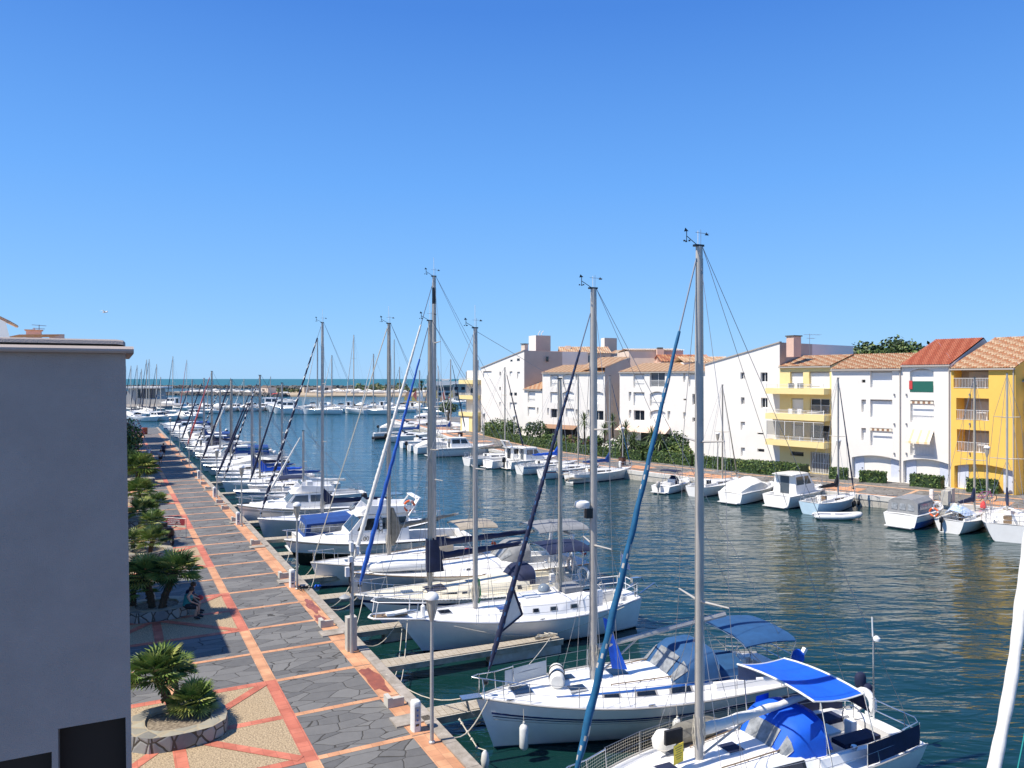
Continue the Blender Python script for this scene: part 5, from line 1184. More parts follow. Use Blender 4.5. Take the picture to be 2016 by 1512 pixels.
a, b_ = A3.u(1073), A3.u(1138); z = A3.z(836, 1100); mb = MB(awn3); mb.quad(A3.P(a, z, -.02), A3.P(b_, z, -.02), A3.P(b_, z-.6, -1.2), A3.P(a, z-.6, -1.2)); mb.build('awning', A3.root)
mb = MB(dark); fbox(mb, A3, a, b_, .1, 2.2, -.02, -.004); mb.build('patio_opening', A3.root)
A1 = block('low white three storey house with a small sloping tile roof against the grey side wall', 1032, 135, 1067.5, 130, (766, 766), (753, 751), 3.5, wallw, [z1_(800, 750, 885, 880, 's'), z1_(800, 930, 885, 1035, 's'), z1_(905, 935, 922, 1010, 'e'), z1_(775, 1100, 888, 1230, 'a')], tiles=AGED, depth=2)
# A0: big block with rising gable
F = Facade(947, 145, 1032, 135); F.wm = wallw; root = empty('apartment_building', F.p0, 0, 'big white end block with roofline rising to a grey shaded flank', 'building', BG)
zl, zr = F.z(725, 947), F.z(690, 1032); RR = []
for r in (z1_(480, 530, 495, 570, 'v'), z1_(595, 525, 625, 585, 'e'), z1_(680, 530, 712, 610, 'e'), z1_(605, 392, 628, 412, 'v'), z1_(680, 378, 710, 405, 'v'), z1_(478, 700, 494, 740, 'v'), z1_(595, 765, 628, 800, 'v'), z1_(645, 765, 678, 800, 'v'), z1_(595, 878, 628, 955, 'e'), z1_(645, 878, 678, 955, 'e'), z1_(478, 872, 495, 925, 'e'), z1_(295, 522, 390, 600, 'e')):
    RR.append((*F.rect(r[:4]), .25, r[4]))
RR = [(max(.03, r[0]), *r[1:]) for r in RR]
mb = MB(wallw)
zc = F.z(700, 1003); zs_ = zl-.05
lowR = [r for r in RR if r[3] < zs_]; hi = [r for r in RR if r[3] >= zs_]
facade_wall(mb, F, 0, zs_, lowR); mb.poly([F.P(0, zs_), F.P(F.L, zs_), F.P(F.L, zr), F.P(0, zl)])
for r in hi: mb2 = MB(glassd); fbox(mb2, F, r[0], r[1], r[2], r[3], -.03, -.004); mb2.build('window', root)
w1 = Vector(((1107-CX)*138/FP, 138, 0))-F.p0; mb.m(walltaupeshade); mb.quad(F.P(F.L, 0), w1, w1+Vector((0, 0, zr-.1)), F.P(F.L, zr)); mb.m(wallw); bk = F.n*9
mb.quad(w1, w1+bk, w1+bk+Vector((0, 0, zr)), w1+Vector((0, 0, zr-.1))); mb.quad(F.P(0, 0), F.P(0, 0, 9), F.P(0, zl, 9), F.P(0, zl)); mb.build('wall', root)
mb = MB(gut); mb.beam(F.P(-.1, zl+.05, .1), F.P(F.L, zr+.05, .1), .5, .14); mb.build('verge', root)
MB(rA).poly([F.P(0, zl-.01, .1), F.P(F.L, zr-.01, .1), w1+Vector((0, 0, zr-.12)), w1+bk+Vector((0, 0, zr-.01)), F.P(0, zl-.01, 9)]).build('roof', root)
for r in lowR: fillwin(root, F, r[:5], r[5])
o = MB(wallpeach); p = F.P(F.u(1026), 0, .8); z = 10-(688-HY)*137/FP; o.box(p+Vector((0, 0, z+.1)), (1.0, .8, 1.5), rz=.9); o.m(concd).box(p+Vector((0, 0, z+.95)), (1.25, 1.0, .12), rz=.9); o.build('chimney', root)
mb = MB(glassd); p0 = Vector(((1078-CX)*136.6/FP, 136.6, 10-(707-HY)*136.6/FP))-F.p0; mb.box(p0+Vector((-.05, -.2, 0)), (.35, .3, .9), rz=.35); mb.build('window', root)
A0 = F
# balcony tower at its left
Fb = Facade(919, 149, 948, 145.5); Fb.wm = wallpy; Fb.root = empty('apartment_building', Fb.p0, 0, 'pale yellow balcony tower at the water end of the far white block', 'building', BG)
mb = MB(wallw); facade_wall(mb, Fb, 0, 11.6, []); mb.quad(Fb.P(0, 0), Fb.P(0, 0, 6), Fb.P(0, 11.6, 6), Fb.P(0, 11.6)); mb.m(rA).quad(Fb.P(0, 11.61), Fb.P(Fb.L, 11.61), Fb.P(Fb.L, 11.61, 6), Fb.P(0, 11.61, 6)); mb.build('wall', Fb.root)
for py in (748, 778, 811):
    z = Fb.z(py, 935); mb = MB(wallpy); fbox(mb, Fb, -.5, Fb.L+.0, z-.75, z, -1.6, -1.4); fbox(mb, Fb, -.5, -.3, z-.75, z, -1.4, -.003); fbox(mb, Fb, Fb.L-.2, Fb.L, z-.75, z, -1.4, -.003); fbox(mb, Fb, -.3, Fb.L-.2, z-.75, z-.55, -1.4, -.003); mb.build('balcony', Fb.root); rail(Fb.root, Fb, -.5, Fb.L, z, z+.4, -1.5)
    mb = MB(glassd if py == 778 else shut); fbox(mb, Fb, 1.2, 2.6, z-.5, z+1.3, -.03, -.004); mb.build('window', Fb.root)
mb = MB(wallpy); fbox(mb, Fb, -.3, Fb.L-.3, 0, 3.4, -1.3, -.003); mb.build('ground_floor_bay', Fb.root); mb = MB(shut); fbox(mb, Fb, .3, 2.4, 0, 2.7, -1.34, -1.302); mb.build('garage_door', Fb.root)
# --- rooftops behind
def bbox(label, px0, px1, py0, D, dw, wm, side, roof=None, px2=None, name='rooftop_tower', cat='building', zbase=None):
    """box seen on two faces: px0..px1 lit left face, px1..px2 shaded right face"""
    zt = 10-(py0-HY)*D/FP; a = Vector(((px0-CX)*(D+dw)/FP, D+dw, 0)); b_ = Vector(((px1-CX)*D/FP, D, 0)); c = Vector(((px2-CX)*(D+dw*.5)/FP, D+dw*.5, 0)); root = empty(name, (b_.x, b_.y, 0), 0, label, cat)
    l_ = root.location; mb = MB(wm); Z0 = Vector((0, 0, zbase or 0)); Z = Vector((0, 0, zt)); d = a+c-b_
    for p, q_, m_ in ((a, b_, wm), (b_, c, side), (c, d, wm), (d, a, wm)): mb.m(m_).quad(p-l_+Z0, q_-l_+Z0, q_-l_+Z, p-l_+Z)
    mb.m(wm).quad(a-l_+Z, b_-l_+Z, c-l_+Z, d-l_+Z); mb.build('wall', root); return root, zt
t_, zt = bbox('left square stair tower, with white aerials on top', 1041, 1055, 660, 150, 3, wallw, walltaupeshade, px2=1084)
mb = MB(plast); 
for x in (0, .6): mb.tube([(.5+x, .4, zt), (.5+x, .4, zt+.35), (.9+x, .4, zt+.9)], .07, 5)
mb.build('aerial', t_)
bbox('second square stair tower, right of the other, partly behind a tall mast', 1183, 1190, 665, 150, 3, wallw, walltaupeshade, px2=1214.5)
def back_block(label, px0, px1, D, py_e, py_r, wm, tiles=PALE, sb=5, dd=0, wins=()):
    F = Facade(px0, D, px1, D+dd); F.wm = wm; root = empty('apartment_building', F.p0, 0, label, 'building', 'apartment buildings in the second row'); ze, zr = F.z(py_e, (px0+px1)/2), 10-(py_r-HY)*(F.D(F.L/2, sb))/FP
    mb = MB(wm); fbox(mb, F, 0, F.L, 0, ze, 0, sb*2); mb.build('wall', root); mb = MB()
    for t in dict.fromkeys(tiles): mb.m(t)
    tiled(mb, F.P(-.2, ze+.03, -.3), F.P(F.L+.2, ze+.03, -.3), F.P(F.L+.2, zr, sb), F.P(-.2, zr, sb), pitch=.4, rowlen=.6); mb.m(tiles[0]).quad(F.P(0, ze, sb*2+.1), F.P(F.L, ze, sb*2+.1), F.P(F.L, zr-.03, sb), F.P(0, zr-.03, sb)); mb.build('roof', root)
    for px, pa, pb, w_ in wins:
        u_ = F.u(px); mb = MB(glassg); fbox(mb, F, u_, u_+w_, F.z(pb, px), F.z(pa, px), -.05, -.004); mb.build('window', root)
    F.root, F.ze, F.zr = root, ze, zr; return F
B1_ = back_block('taupe upper storey with pale tile roof and small windows, behind the grey flank wall', 1104, 1202, 142, 695.5, 682.5, walltaupeshade, sb=6, wins=((1118, 701, 710, .3), (1127, 700, 713, .5), (1158, 700, 713, .5), (1168, 700, 710, .3), (1187, 701, 711, .4)))
mb = MB(wallpeach); mb.box(B1_.P(B1_.u(1121), B1_.ze+1.1, 4), (1.0, .8, .9)); mb.build('chimney', B1_.root)
B2_ = back_block('small white rooftop block between the second stair tower and the pink house', 1202, 1238, 146, 696, 689, wallw, dd=-2, sb=3)
B3_ = back_block('pink upper storey with a boxy chimney stack, behind the pale tiled roofs', 1238, 1345, 128, 690, 686.5, wallpeach, tiles=(wallpeach, wallpeach), sb=7)
mb = MB(pinkw); u_ = B3_.u(1291); zc = B3_.z(688, 1300); fbox(mb, B3_, u_, u_+1.1, B3_.ze-2.5, zc, -1.4, -.003); mb.m(concd); fbox(mb, B3_, u_+.1, u_+1.0, zc, zc+.3, -1.2, -.2); mb.build('chimney', B3_.root)
B4_ = back_block('brown tiled house roof behind, just left of the gable wall', 1302, 1400, 122, 712, 698, pinkw, tiles=(rC, rA, rC, rA), sb=4)
B5_ = back_block('pale tiled roof rising towards the tall white gable wall', 1346, 1440, 110, 713, 702, wallw, tiles=PALE, sb=4)

# ================================================================ GARDEN
rng = random.Random(21)
def hedge(P0_, P1_, w_, h, label, group='clipped hedges on the opposite promenade', dens=46, size=.13):
    P0_, P1_ = Vector((*P0_, 0)), Vector((*P1_, 0)); d = P1_-P0_; L = d.length; rz = math.atan2(d.y, d.x)
    root = empty('hedge', P0_, rz, label, 'hedge', group)
    mb = MB(hedgeA); n_ = max(3, int(L/.5)); rings = []
    for i in range(n_+1):
        x = L*i/n_; j = lambda: rng.uniform(-.05, .05)
        rings.append([(x, -w_/2+.08+j(), 0), (x, -w_/2+.08+j(), h*.55), (x, -w_/2+.1+j(), h-.08+j()), (x, j(), h-.06+j()), (x, w_/2-.1+j(), h-.08+j()), (x, w_/2-.08+j(), 0)])
    mb.loft(rings, cap=True)
    area = 2*L*h+L*w_+2*w_*h; N = int(area*dens)
    for i in range(N):
        r_ = rng.random()*area
        if r_ < 2*L*h: p = Vector((rng.random()*L, (-1 if rng.random() < .6 else 1)*w_/2, rng.random()*h)); nr = Vector((0, p.y, 0)).normalized()
        elif r_ < 2*L*h+L*w_: p = Vector((rng.random()*L, rng.uniform(-.5, .5)*w_, h)); nr = Vector((0, 0, 1))
        else: p = Vector((rng.choice((0, L)), rng.uniform(-.5, .5)*w_, rng.random()*h)); nr = Vector((1 if p.x > 0 else -1, 0, 0))
        p += nr*rng.uniform(-.09, .04); nr = (nr+Vector((rng.gauss(0, .6), rng.gauss(0, .6), rng.gauss(0, .6)))).normalized(); a = nr.cross(Vector((rng.gauss(0, 1), rng.gauss(0, 1), rng.gauss(0, 1)))).normalized(); b2 = nr.cross(a); s_ = size*rng.uniform(.5, 1.2)
        mb.m(rng.choice((hedgeA, hedgeB, hedgeB, hedgeC if rng.random() < .5 else hedgeB))); mb.add([p-a*s_, p-b2*s_*.6, p+a*s_, p+b2*s_*.6], [(0, 1, 2, 3)])
    mb.build('foliage', root); return root
g = lambda px, py: tuple(G(px, py, 0))[:2]
def off2(p, q, w_): d = (Vector(q)-Vector(p)).normalized(); n_ = Vector((-d.y, d.x)); n_ = n_ if n_.y > 0 else -n_; return tuple(Vector(p)+n_*w_/2), tuple(Vector(q)+n_*w_/2)
HS = [((952, 857), (1011, 871.5), 1.1, 1.2), ((1011, 871.5), (1084, 885), 1.1, 1.2), ((1084, 885), (1157, 896), 1.1, 1.2), ((1157, 896), (1262, 907.5), 1.1, 1.2), ((1268, 908), (1360, 918), 1.3, 1.25), ((1364, 919), (1464, 930.5), 1.3, 1.25), ((1464, 930.5), (1575, 942), 1.9, 1.3)]
for i, (a, b_, w_, h) in enumerate(HS):
    p, q = off2(g(*a), g(*b_), w_)
    hedge(p, q, w_, h, ['far end of the long clipped hedge, below the white block with yellow balconies', 'stretch of clipped hedge beneath the big round bushes', 'stretch of clipped hedge in front of the reddish shrubs', 'stretch of clipped hedge behind the moored sloops, ending by the near garden lamp', 'hedge section in front of the yucca trees and round table', 'hedge section just right of the tall foreground mast, below the gable wall', 'wide hedge block ending beside the barred gate'][i])
for a, b_, h, lb in (((1632, 943), (1669, 945), 1.1, 'small square hedge right of the barred gate'), ((1692, 949), (1745, 952), 1.05, 'short hedge in front of the arched garage bay'), ((1790, 957), (1851, 963), 1.1, 'short hedge before the white block with the green balcony screen'), ((1903, 969), (1965, 973), 1.15, 'short hedge before the ochre yellow block, behind the bicycle')):
    p, q = off2(g(*a), g(*b_), 1.2); hedge(p, q, 1.2, h, lb)
yl = mat('yucca_leaf', (.03, .065, .02), .5, vs=2, col2=(.11, .16, .045)); yl2 = mat('yucca_leaf_pale', (.14, .19, .07), .5, var=.2)
def yucca(px, py, D, h, R, label, group='spiky yucca trees in the opposite garden', nf=70, heads=1):
    b = PD(px, HY, D-4); b.z = 0; h += .9; R *= 1.1; root = empty('yucca_tree', b, 0, label, 'yucca', group); mb = MB(yl); tr = MB(bark).sh(True)
    for k in range(heads):
        t = Vector((rng.uniform(-.5, .5)*k, rng.uniform(-.4, .4)*k, h*(1-.22*k))); tr.tube([(0, 0, 0), t*.5+Vector((.05, 0, 0)), t], [.16, .12, .1], 7)
        for i in range(nf):
            a = i*2.399; el = radians(88-150*((i+.5)/nf)); d = Vector((cos(a)*cos(el), sin(a)*cos(el), sin(el))); s_ = d.cross(Vector((0, 0, 1))); s_ = s_.normalized()*.055 if s_.length > .05 else Vector((.055, 0, 0)); r_ = R*rng.uniform(.8, 1.1)
            mb.m(yl if rng.random() < .7 else yl2); mid = t+d*r_*.55; mb.add([t-s_*.5, mid-s_, t+d*r_-Vector((0, 0, .15*r_)), mid+s_, t+s_*.5], [(0, 1, 2, 3, 4)])
    mb.build('crown', root); tr.build('trunk', root); return root
for px, D, h, R, lb, hd in ((1150, 112, 3.2, 1.6, 'yucca tree farthest left, in front of the tall-masted view of the arched block', 1), (1206, 108, 3.4, 1.3, 'yucca tree under the narrow taupe wing', 1), (1232, 104, 2.6, 1.4, 'yucca tree right beside the white flowering bush', 2), (1248, 101, 1.5, 1.4, 'low many-headed yucca clump behind the hedge', 2), (1283, 99, 2.1, 1.4, 'yucca clump below the pink awning', 2), (1300, 98, 1.6, 1.3, 'yucca at the right end of the clump, left of the dark round bush', 1), (1190, 110, 2.1, 1.2, 'short yucca just left of the taupe wing', 1), (1224, 100, 1.2, 1.2, 'lowest yucca, close behind the garden lamp', 1)):
    yucca(px, 0, D, h, R, lb, heads=hd)
for px, D, r_, h, lb, kw in ((985, 133, 2.6, 3.0, 'wide loose green shrub before the white end block', {}), (1003, 130, 2.2, 2.8, 'taller half of the green shrub mass in front of the end block', {}), (967, 137, 1.8, 2.3, 'low dark shrub at the left end of the garden', {}), (1057, 121, 2.0, 3.2, 'dark rounded evergreen bush before the low three storey house', {'mats': (hedgeA, hedgeA, hedgeB)}), (1082, 117, 1.3, 1.6, 'green bush to the right of the dark round evergreen', {}), (1125, 112, 1.7, 1.7, 'reddish brown leafy shrub behind the hedge', {'mats': (redleaf, hedgeB, redleaf, hedgeC)}), (1145, 111, 1.2, 1.3, 'second reddish shrub, nearer the yucca trees', {'mats': (redleaf, hedgeB, hedgeB)}), (1210, 99, 1.4, 2.2, 'bush covered in white blossom beside the garden lamp', {'flowers': flw}), (1333, 97, 1.4, 3.3, 'tall dark rounded bush at the right of the pink awnings', {'mats': (hedgeA, hedgeB)}), (1322, 94, 1.3, 2.2, 'mid green bush in front of the tall dark rounded one', {}), (1346, 93, 1.1, 1.9, 'light green bush against the corner of the gable wall', {'mats': (hedgeB, hedgeC)}), (1298, 96, 1.1, 1.2, 'low bush between the yucca clumps and the round table', {}), (1172, 114, 1.4, 1.6, 'dark bush behind the tall white mast', {'mats': (hedgeA, hedgeB)}), (1262, 106, 1.3, 1.5, 'dark bush behind the yucca clumps', {'mats': (hedgeA, hedgeB)}), (1105, 119, 1.1, 1.3, 'small bush under the left patio awning', {})):
    shrub(Vector(((px-CX)*D/FP, D, 0)), r_, h, lb, n=900, size=.2, rng=rng, **kw)
q = G(1340, 899); root = empty('garden_table', q, 0, 'round white table top showing above the hedge', 'table'); MB(plast).lathe([(.9, 1.3), (.95, 1.33), (.9, 1.36)], n=20).build('table_top', root); MB(plast).tube([(0, 0, 0), (0, 0, 1.3)], .06, 8).build('leg', root)
def tree(loc, r_, h, tr_h, label, n=3000, size=.4, group=None, name='broadleaf_tree'):
    root = empty(name, loc, 0, label, 'tree', group); mb = MB(treeA); bl = []
    for k in range(16):
        a = k*2.399; q = (k/16)**.5; bl.append(((cos(a)*r_*.75*q, sin(a)*r_*.75*q, tr_h+(h-tr_h)*(.35+.4*(1-q)+rng.uniform(-.08, .12))), (r_*.38, r_*.38, (h-tr_h)*.26)))
    foliage(mb, bl, n, size, (treeA, treeA, treeB, treeB, treeC), rng, shell=.6, up=.3); mb.build('crown', root)
    t = MB(bark).sh(True); t.tube([(0, 0, 0), (.1, 0, tr_h*.6), (0, .1, tr_h*1.2)], [.3, .24, .18], 8)
    for k in range(6): a = k*1.05; t.tube([(0, 0, tr_h), (cos(a)*r_*.3, sin(a)*r_*.3, tr_h+(h-tr_h)*.35), (cos(a)*r_*.6, sin(a)*r_*.6, tr_h+(h-tr_h)*.6)], [.14, .09, .04], 6)
    t.build('trunk', root); return root
tree(Vector(((1705-CX)*118/FP, 118, 0)), 6.6, 15.7, 7, 'leafy green tree top behind the tiled roofs, left half of the crown', n=12000, size=.34)
tree(Vector(((1775-CX)*120/FP, 120, 0)), 7.0, 16.7, 7, 'taller leafy tree top behind the tiled roofs, right beside the red roof', n=12000, size=.34)
tree(G(882, 833), 2.4, 5.2, 1.8, 'small round tree on the far quay square', n=1500, size=.22)
for px, py, h, lb in ((1012, 871, 4.3, 'garden lamp post far left, before the loose shrubs'), (953, 862, 4.3, 'lamp post beside the pale yellow balcony tower'), (1226, 912, 4.3, 'lamp post with white shade beside the flowering bush'), (1413, 929, 4.3, 'lamp post in front of the tall gable wall'), (1651, 953, 4.3, 'lamp post near the barred gate and small square hedge'), (1943, 976, 4.3, 'lamp post with the bicycle leaning on it, before the ochre building'), (880, 853, 4.2, 'distant lamp post beside the small round tree')):
    lamp_post(G(px, py), lb, h=h, group='lamp posts on the opposite promenade', s=1.25)
for i, (px, py, lb) in enumerate(((1221, 923, 'white power pedestal opposite, below the flowering bush'), (1834, 984, 'white power pedestal between the blue and white boat and the navy sail'), (905, 866, 'white pedestal on the far square'))): pedestal(G(px, py), radians(135), lb, group='white power pedestals on the opposite quay')
for px, py, lb in ((906, 862, 'dark square litter bin by the far lamp post'), (1225, 916, 'dark litter bin behind the opposite white pedestal')):
    root = empty('litter_bin', G(px, py), .7, lb, 'bin', None); mb = MB(mat('brown_bin', (.1, .05, .035), .8)); mb.box((0, 0, .45), (.6, .6, .9)); mb.build('body', root); MB(blackp).box((0, 0, .93), (.64, .64, .06)).build('lid', root)
# concrete cabinets near R14
root = empty('concrete_cabinet', G(1866, 992), radians(135), 'pair of weathered concrete service cabinets on the opposite kerb', 'cabinet'); MB(conc).box((0, -.55, .6), (.5, .8, 1.2)).build('cabinet', root); MB(conc).box((0, .45, .55), (.5, .8, 1.1)).build('cabinet', root)
# bicycle
p = G(1939, 987); root = empty('bicycle', p, -.25, 'bicycle with purple frame leaning on the lamp post before the ochre building', 'bicycle')
for x in (-.52, .52):
    o = MB(rubber).sh(True).tube([(x+.33*cos(a), 0, .34+.33*sin(a)) for a in [2*pi*k/20 for k in range(21)]], .028, 6).build('wheel', root); mb = MB(steel)
    for k in range(12): mb.tube([(x, 0, .34), (x+.31*cos(k*pi/6), 0, .34+.31*sin(k*pi/6))], .006, 3)
    mb.build('spokes', o)
mb = MB(mat('purple_frame', (.3, .06, .22), .4)); bb = (-.08, 0, .3); st = (-.2, 0, .78); hd_ = (.38, 0, .82)
for a, b_ in ((bb, st), (bb, hd_), (st, hd_), (bb, (-.52, 0, .34)), (st, (-.52, 0, .34)), (hd_, (.52, 0, .34))): mb.tube([a, b_], .028, 6)
mb.build('frame', root); MB(plast).tube([(.36, -.28, 1.0), (.42, -.1, .98), (.36, 0, .9), (.42, .1, .98), (.36, .28, 1.0)], .018, 5).build('handlebar', root); MB(greenm).box((-.22, 0, .95), (.28, .13, .06)).build('saddle', root); MB(blackp).tube([(-.16, -.12, .2), (0, .12, .4)], .02, 5).build('pedals', root)
# ================================================================ LARGE BOATS AT THE NEAR QUAY
LG = 'boats moored bow-in along the near promenade'
def big(name, label, bow, f, L, B, fb, hm, dm, stripe=None, bt=boot, sternw=.74, well=None, rake=.45, cat='sailboat', band=None):
    loc, rz = place_bow(bow, f, L); root = empty(name, loc, rz, label, cat, LG); H = Hull(L, B, fb, sternw=sternw, rake=rake)
    H.build(root, hm, stripe, bt, n=30, band=band); well = well or (.5, L*.3, B*.26, fb[1]-.45)
    H.deck(root, dm, well=well, wm=gel2, n=30); return root, H
def toe(root, H, m, r=.022):
    mb = MB(m).sh(True)
    for s in (1, -1): mb.tube([(x, s*(H.hb(x)+.004), H.sh(x)+.02) for x in [H.L*i/26 for i in range(27)]], r, 6)
    mb.build('toe_rail', root)
def coam(root, H, x0, x1, w, m=gel, h=.22):
    for s in (1, -1):
        mb = MB(m).sh(True); mb.loft([[(x, s*(w-.09), H.sh(x)), (x, s*(w-.06), H.sh(x)+h*k), (x, s*(w+.1), H.sh(x)+h*k), (x, s*(w+.17), H.sh(x))] for x, k in ((x0, .4), (x0+.3, .8), ((x0+x1)/2, 1), (x1, 1.15))], cap=True); mb.build('cockpit_coaming', root)
        MB(steel).sh(True).lathe([(.08, 0), (.06, .06), (.09, .12), (.07, .16)], c=(x0+(x1-x0)*.6, s*(w+.02), H.sh(x0)+h+.0), n=10).build('winch', root)
def cleats(root, H, xs):
    for x in xs:
        for s in (1, -1): MB(steel).box((x, s*(H.hb(x)-.1), H.sh(x)+.06), (.22, .04, .04)).box((x, s*(H.hb(x)-.1), H.sh(x)+.03), (.06, .04, .06)).build('cleat', root)
def handrails(root, top, x0, x1, w0, w1):
    for s in (1, -1):
        mb = MB(teak); N = 6; P = [Vector((x0+(x1-x0)*k/N, s*(w0+(w1-w0)*k/N), top(x0+(x1-x0)*k/N, w0)+.06)) for k in range(N+1)]; mb.tube(P, .018, 5)
        for p in P: mb.tube([p, p-Vector((0, 0, .1))], .014, 4)
        mb.build('handrail', root)
# ---- B1 foreground yacht with bright blue awnings
mastp = Vector((4.6, 18.9)); f1 = Vector((-.905, -.425)); L = 10.3; J = 3.7; bow = mastp+f1*J
root, H = big('sailboat', 'nearest yacht, bottom right, with bright blue awning and teal furled sail', bow, f1, L, 3.4, (1.35, 1.1, 1.02), gel, deckm, stripe=None, well=(.5, 3.75, .85, .65))
toe(root, H, alug); x0, x1 = 3.8, 8.3; top, sp = trunk(root, H, x0, x1, 1.12, .5, .46, .08, gel); mx = L-J
side_window(root, sp, x0+.35, x0+1.35, .3, .8, m=mat('smoked_window', (.03, .015, .02), .1, spec=.8), frame=blackp); side_window(root, sp, x0+1.5, x0+2.5, .32, .78, m=_m['smoked_window'], frame=blackp); side_window(root, sp, x0+2.7, x0+3.1, .35, .75, frame=blackp)
hatch(root, x1-.75, 0, top(x1-.75)-.03, .5, .5, m=cnavy); hatch(root, mx-1.0, 0, top(mx-1.0)-.03, .5, .5, m=cnavy); hatch(root, x1+.6, 0, H.sh(x1+.6)+.03, .42, .42)
MB(cgrey).box((mx-.9, -1.0, H.sh(mx)+.09), (2.4, .5, .12)).build('deck_mat', root)
handrails(root, top, x0+.3, mx-.2, .74, .6); coam(root, H, .6, x0, 1.05); cleats(root, H, (1.0, L*.55, L-.9))
bowrail(root, H, L*.86); sternrail(root, H, 1.1)
lifelines(root, H, [1.1, 2.6, 4.3, 6.0, 7.5, L*.86], net=False); 
mb = MB(rope)
for s in (1, -1):
    x = 6.0
    while x < L-.25: b_ = H.hb(x)*.95; mb.tube([(x, s*b_, H.sh(x)), (x, s*b_, H.sh(x)+.58)], .004, 3, cap=False); x += .085
    for q in range(1, 8): mb.tube([(xx, s*H.hb(xx)*.95, H.sh(xx)+.6*q/8) for xx in [6, 7, 8, 9, L-.25]], .004, 3, cap=False)
mb.build('safety_net', root)
mast_rig(root, H, mx, top(mx)-.04, 13.25-WZ, r=.088, m=alug, spread=((.31, .95), (.62, .78)), lod=0, backs=2)
furl(root, (L-.1, 0, H.sh(L)+.1), (mx+.1, 0, 13.25-WZ-.35), .095, cteal, alug, frac=.06, turns=5, lo=.03, hi=.86)
zbm = top(mx)+.62; boom_cover(root, mx, zbm, 4.1, h0=.3, h1=.12, wd=.14, m=cwhite, rise=.35, r=.075, mboom=alu)
MB(alu).tube([(mx-.15, 0, top(mx)+.1), (mx-1.6, 0, zbm+.1)], .03, 6).build('boom_vang', root)
sh_ = sprayhood(root, H, x0-.35, x0+1.15, 1.05, top(x0)-.42, 1.05, cbright, fw=.8)
for s in (1, -1):   # side curtains of the cockpit tent
    o = MB(cbright).poly([(x0-.35, s*1.0, top(x0)-.4), (x0+.2, s*1.03, top(x0)-.35), (x0+.1, s*.95, top(x0)+.55), (x0-.3, s*.9, top(x0)+.6)]).build('side_curtain', root)
o = MB(cbright).sh(True).loft([[(x0-.36, y, top(x0)-.42+1.05*(1-abs(y/1.05)**3)**.5) for y in (-1.02, -.7, -.35, 0, .35, .7, 1.02)], [(x0-.6, y, top(x0)-.5+1.05*(1-abs(y/1.05)**3)**.5) for y in (-1.02, -.7, -.35, 0, .35, .7, 1.02)]]).build('cockpit_tent', root)
# flat awning on poles over the cockpit
ax0, ax1, az = 2.5, 4.2, 2.95
pts = []
for i in range(9):
    t = i/8; pts.append([Vector((ax0+(ax1-ax0)*t, w_, az-.10*abs(w_/1.35)**2-.07*sin(pi*t)+(.1*t))) for w_ in (-1.35, -.9, -.45, 0, .45, .9, 1.35)])
mb = MB(cbright).sh(True); mb.loft(pts); mb.loft([[p-Vector((0, 0, .012)) for p in r] for r in pts[::-1]]); aw = mb.build('awning', root)
mb = MB(cwhite).sh(True)
for s in (0, -1): mb.tube([r[s] for r in pts], .022, 5)
mb.tube(pts[0], .03, 6); mb.tube(pts[-1], .03, 6); mb.build('awning_trim', aw)
mb = MB(cnavy).loft([pts[0], [p+Vector((-.25, 0, -.55)) for p in pts[0]]]); mb.build('awning_flap', aw)
MB(cgrey).loft([[r[0]+Vector((0, .01, 0)) for r in pts[5:]], [r[0]+Vector((0, .03, -.42)) for r in pts[5:]]]).build('mesh_screen', aw)
for x, i in ((2.0, 0), (3.6, 7)):
    for s, k in ((1, -1), (-1, 0)): MB(steel).tube([(x+.1, s*1.5, H.sh(x)), pts[i][k]], .016, 5).build('awning_pole', root)
for s in (1, -1):  # navy weather cloths on the stern quarter
    o = MB(cnavy).sh(True).loft([[(x, s*(H.hb(x)*.95), H.sh(x)+.58) for x in (.3, .8, 1.4, 2.0, 2.6)], [(x, s*(H.hb(x)*.95+.03*sin(x*9)), H.sh(x)+.32) for x in (.3, .8, 1.4, 2.0, 2.6)], [(x, s*(H.hb(x)*.95), H.sh(x)+.04) for x in (.3, .8, 1.4, 2.0, 2.6)]]).build('weather_cloth', root)
horseshoe(root, (.0, -.75, H.sh(0)+.38), m=plast, R=.3, r=.11); fender(root, -.05, -1.1, .75, L=.7, r=.13)
outboard(root, .0, -.95, H.sh(0)+.75, m=gel, s=.9, leg=False, cover=cnavy); outboard(root, -.12, -.8, H.sh(0)+.5, m=cnavy, s=.8, leg=False)
MB(steel).tube([(.1, -.35, H.sh(0)), (.1, -.35, H.sh(0)+2.35)], .028, 6).build('antenna_pole', root)
MB(plast).sh(True).lathe([(.02, 0), (.1, .03), (.1, .1), (.04, .16)], c=(.1, -.25, H.sh(0)+2.3), n=12).build('satellite_antenna', root); MB(plast).tube([(.1, -.38, H.sh(0)+2.4), (.08, -.42, H.sh(0)+2.95)], .02, 6).build('antenna', root)
wheel(root, 1.3, 0, H.sh(1)+.35, .38); MB(cnavy).box((1.9, .6, H.sh(1)+.22), (1.3, .45, .12)).box((1.9, -.6, H.sh(1)+.22), (1.3, .45, .12)).build('cushions', root)
MB(gel2).box((2.45, 0, H.sh(2)+.25), (.8, .5, .06)).build('cockpit_table', root)
o = MB(yellowp).box((mx+.7, .1, H.sh(mx)+.62), (.36, .012, .46), rz=.25).build('notice', root); q = MB(blackp)
for k in range(6): q.box((mx+.7, .109, H.sh(mx)+.78-.055*k), (.26-.05*(k % 3), .003, .012), rz=.25)
q.build('notice_print', o)
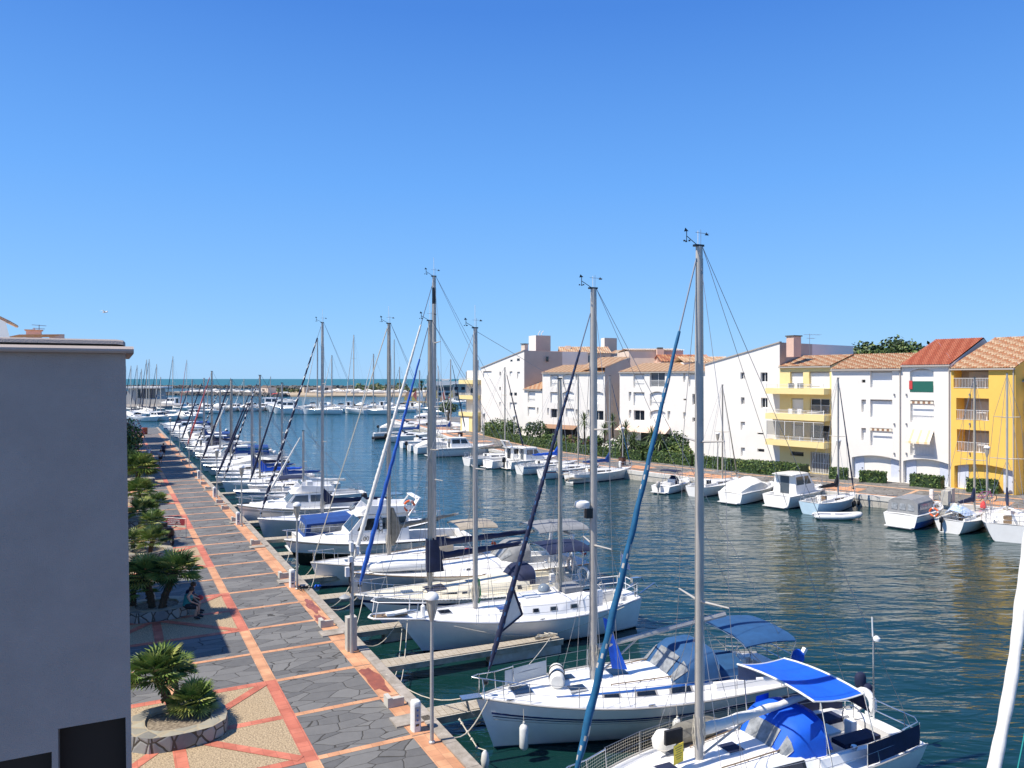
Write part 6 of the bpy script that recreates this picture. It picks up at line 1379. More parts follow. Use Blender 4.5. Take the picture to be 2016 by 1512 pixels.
MB(cwhite).sh(True).lathe([(.1, 0), (.24, .1), (.26, .3), (.18, .45), (.03, .5)], c=(mx+.5, -.75, H.sh(mx)+.3), n=12, sx=1.3).build('sail_bag', root); MB(cblack).box((mx+.7, -.1, H.sh(mx)+.95), (.5, .08, .34)).build('black_bag', root)
MB(ctan).sh(True).tube([(mx+.4, -1.0, H.sh(mx)+.35), (mx-.3, -1.1, H.sh(mx)+.42), (mx-1.2, -1.15, H.sh(mx)+.4), (mx-1.7, -1.2, H.sh(mx)+.38)], [.1, .26, .28, .1], 8).build('rolled_sail', root)
fender(root, 6.5, 1.72, .55); fender(root, 3.2, -1.75, .5)
# ---- B2
f2 = Vector((-.945, -.327)); bow = Vector((-1.05, 22.3)); L = 10.7; J = 3.75; mx = L-J
root, H = big('sailboat', 'second nearest white yacht, with steel blue bimini and white liferaft canister', bow, f2, L, 3.7, (1.55, 1.25, 1.15), gel, deckm, stripe=None, bt=mat('antifouling_teal', (.008, .05, .075), .5, var=.2), well=(.6, 3.4, .95, .75))
for s in (1, -1):
    for q, m_, r_ in ((.73, navy, .035), (.66, navy, .014), (.60, alug, .012)):
        mb = MB(m_); up = []; dn = []
        for i in range(25):
            x = .2+(L-.5)*i/24; k = x/L; t = (H.sh(x)*q+.35)/(H.sh(x)+.35); y = H.hb(x)*t**(.33+.75*k**2.5)+.008; xx = x-H.rake*(1-t)*k**5*(1+.5*L/10); up.append((xx, s*y, H.sh(x)*q+r_)); dn.append((xx, s*(y-.002), H.sh(x)*q-r_))
        mb.loft([up, dn]).build('hull_line', root)
toe(root, H, alug, .028); x0, x1 = 3.45, 9.7; top, sp = trunk(root, H, x0, x1, 1.25, .35, .44, .05, gel, side=.72)
side_window(root, sp, x0+.7, x0+1.5, .25, .72, frame=alug); side_window(root, sp, x0+1.85, x0+2.6, .25, .7, frame=alug); side_window(root, sp, x0+3.0, x0+3.6, .25, .7, frame=alug)
for s in (1, -1):
    a = [sp(x0+.1+(x1-x0-1.4)*k/12, .9, s) for k in range(13)]; b_ = [sp(x0+.1+(x1-x0-1.4)*k/12, .72, s) for k in range(13)]; off_ = lambda p: (p[0], p[1]+.012*s, p[2]); MB(bluest).loft([[off_(p) for p in a], [off_(p) for p in b_]]).build('coachroof_stripe', root)
hatch(root, x1-.4, 0, top(x1-.4)-.04, .62, .62); hatch(root, mx+.75, .42, top(mx+.7)-.04, .55, .38); hatch(root, mx+.75, -.42, top(mx+.7)-.04, .55, .38); hatch(root, mx-.9, -.2, top(mx-1)-.04, .6, .6)
mb = MB(cwhite).sh(True); c_ = Vector((x1-1.6, -.15, top(x1-1.6)+.2)); M_ = Matrix.Rotation(1.2, 3, 'Z')
prof = [(-.5, .02), (-.5, .18), (-.44, .23), (.44, .23), (.5, .18), (.5, .02)]
mb.loft([[c_+M_@Vector((x, r*cos(a), r*sin(a))) for a in [2*pi*k/16 for k in range(16)]] for x, r in prof], closed=True, cap=True); o = mb.build('liferaft', root)
for x in (-.25, .2): MB(blackp).sh(True).tube([c_+M_@Vector((x, .24*cos(a), .24*sin(a))) for a in [2*pi*k/16 for k in range(17)]], .018, 5).build('strap', o)
handrails(root, top, x0+.4, mx-.3, .85, .6); coam(root, H, .8, x0, 1.18); cleats(root, H, (1.0, L*.55, L-.9)); wheel(root, 1.5, 0, H.sh(1)+.4, .42)
bowrail(root, H, L*.87); sternrail(root, H, 1.2); lifelines(root, H, [1.2, 3.0, 4.8, 6.4, 8.0, L*.87])
MB(mat('pale_grey_cloth', (.45, .5, .54), .7)).sh(True).loft([[(x, -H.hb(x)*.94, H.sh(x)+.5) for x in (8.0, 8.8, 9.6)], [(x, -H.hb(x)*.94, H.sh(x)+.04) for x in (8.0, 8.8, 9.6)]]).build('weather_cloth', root)
mast_rig(root, H, mx, top(mx)-.04, 12.75-WZ, r=.092, m=alug, spread=((.345, 1.0), (.64, .8)), lod=0)
furl(root, (L-.2, 0, H.sh(L)+.12), (mx+.1, 0, 12.0-WZ), .085, cnavy, csteel, frac=.1, turns=26, lo=.06, hi=.9)
MB(plast).sh(True).lathe([(.05, 0), (.2, .03), (.24, .1), (.22, .2), (.1, .25)], c=(mx+.38, 0, 6.85), n=14).build('radar_dome', root); MB(blackp).box((mx+.16, 0, 6.7), (.22, .16, .3)).build('radar_bracket', root)
# loose clew of the headsail
pA = Vector((L-.2, 0, H.sh(L)+.12)).lerp(Vector((mx+.1, 0, 12.0-WZ)), .27); pB = Vector((L-.2, 0, H.sh(L)+.12)).lerp(Vector((mx+.1, 0, 12.0-WZ)), .15)
o = MB(cwhite).poly([pA, pB, pB+Vector((-.75, -.1, .45))]).build('sail_clew', root); MB(cnavy).tube([pB, pB+Vector((-.75, -.1, .45))], .035, 5).tube([pA, pB+Vector((-.75, -.1, .45))], .035, 5).build('clew_edge', o)
zbm = top(mx)+.95; boom_cover(root, mx, zbm, 4.7, m=None, rise=.55, r=.09, mboom=alu); MB(alu).tube([(mx-.15, 0, top(mx)+.1), (mx-1.5, 0, zbm+.1)], .03, 6).build('boom_vang', root)
MB(cbright).sh(True).loft([[(mx-.3-k*.06, .04, zbm+.9-k*.32) for k in range(6)], [(mx-.42-k*.13, .08+.02*k, zbm+.85-k*.32) for k in range(6)]]).build('blue_cloth', root)
sprayhood(root, H, x0-.2, x0+1.35, 1.15, top(x0)-.2, .85, csteel, fw=.85)
o = MB(csteel).sh(True).loft([[(x, y, H.sh(1)+.15+.55*(1-abs(y/1.0)**4)) for y in (-1, -.8, 0, .8, 1)] for x in (2.0, 2.3, 3.1)], cap=True).build('cockpit_cover', root)
bimini(root, .5, 2.4, 1.3, H.sh(1)+1.3, .18, csteel, H.sh(1), legx=1.0)
MB(gel).box((.0, .9, H.sh(0)+.6), (.1, .14, .7), M=Matrix.Rotation(-.6, 3, 'Y')).build('davit', root); MB(cbright).sh(True).lathe([(.1, 0), (.2, .1), (.2, .3), (.08, .42)], c=(.1, .9, H.sh(0)+.45), n=10).build('lifebuoy_cover', root)
fender(root, L-1.1, 1.05, .7, L=.75, r=.13); fender(root, 5.2, 1.95, .6, L=.75, r=.14); fender(root, 8.6, -1.6, .6)
MB(steel).box((L+.15, 0, H.sh(L)+.04), (.6, .32, .05)).build('bow_roller', root); MB(mat('galvanised_anchor', (.35, .33, .28), .6, .4)).poly([(L+.35, -.22, H.sh(L)-.15), (L+.35, .22, H.sh(L)-.15), (L+.05, .12, H.sh(L)-.5), (L+.05, -.12, H.sh(L)-.5)]).beam((L+.3, 0, H.sh(L)+.05), (L+.2, 0, H.sh(L)-.35), .04, .06).build('anchor', root)
lf = locframe(root); 
for a, q in (((L-.3, .25, H.sh(L)), S(24.4, .2, .05)), ((L-.3, -.25, H.sh(L)), S(29.3, .2, .05)), ((L-1.2, -.6, H.sh(L)), Vector((1.6, 30.6, -.2)))): mooring(root, (a, lf(q)), sag=.5 if a[0] > L-1 else .12)
# ---- B3 silver white ketch
f3 = Vector((-.928, -.371)); bow = Vector((-4.55, 30.0)); L = 10.6; mx = L-3.3
root, H = big('sailboat', 'silver white two-masted ketch with long bowsprit rail and raised pilothouse', bow, f3, L, 3.3, (1.5, 1.15, 1.35), silver, deckm, bt=mat('antifouling_black', (.012, .013, .015), .6), sternw=.5, well=(.5, 2.6, .8, .85), rake=.9)
toe(root, H, mat('grey_rail_paint', (.35, .37, .42), .5), .03); top, sp = trunk(root, H, 2.65, 5.6, 1.15, 1.0, .62, .5, gel, side=.85)
side_window(root, sp, 3.2, 3.55, .45, .8, frame=alug); side_window(root, sp, 4.1, 4.45, .45, .8, frame=alug); side_window(root, sp, 4.9, 5.2, .45, .8, frame=alug)
for y in (-.55, .55): MB(glassd).box((5.64, y, H.sh(5.6)+.42), (.03, .3, .26)).build('front_window', root)
top2, sp2 = trunk(root, H, 5.62, 8.9, .85, .4, .26, .05, gel, name='foredeck_house')
hatch(root, 6.3, .45, top2(6.4)-.03, .42, .42, m=mat('blue_hatch', (.03, .08, .3), .3)); hatch(root, 8.6, 0, top2(8.5)-.02, .5, .5); hatch(root, 4.9, 0, top(4.9)-.03, .7, .8, m=gel2)
MB(mat('dome_plexiglass', (.2, .24, .28), .08, spec=.8)).sh(True).lathe([(.27, 0), (.26, .1), (.2, .2), (.1, .26), (.01, .28)], c=(4.1, -.35, top(4)+.02), n=16).build('observation_dome', root)
MB(cgrey).box((3.1, 0, top(3.1)+.1), (.85, 1.0, .18)).build('hatch_cover', root)
sternrail(root, H, 1.2, m=gel); lifelines(root, H, [1.2, 2.8, 4.4, 6.0, 7.6, 9.2]); cleats(root, H, (1.2, 5, 9.6))
mb = MB(gel).sh(True)   # bowsprit platform with its rail
for s in (1, -1):
    mb.tube([(9.6, s*.62, H.sh(9.6)+.08), (L+.9, s*.3, H.sh(L)+.12), (L+1.05, 0, H.sh(L)+.12)], .04, 6)
    mb.tube([(9.3, s*.75, H.sh(9.3)), (9.3, s*.75, H.sh(9.3)+.72), (L+.75, s*.34, H.sh(L)+.74), (L+.95, 0, H.sh(L)+.74)], .022, 6)
    mb.tube([(L+.75, s*.34, H.sh(L)+.74), (L+.85, s*.28, H.sh(L)+.12)], .02, 5); mb.tube([(9.9, s*.58, H.sh(9.9)+.08), (9.85, s*.64, H.sh(9.9)+.73)], .02, 5)
mb.build('bowsprit_rail', root); MB(teak).box((L+.2, 0, H.sh(L)+.1), (1.3, .35, .05)).build('bowsprit', root); MB(gel).sh(True).tube([(L+.1, .15, H.sh(L)+.2), (L-.4, .2, H.sh(L)+.26)], .09, 6).box((L+.25, .15, H.sh(L)+.2), (.3, .3, .1)).build('anchor', root)
MB(gel).sh(True).lathe([(.09, 0), (.09, .42), (.05, .46)], c=(9.55, .2, H.sh(9.5)+.05), n=8).build('ventilator', root)
mast_rig(root, H, mx, top2(mx)-.03, 12.05-WZ, r=.082, m=alug, spread=((.5, .9),), lod=0, backs=0, backx=4)
m2x = L-7.1; mast_rig(root, H, m2x, top(m2x)-.03, 10.0-WZ, r=.065, m=alub, spread=((.55, .6),), lod=0, backs=2, head=False)
mb = MB(mat('green_rope', (.06, .25, .1), .8)); 
for k in range(6): mb.tube([(mx-.14, .12*sin(k), top2(mx)+1.2), (mx-.2, .15*sin(k+1), top2(mx)+.5), (mx-.12, .12*sin(k+2), top2(mx)+.2)], .014, 4)
mb.build('coiled_rope', root)
MB(wire).tube([(L+.95, 0, H.sh(L)+.15), (mx+.1, 0, 11.8-WZ)], .011, 4).build('forestay', root); MB(wire).tube([(mx, 0, 11.95-WZ), (m2x, 0, 9.9-WZ)], .009, 4).build('triatic_stay', root)
for s in (1, -1): MB(steel).tube([(-.1, s*.5, H.sh(0)+.1), (-.8, s*.55, H.sh(0)+.5), (-.95, s*.55, H.sh(0)+.3)], .03, 6).build('davit', root)
MB(steel).tube([(.15, -.7, H.sh(0)), (.15, -.7, H.sh(0)+1.7)], .014, 5).build('flagstaff', root); MB(mat('purple_flag', (.45, .38, .62), .8, vs=6, col2=(.75, .72, .75))).sh(True).loft([[(.15, -.7, H.sh(0)+1.65), (.15, -.7, H.sh(0)+1.1)], [(-.12, -.62, H.sh(0)+1.3), (-.12, -.64, H.sh(0)+.9)], [(-.3, -.7, H.sh(0)+1.0), (-.32, -.68, H.sh(0)+.8)]]).build('flag', root)
MB(steel).tube([(.2, .6, H.sh(0)), (.2, .6, H.sh(0)+.7)], .04, 6).box((.2, .6, H.sh(0)+.75), (.35, .2, .2)).build('wind_steering_gear', root); wheel(root, 1.5, 0, H.sh(1)+.35, .35)
lf = locframe(root)
for a, q in (((L-.4, .35, H.sh(L)), S(28.2, .15, .05)), ((L-.4, -.35, H.sh(L)), S(28.8, .15, .05)), ((L-.4, -.35, H.sh(L)), S(33.4, .2, .05))): mooring(root, (a, lf(q)), sag=.75)
mooring(root, ((L-2, 1.32, H.sh(8)), (1.2, 1.4, H.sh(1))), sag=.75)
# ---- B4 cream decked, navy stripe
bow = Vector((-6.8, 33.4)); L = 10.9; mx = L-3.35
root, H = big('sailboat', 'cream decked sloop with broad navy stripe, navy bimini and blue furled sail', bow, f3, L, 3.4, (1.4, 1.1, 1.05), silver, cream, stripe=navy, bt=bootk, well=(.5, 3.0, .9, .6), rake=1.0)
toe(root, H, plast, .03)
mb = MB(blackp)
for s in (1, -1):
    for k in range(70): x = .2+k*.152; mb.box((x, s*(H.hb(x)+.028), H.sh(x)+.012), (.06, .01, .03))
mb.build('rail_slots', root)
top, sp = trunk(root, H, 3.1, 7.9, 1.1, .6, .5, .08, cream, side=.8); side_window(root, sp, 3.5, 6.3, .3, .72, taper=.1); side_window(root, sp, 6.5, 7.2, .35, .7)
MB(cnavy).sh(True).loft([[(x, y, top(min(x, 7.9), y)+.03) for y in (-.5, 0, .5)] for x in (6.9, 7.3, 7.8)]).build('cover_cloth', root)
hatch(root, 8.6, 0, H.sh(8.6)+.03, .55, .55, m=glassg); hatch(root, 5.6, 0, top(5.6)-.03, .5, .5)
coam(root, H, .7, 3.1, 1.12, m=cream); bowrail(root, H, L*.86); sternrail(root, H, 1.1); lifelines(root, H, [1.1, 2.8, 4.5, 6.2, 7.9, L*.86], net=True, sides=(1,)); cleats(root, H, (1, 5.5, 9.9)); wheel(root, 1.4, 0, H.sh(1)+.35, .36)
mast_rig(root, H, mx, top(mx)-.03, 12.6-WZ, r=.085, m=alub, spread=((.52, .95),), lod=0)
furl(root, (L-.1, 0, H.sh(L)+.1), (mx+.1, 0, 12.3-WZ), .1, mat('royal_blue_canvas', (.01, .09, .42), .75, var=.2, bump=.3, bs=12), None, turns=8, lo=.03, hi=.88)
zb = top(mx)+1.3; boom_cover(root, mx, zb, 4.6, h0=.34, h1=.22, wd=.15, m=cnavy, stack=.3, rise=.35)
MB(cnavy).sh(True).loft([[(mx+.16, .17*c, z), (mx+.05, .22*c, z), (mx-.25*q, .2*c, z)] for z, q, c in ((zb+.9, 1, 1), (zb+.3, 1.8, 1), (zb-.55, 2.4, 1))]).loft([[(mx+.16, .17*c, z), (mx+.05, .22*c, z), (mx-.25*q, .2*c, z)] for z, q, c in ((zb+.9, 1, -1), (zb+.3, 1.8, -1), (zb-.55, 2.4, -1))]).quad((mx+.16, .17, zb+.9), (mx+.16, -.17, zb+.9), (mx+.16, -.17, zb-.55), (mx+.16, .17, zb-.55)).build('mast_boot', root)
sprayhood(root, H, 2.8, 4.0, 1.0, top(3.1)-.38, .8, cnavy, windows=False); bimini(root, .0, 2.2, 1.2, H.sh(1)+1.6, .22, cnavy, H.sh(1))
MB(glassd).box((-.25, .1, H.sh(0)+1.75), (.6, 1.1, .03)).build('solar_panel', root); MB(steel).tube([(0, .1, H.sh(0)), (-.2, .1, H.sh(0)+1.72)], .025, 5).build('solar_panel_pole', root)
horseshoe(root, (.05, -.9, H.sh(0)+.55), m=mat('white_red_buoy', (.7, .62, .58), .6, var=.2), R=.3, r=.09); fender(root, .3, -1.3, .9, m=cgrey)
ring_buoy(root, (.3, .95, H.sh(0)+.5), m=plast, rz=.4, R=.3)
lf = locframe(root)
for a, q in (((L-.3, .25, H.sh(L)), S(33.8, .2, .05)), ((L-.3, -.25, H.sh(L)), S(38, .2, .05))): mooring(root, (a, lf(q)), sag=.4)
# ---- B5 grey hull tall mast
bow = Vector((-7.75, 36.45)); L = 12.2; mx = L-4.2
root, H = big('sailboat', 'long grey hulled yacht with the tallest mast of the middle group', bow, f3, L, 3.8, (1.6, 1.3, 1.25), greyhull, deckm, bt=bootk, well=(.6, 3.6, 1.0, .8), band=greyhull, rake=.15)
toe(root, H, teak, .028); top, sp = trunk(root, H, 3.7, 8.6, 1.2, .5, .45, .08, gel); side_window(root, sp, 4.0, 6.6, .35, .75); hatch(root, 9.4, 0, H.sh(9.4)+.04, .5, .5)
for s in (1, -1): MB(blackp).box((L-4.5, s*(H.hb(L-4.5)-.015), .85), (1.6, .06, .28), rz=s*-.06).build('hull_window', root)
bowrail(root, H, L*.88); sternrail(root, H, 1.2); lifelines(root, H, [1.2, 3.2, 5.2, 7.2, 9.0, L*.88]); coam(root, H, .8, 3.7, 1.25); wheel(root, 1.5, 0, H.sh(1)+.4, .45); cleats(root, H, (1, 6, 11.2))
mast_rig(root, H, mx, top(mx)-.03, 15.05-WZ, r=.085, m=alu, spread=((.3, 1.1), (.55, .95), (.77, .7)), lod=0, band=True)
furl(root, (L-.1, 0, H.sh(L)+.1), (mx+.1, 0, 14.6-WZ), .11, cwhite, None, turns=22, lo=.04, hi=.86); zb = top(mx)+1.0; boom_cover(root, mx, zb, 5.4, h0=.36, h1=.22, wd=.15, m=cnavy, stack=.2, rise=.3)
mb = MB(gel).sh(False)
for s in (1, -1): mb.beam((1.2, s*1.35, H.sh(1)), (1.0, s*1.2, H.sh(1)+1.5), .3, .07)
mb.beam((1.0, 1.2, H.sh(1)+1.5), (1.0, -1.2, H.sh(1)+1.5), .3, .07); mb.build('targa_arch', root)
sprayhood(root, H, 3.3, 4.8, 1.15, top(3.7)-.15, .85, cgrey); bimini(root, .1, 2.9, 1.35, H.sh(1)+1.75, .22, cgrey, H.sh(1)); ring_buoy(root, (.2, .9, H.sh(0)+.7), m=redp)
rt = root; dd = dinghy('white inflatable dinghy with a navy line stored upside down on the grey hulled yacht foredeck', (0, 0, 0), 0, L=3.0, W=1.45, m=plast, flip=True)
pw = rt.location+Matrix.Rotation(rt.rotation_euler.z, 3, 'Z')@Vector((L-4.0, .0, H.sh(9)+.62)); dd.location = pw; dd.rotation_euler = (pi-.15, -.05, rt.rotation_euler.z)
lf = locframe(root); mooring(root, ((L-.3, .25, H.sh(L)), lf(S(37.6, .2, .05))), sag=.4)
# ---- B6
bow = Vector((-10.4, 39.7)); L = 9.9; mx = L-4.1
root, H = big('sailboat', 'pale hulled sloop with grey brown sail bag at the mast, beige hood', bow, f3, L, 3.2, (1.3, 1.05, 1.0), silver, deckm, bt=boot, well=(.5, 2.8, .85, .6))
toe(root, H, alu, .03); top, sp = trunk(root, H, 2.9, 7.6, 1.05, .4, .42, .06, gel); side_window(root, sp, 3.3, 4.6, .35, .75); side_window(root, sp, 4.8, 5.8, .35, .7); hatch(root, 7.9, 0, H.sh(7.9)+.03, .5, .5, m=glassg); handrails(root, top, 3.3, 5.6, .7, .55)
bowrail(root, H, L*.87); sternrail(root, H, 1.0); lifelines(root, H, [1.0, 2.6, 4.2, 5.8, 7.2, L*.87]); coam(root, H, .6, 2.9, 1.0)
mast_rig(root, H, mx, top(mx)-.03, 12.95-WZ, r=.08, m=alub, spread=((.52, .9),), lod=0); MB(rope).tube([(L-.1, 0, H.sh(L)), (mx+.1, 0, 12.7-WZ)], .028, 6).build('forestay', root)
zb = top(mx)+1.9; boom_cover(root, mx, zb-.5, 3.9, h0=.3, h1=.14, wd=.13, m=ctan, stack=1.0, rise=.55)
MB(ctan).sh(True).loft([[(mx-.1, .16, z), (mx-.1-q, .2, z), (mx-.2-q, 0, z), (mx-.1-q, -.2, z), (mx-.1, -.16, z)] for z, q in ((zb+.6, .05), (zb+.1, .25), (zb-.5, .5), (zb-1.0, .3), (zb-1.4, .1))]).build('sail_bag', root)
sprayhood(root, H, 2.5, 3.7, 1.0, top(2.9)-.1, .7, cbeige); bimini(root, .0, 2.2, 1.2, H.sh(1)+1.6, .2, cbeige, H.sh(1)); ring_buoy(root, (.1, .8, H.sh(0)+.5))
MB(redp).sh(True).lathe([(.05, 0), (.28, .1), (.3, .35), (.1, .5)], c=(1.5, .3, H.sh(1)-.1), n=10).build('red_bag', root)
lf = locframe(root); mooring(root, ((L-.3, .25, H.sh(L)), lf(S(41.5, .2, .05))), sag=.6); mooring(root, ((L-.3, -.25, H.sh(L)), lf(S(45.2, .2, .05))), sag=.6)
# ---- B7 white motor cruiser with black hull band and lettering
bow = Vector((-13.1, 44.2)); L = 11.0; loc, rz = place_bow(bow, f3, L)
root, H = cruiser('white motor cruiser with black lower hull, orange lifebuoy and letters ACM 1100', loc, rz, L=L, B=3.6, fb=(1.55, 1.25, 1.15), hullm=gel, band=blackp, band2=True, lod=0, cab=(.36, .66), ch=1.65, cw=.36, group=LG, fly=True, arch_=True)
zc = 1.15+1.65*.5; x = L*.50
for i, ch_ in enumerate('ACM'): text_obj(ch_, .34, blackp, root, (L*.515, 3.6*.36*.95+.01, zc+.62-.36*i), (pi/2-.04, 0, pi))
text_obj('1100', .36, blackp, root, (L*.61, 3.6*.36*.99+.02, 1.5), (pi/2-.04, 0, pi))
ring_buoy(root, (L*.36, 1.25, 3.25), rz=1.57, R=.3); fender(root, 7, 1.85, .6); fender(root, 4, 1.95, .6)
lf = locframe(root); mooring(root, ((L-.4, .3, H.sh(L)), lf(S(47.0, .2, .05))), sag=.5)
# ---- motor boat moored stern-to with blue enclosure, bow rail to the water
q = Vector((-4.9, 52.3)); loc, rz = place_bow(q, (.905, .425), 9.6); root, H = cruiser('white motor boat moored stern-to, with blue canvas enclosure at the quay end', loc, rz, L=9.6, B=3.2, style='sport', lod=0, canvas=cblue, cab=(.34, .72), group=LG, stripe=None)
MB(steel).tube([(6.2, 1, 1.3), (6.6, 1, 3.0)], .025, 5).build('solar_panel_pole', root); MB(glassg).box((6.6, 1, 3.05), (1.0, 1.3, .04)).build('solar_panel', root)
# ---- B8 sloop with navy boom cover, striped furl
bow = Vector((-17.2, 52.0)); loc, rz = place_bow(bow, f3, 10.2); root, H = sloop('sloop with long navy boom cover and white-striped navy furled sail, beyond the lettered cruiser', loc, rz, L=10.2, B=3.3, fb=(1.35, 1.1, 1.05), J=4.3, ztop=13.9, furlm=cnavy, furlm2=cwhite, furlr=.105, boomc=cnavy, boomL=4.9, lod=0, group=LG, mastm=alug, frac=.22, turns=16, hood=cnavy, hullm=gel2)
# ---- B9 cabin cruiser with grey hull bands
bow = Vector((-19.9, 55.6)); loc, rz = place_bow(bow, f3, 9.8); root, H = cruiser('white cabin cruiser with grey tinted side windows and grey banded hull', loc, rz, L=9.8, B=3.4, fb=(1.7, 1.3, 1.1), style='cabin', stripe=greyhull, lod=0, cab=(.34, .64), ch=1.2, cw=.4, glass=glassg, group=LG, fly=True, bt=bootk); fender(root, 6, 1.8, .8)
# ================================================================ THE ROW RECEDING ALONG THE NEAR QUAY
rr = random.Random(5); ORD_ = 'first second third fourth fifth sixth seventh eighth ninth tenth eleventh twelfth thirteenth fourteenth fifteenth sixteenth seventeenth eighteenth nineteenth twentieth twenty-first'.split()
def rowpos(D, dx=.9): return Vector((9.45-.52*D+dx, D))
ROW = [(59.6, 'M'), (63.0, 'S0'), (66.3, 'M'), (69.3, 'S', 539, .0), (72.2, 'S', 739, cnavy, cwhite, cbright, 'white-ringed navy sail and bright blue boom cover'), (75.6, 'S', 779, cnavy, None, cblue, 'plain navy furled sail and blue boom cover'), (78.9, 'S', 762, cnavy, None, cnavy, 'navy furled sail and navy boom cover'),
 (82.3, 'M'), (85.8, 'M'), (89.5, 'S', 748, cnavy, None, cblue, 'navy furled sail and very thick mast'), (93, 'S', 772, cwhite, None, cteal, 'white furled sail and teal boom cover'), (96.6, 'M'), (99.6, 'M'), (102.6, 'S', 764, cnavy, cwhite, cwhite, 'navy and white striped furled sail'), (105.2, 'M'), (108, 'S', 731, cpink, None, cnavy, 'faded red furled sail'), (111.5, 'M'), (114.6, 'M'),
 (118.4, 'S', 744, cnavy, None, cblue, 'blue furled sail, second last of the sloops'), (122, 'M'), (125.3, 'M'), (128.8, 'M'), (133, 'S', 747, cnavy, None, cwhite, 'dark furled sail, last of the sloops'), (137, 'M'), (140.5, 'M'), (144.5, 'M'), (148.5, 'M'), (152.5, 'M'), (156.5, 'M'), (161, 'M'), (166, 'M')]
mi = si = 0
MS = ['cabin', 'open', 'sport', 'covered']; CV = [None, cnavy, None, cwhite, cblue, None]
for it in ROW:
    D = it[0]; L = rr.uniform(8.4, 10.2); p = rowpos(D, rr.uniform(.7, 1.4)); f = Vector((-.9+rr.uniform(-.04, .04), -.40)); loc, rz = place_bow(p, f, L)
    if it[1] == 'M':
        st = MS[mi % 4]; cv = CV[mi % 6]; lodm = 1 if D < 100 else 2; mt = (blackp, gel, None)[mi % 3]
        loc2, rz2 = place_bow(p, f, L*.9)
        desc = {'cabin': 'upright wheelhouse', 'open': 'open with console', 'sport': 'low with raked windscreen', 'covered': 'under a canvas cover'}[st]
        cruiser('%s, %s motorboat of the near row beyond the grey banded cruiser' % (desc, ORD_[mi]), loc2, rz2, L=L*.9, B=2.7, fb=(1.2, .95, .9), style=st, canvas=(cv if st != 'covered' else (cv or cgrey)), motor=mt, lod=lodm, group=LG, stripe=(None, bluest, None, navy, redst)[mi % 5], ch=1.3); mi += 1
    elif it[1] == 'S0' or len(it) == 4:
        sloop('small white sloop with %s, near the third lamp post' % ('short rig and white sail' if it[1] == 'S0' else 'navy furled sail and blue cover'), loc, rz, L=8.2, B=2.8, ztop=5.6 if it[1] == 'S0' else 9.6, furlm=cwhite if it[1] == 'S0' else cnavy, boomc=cwhite if it[1] == 'S0' else cblue, lod=1, group=LG, spread=1)
    else:
        py = it[2]; zt = 10+(HY-py)*(D+1.6)/FP
        if it[4]: fr_ = .35
        loc, rz = place_bow(p, f, L)
        sloop('sloop in the receding near row with %s' % it[6], loc, rz, L=L, B=2.9, J=3.4, ztop=zt, furlm=it[3], furlm2=it[4], boomc=it[5], lod=1 if D < 110 else 2, group=LG, mastm=(alub, alug, alu)[si % 3], spread=1, frac=.35, turns=14, hood=(None, cnavy, cblue)[si % 3] if D < 100 else None, mr=.10 if D > 85 else .085, furlr=.13 if D > 85 else .115); si += 1
# finger piers
def finger(a, f, L_, label, w0=.66, w1=.42, float_=True):
    a = Vector((a[0], a[1], WZ)); root = empty('finger_pier', a, math.atan2(f[1], f[0]), label, 'pier', 'finger piers between the boats'); wood = mat('weathered_planks', (.3, .25, .18), .85, vs=3, col2=(.5, .44, .35), bump=.3, bs=20, scale3=(1, 8, 1))
    for s in (1, -1): MB(wood).beam((0, s*w0/2, .5), (L_, s*w1/2, .42), .09, .2).build('beam', root)
    mb = MB(wood); n_ = int(L_/.22)
    for k in range(n_): x = .1+k*.22; w_ = w0+(w1-w0)*x/L_; mb.box((x, 0, .6), (.2, w_, .03))
    mb.build('decking', root)
    for s in (1, -1): MB(rope).tube([(0, s*(w0/2+.05), .6), (L_, s*(w1/2+.05), .54)], .025, 5).build('rope_rail', root)
    if float_: MB(mat('stained_float', (.6, .58, .52), .7, vs=2, col2=(.42, .34, .24))).box((L_-1.6, 0, .1), (3.0, .5, .5)).build('float', root)
    mb = MB(rope); r3 = random.Random(int(a.x*10)); mb.tube([(L_-.6+r3.uniform(-.6, .6), r3.uniform(-.2, .2), .64+r3.uniform(0, .1)) for _ in range(24)], .02, 5); mb.build('coiled_rope', root)
fd = Vector((.9, .42)).normalized()
for s_, L_, lb in ((26.3, 5.6, 'first finger pier from the camera, mostly hidden behind the second yacht'), (30.9, 7.4, 'longest visible finger pier, between the second yacht and the silver ketch'), (35.0, 4.6, 'short grated finger pier under the ketch bowsprit'), (40.3, 6.5, 'finger pier by the grey hulled yacht'), (44.3, 6.2, 'finger pier beside the pale hulled sloop'), (50.3, 6.2, 'finger pier by the lettered motor cruiser'), (55.0, 6.2, 'finger pier before the stern-to motor boat'), (61.5, 6.0, 'finger pier before the grey banded cruiser'), (69.5, 6, 'finger pier past the grey banded cruiser'), (77, 6, 'finger pier towards the blue covered sloop'), (85, 6, 'farthest of the clear finger piers')):
    p = S(s_, -.02); finger((p.x, p.y), fd, L_, lb)
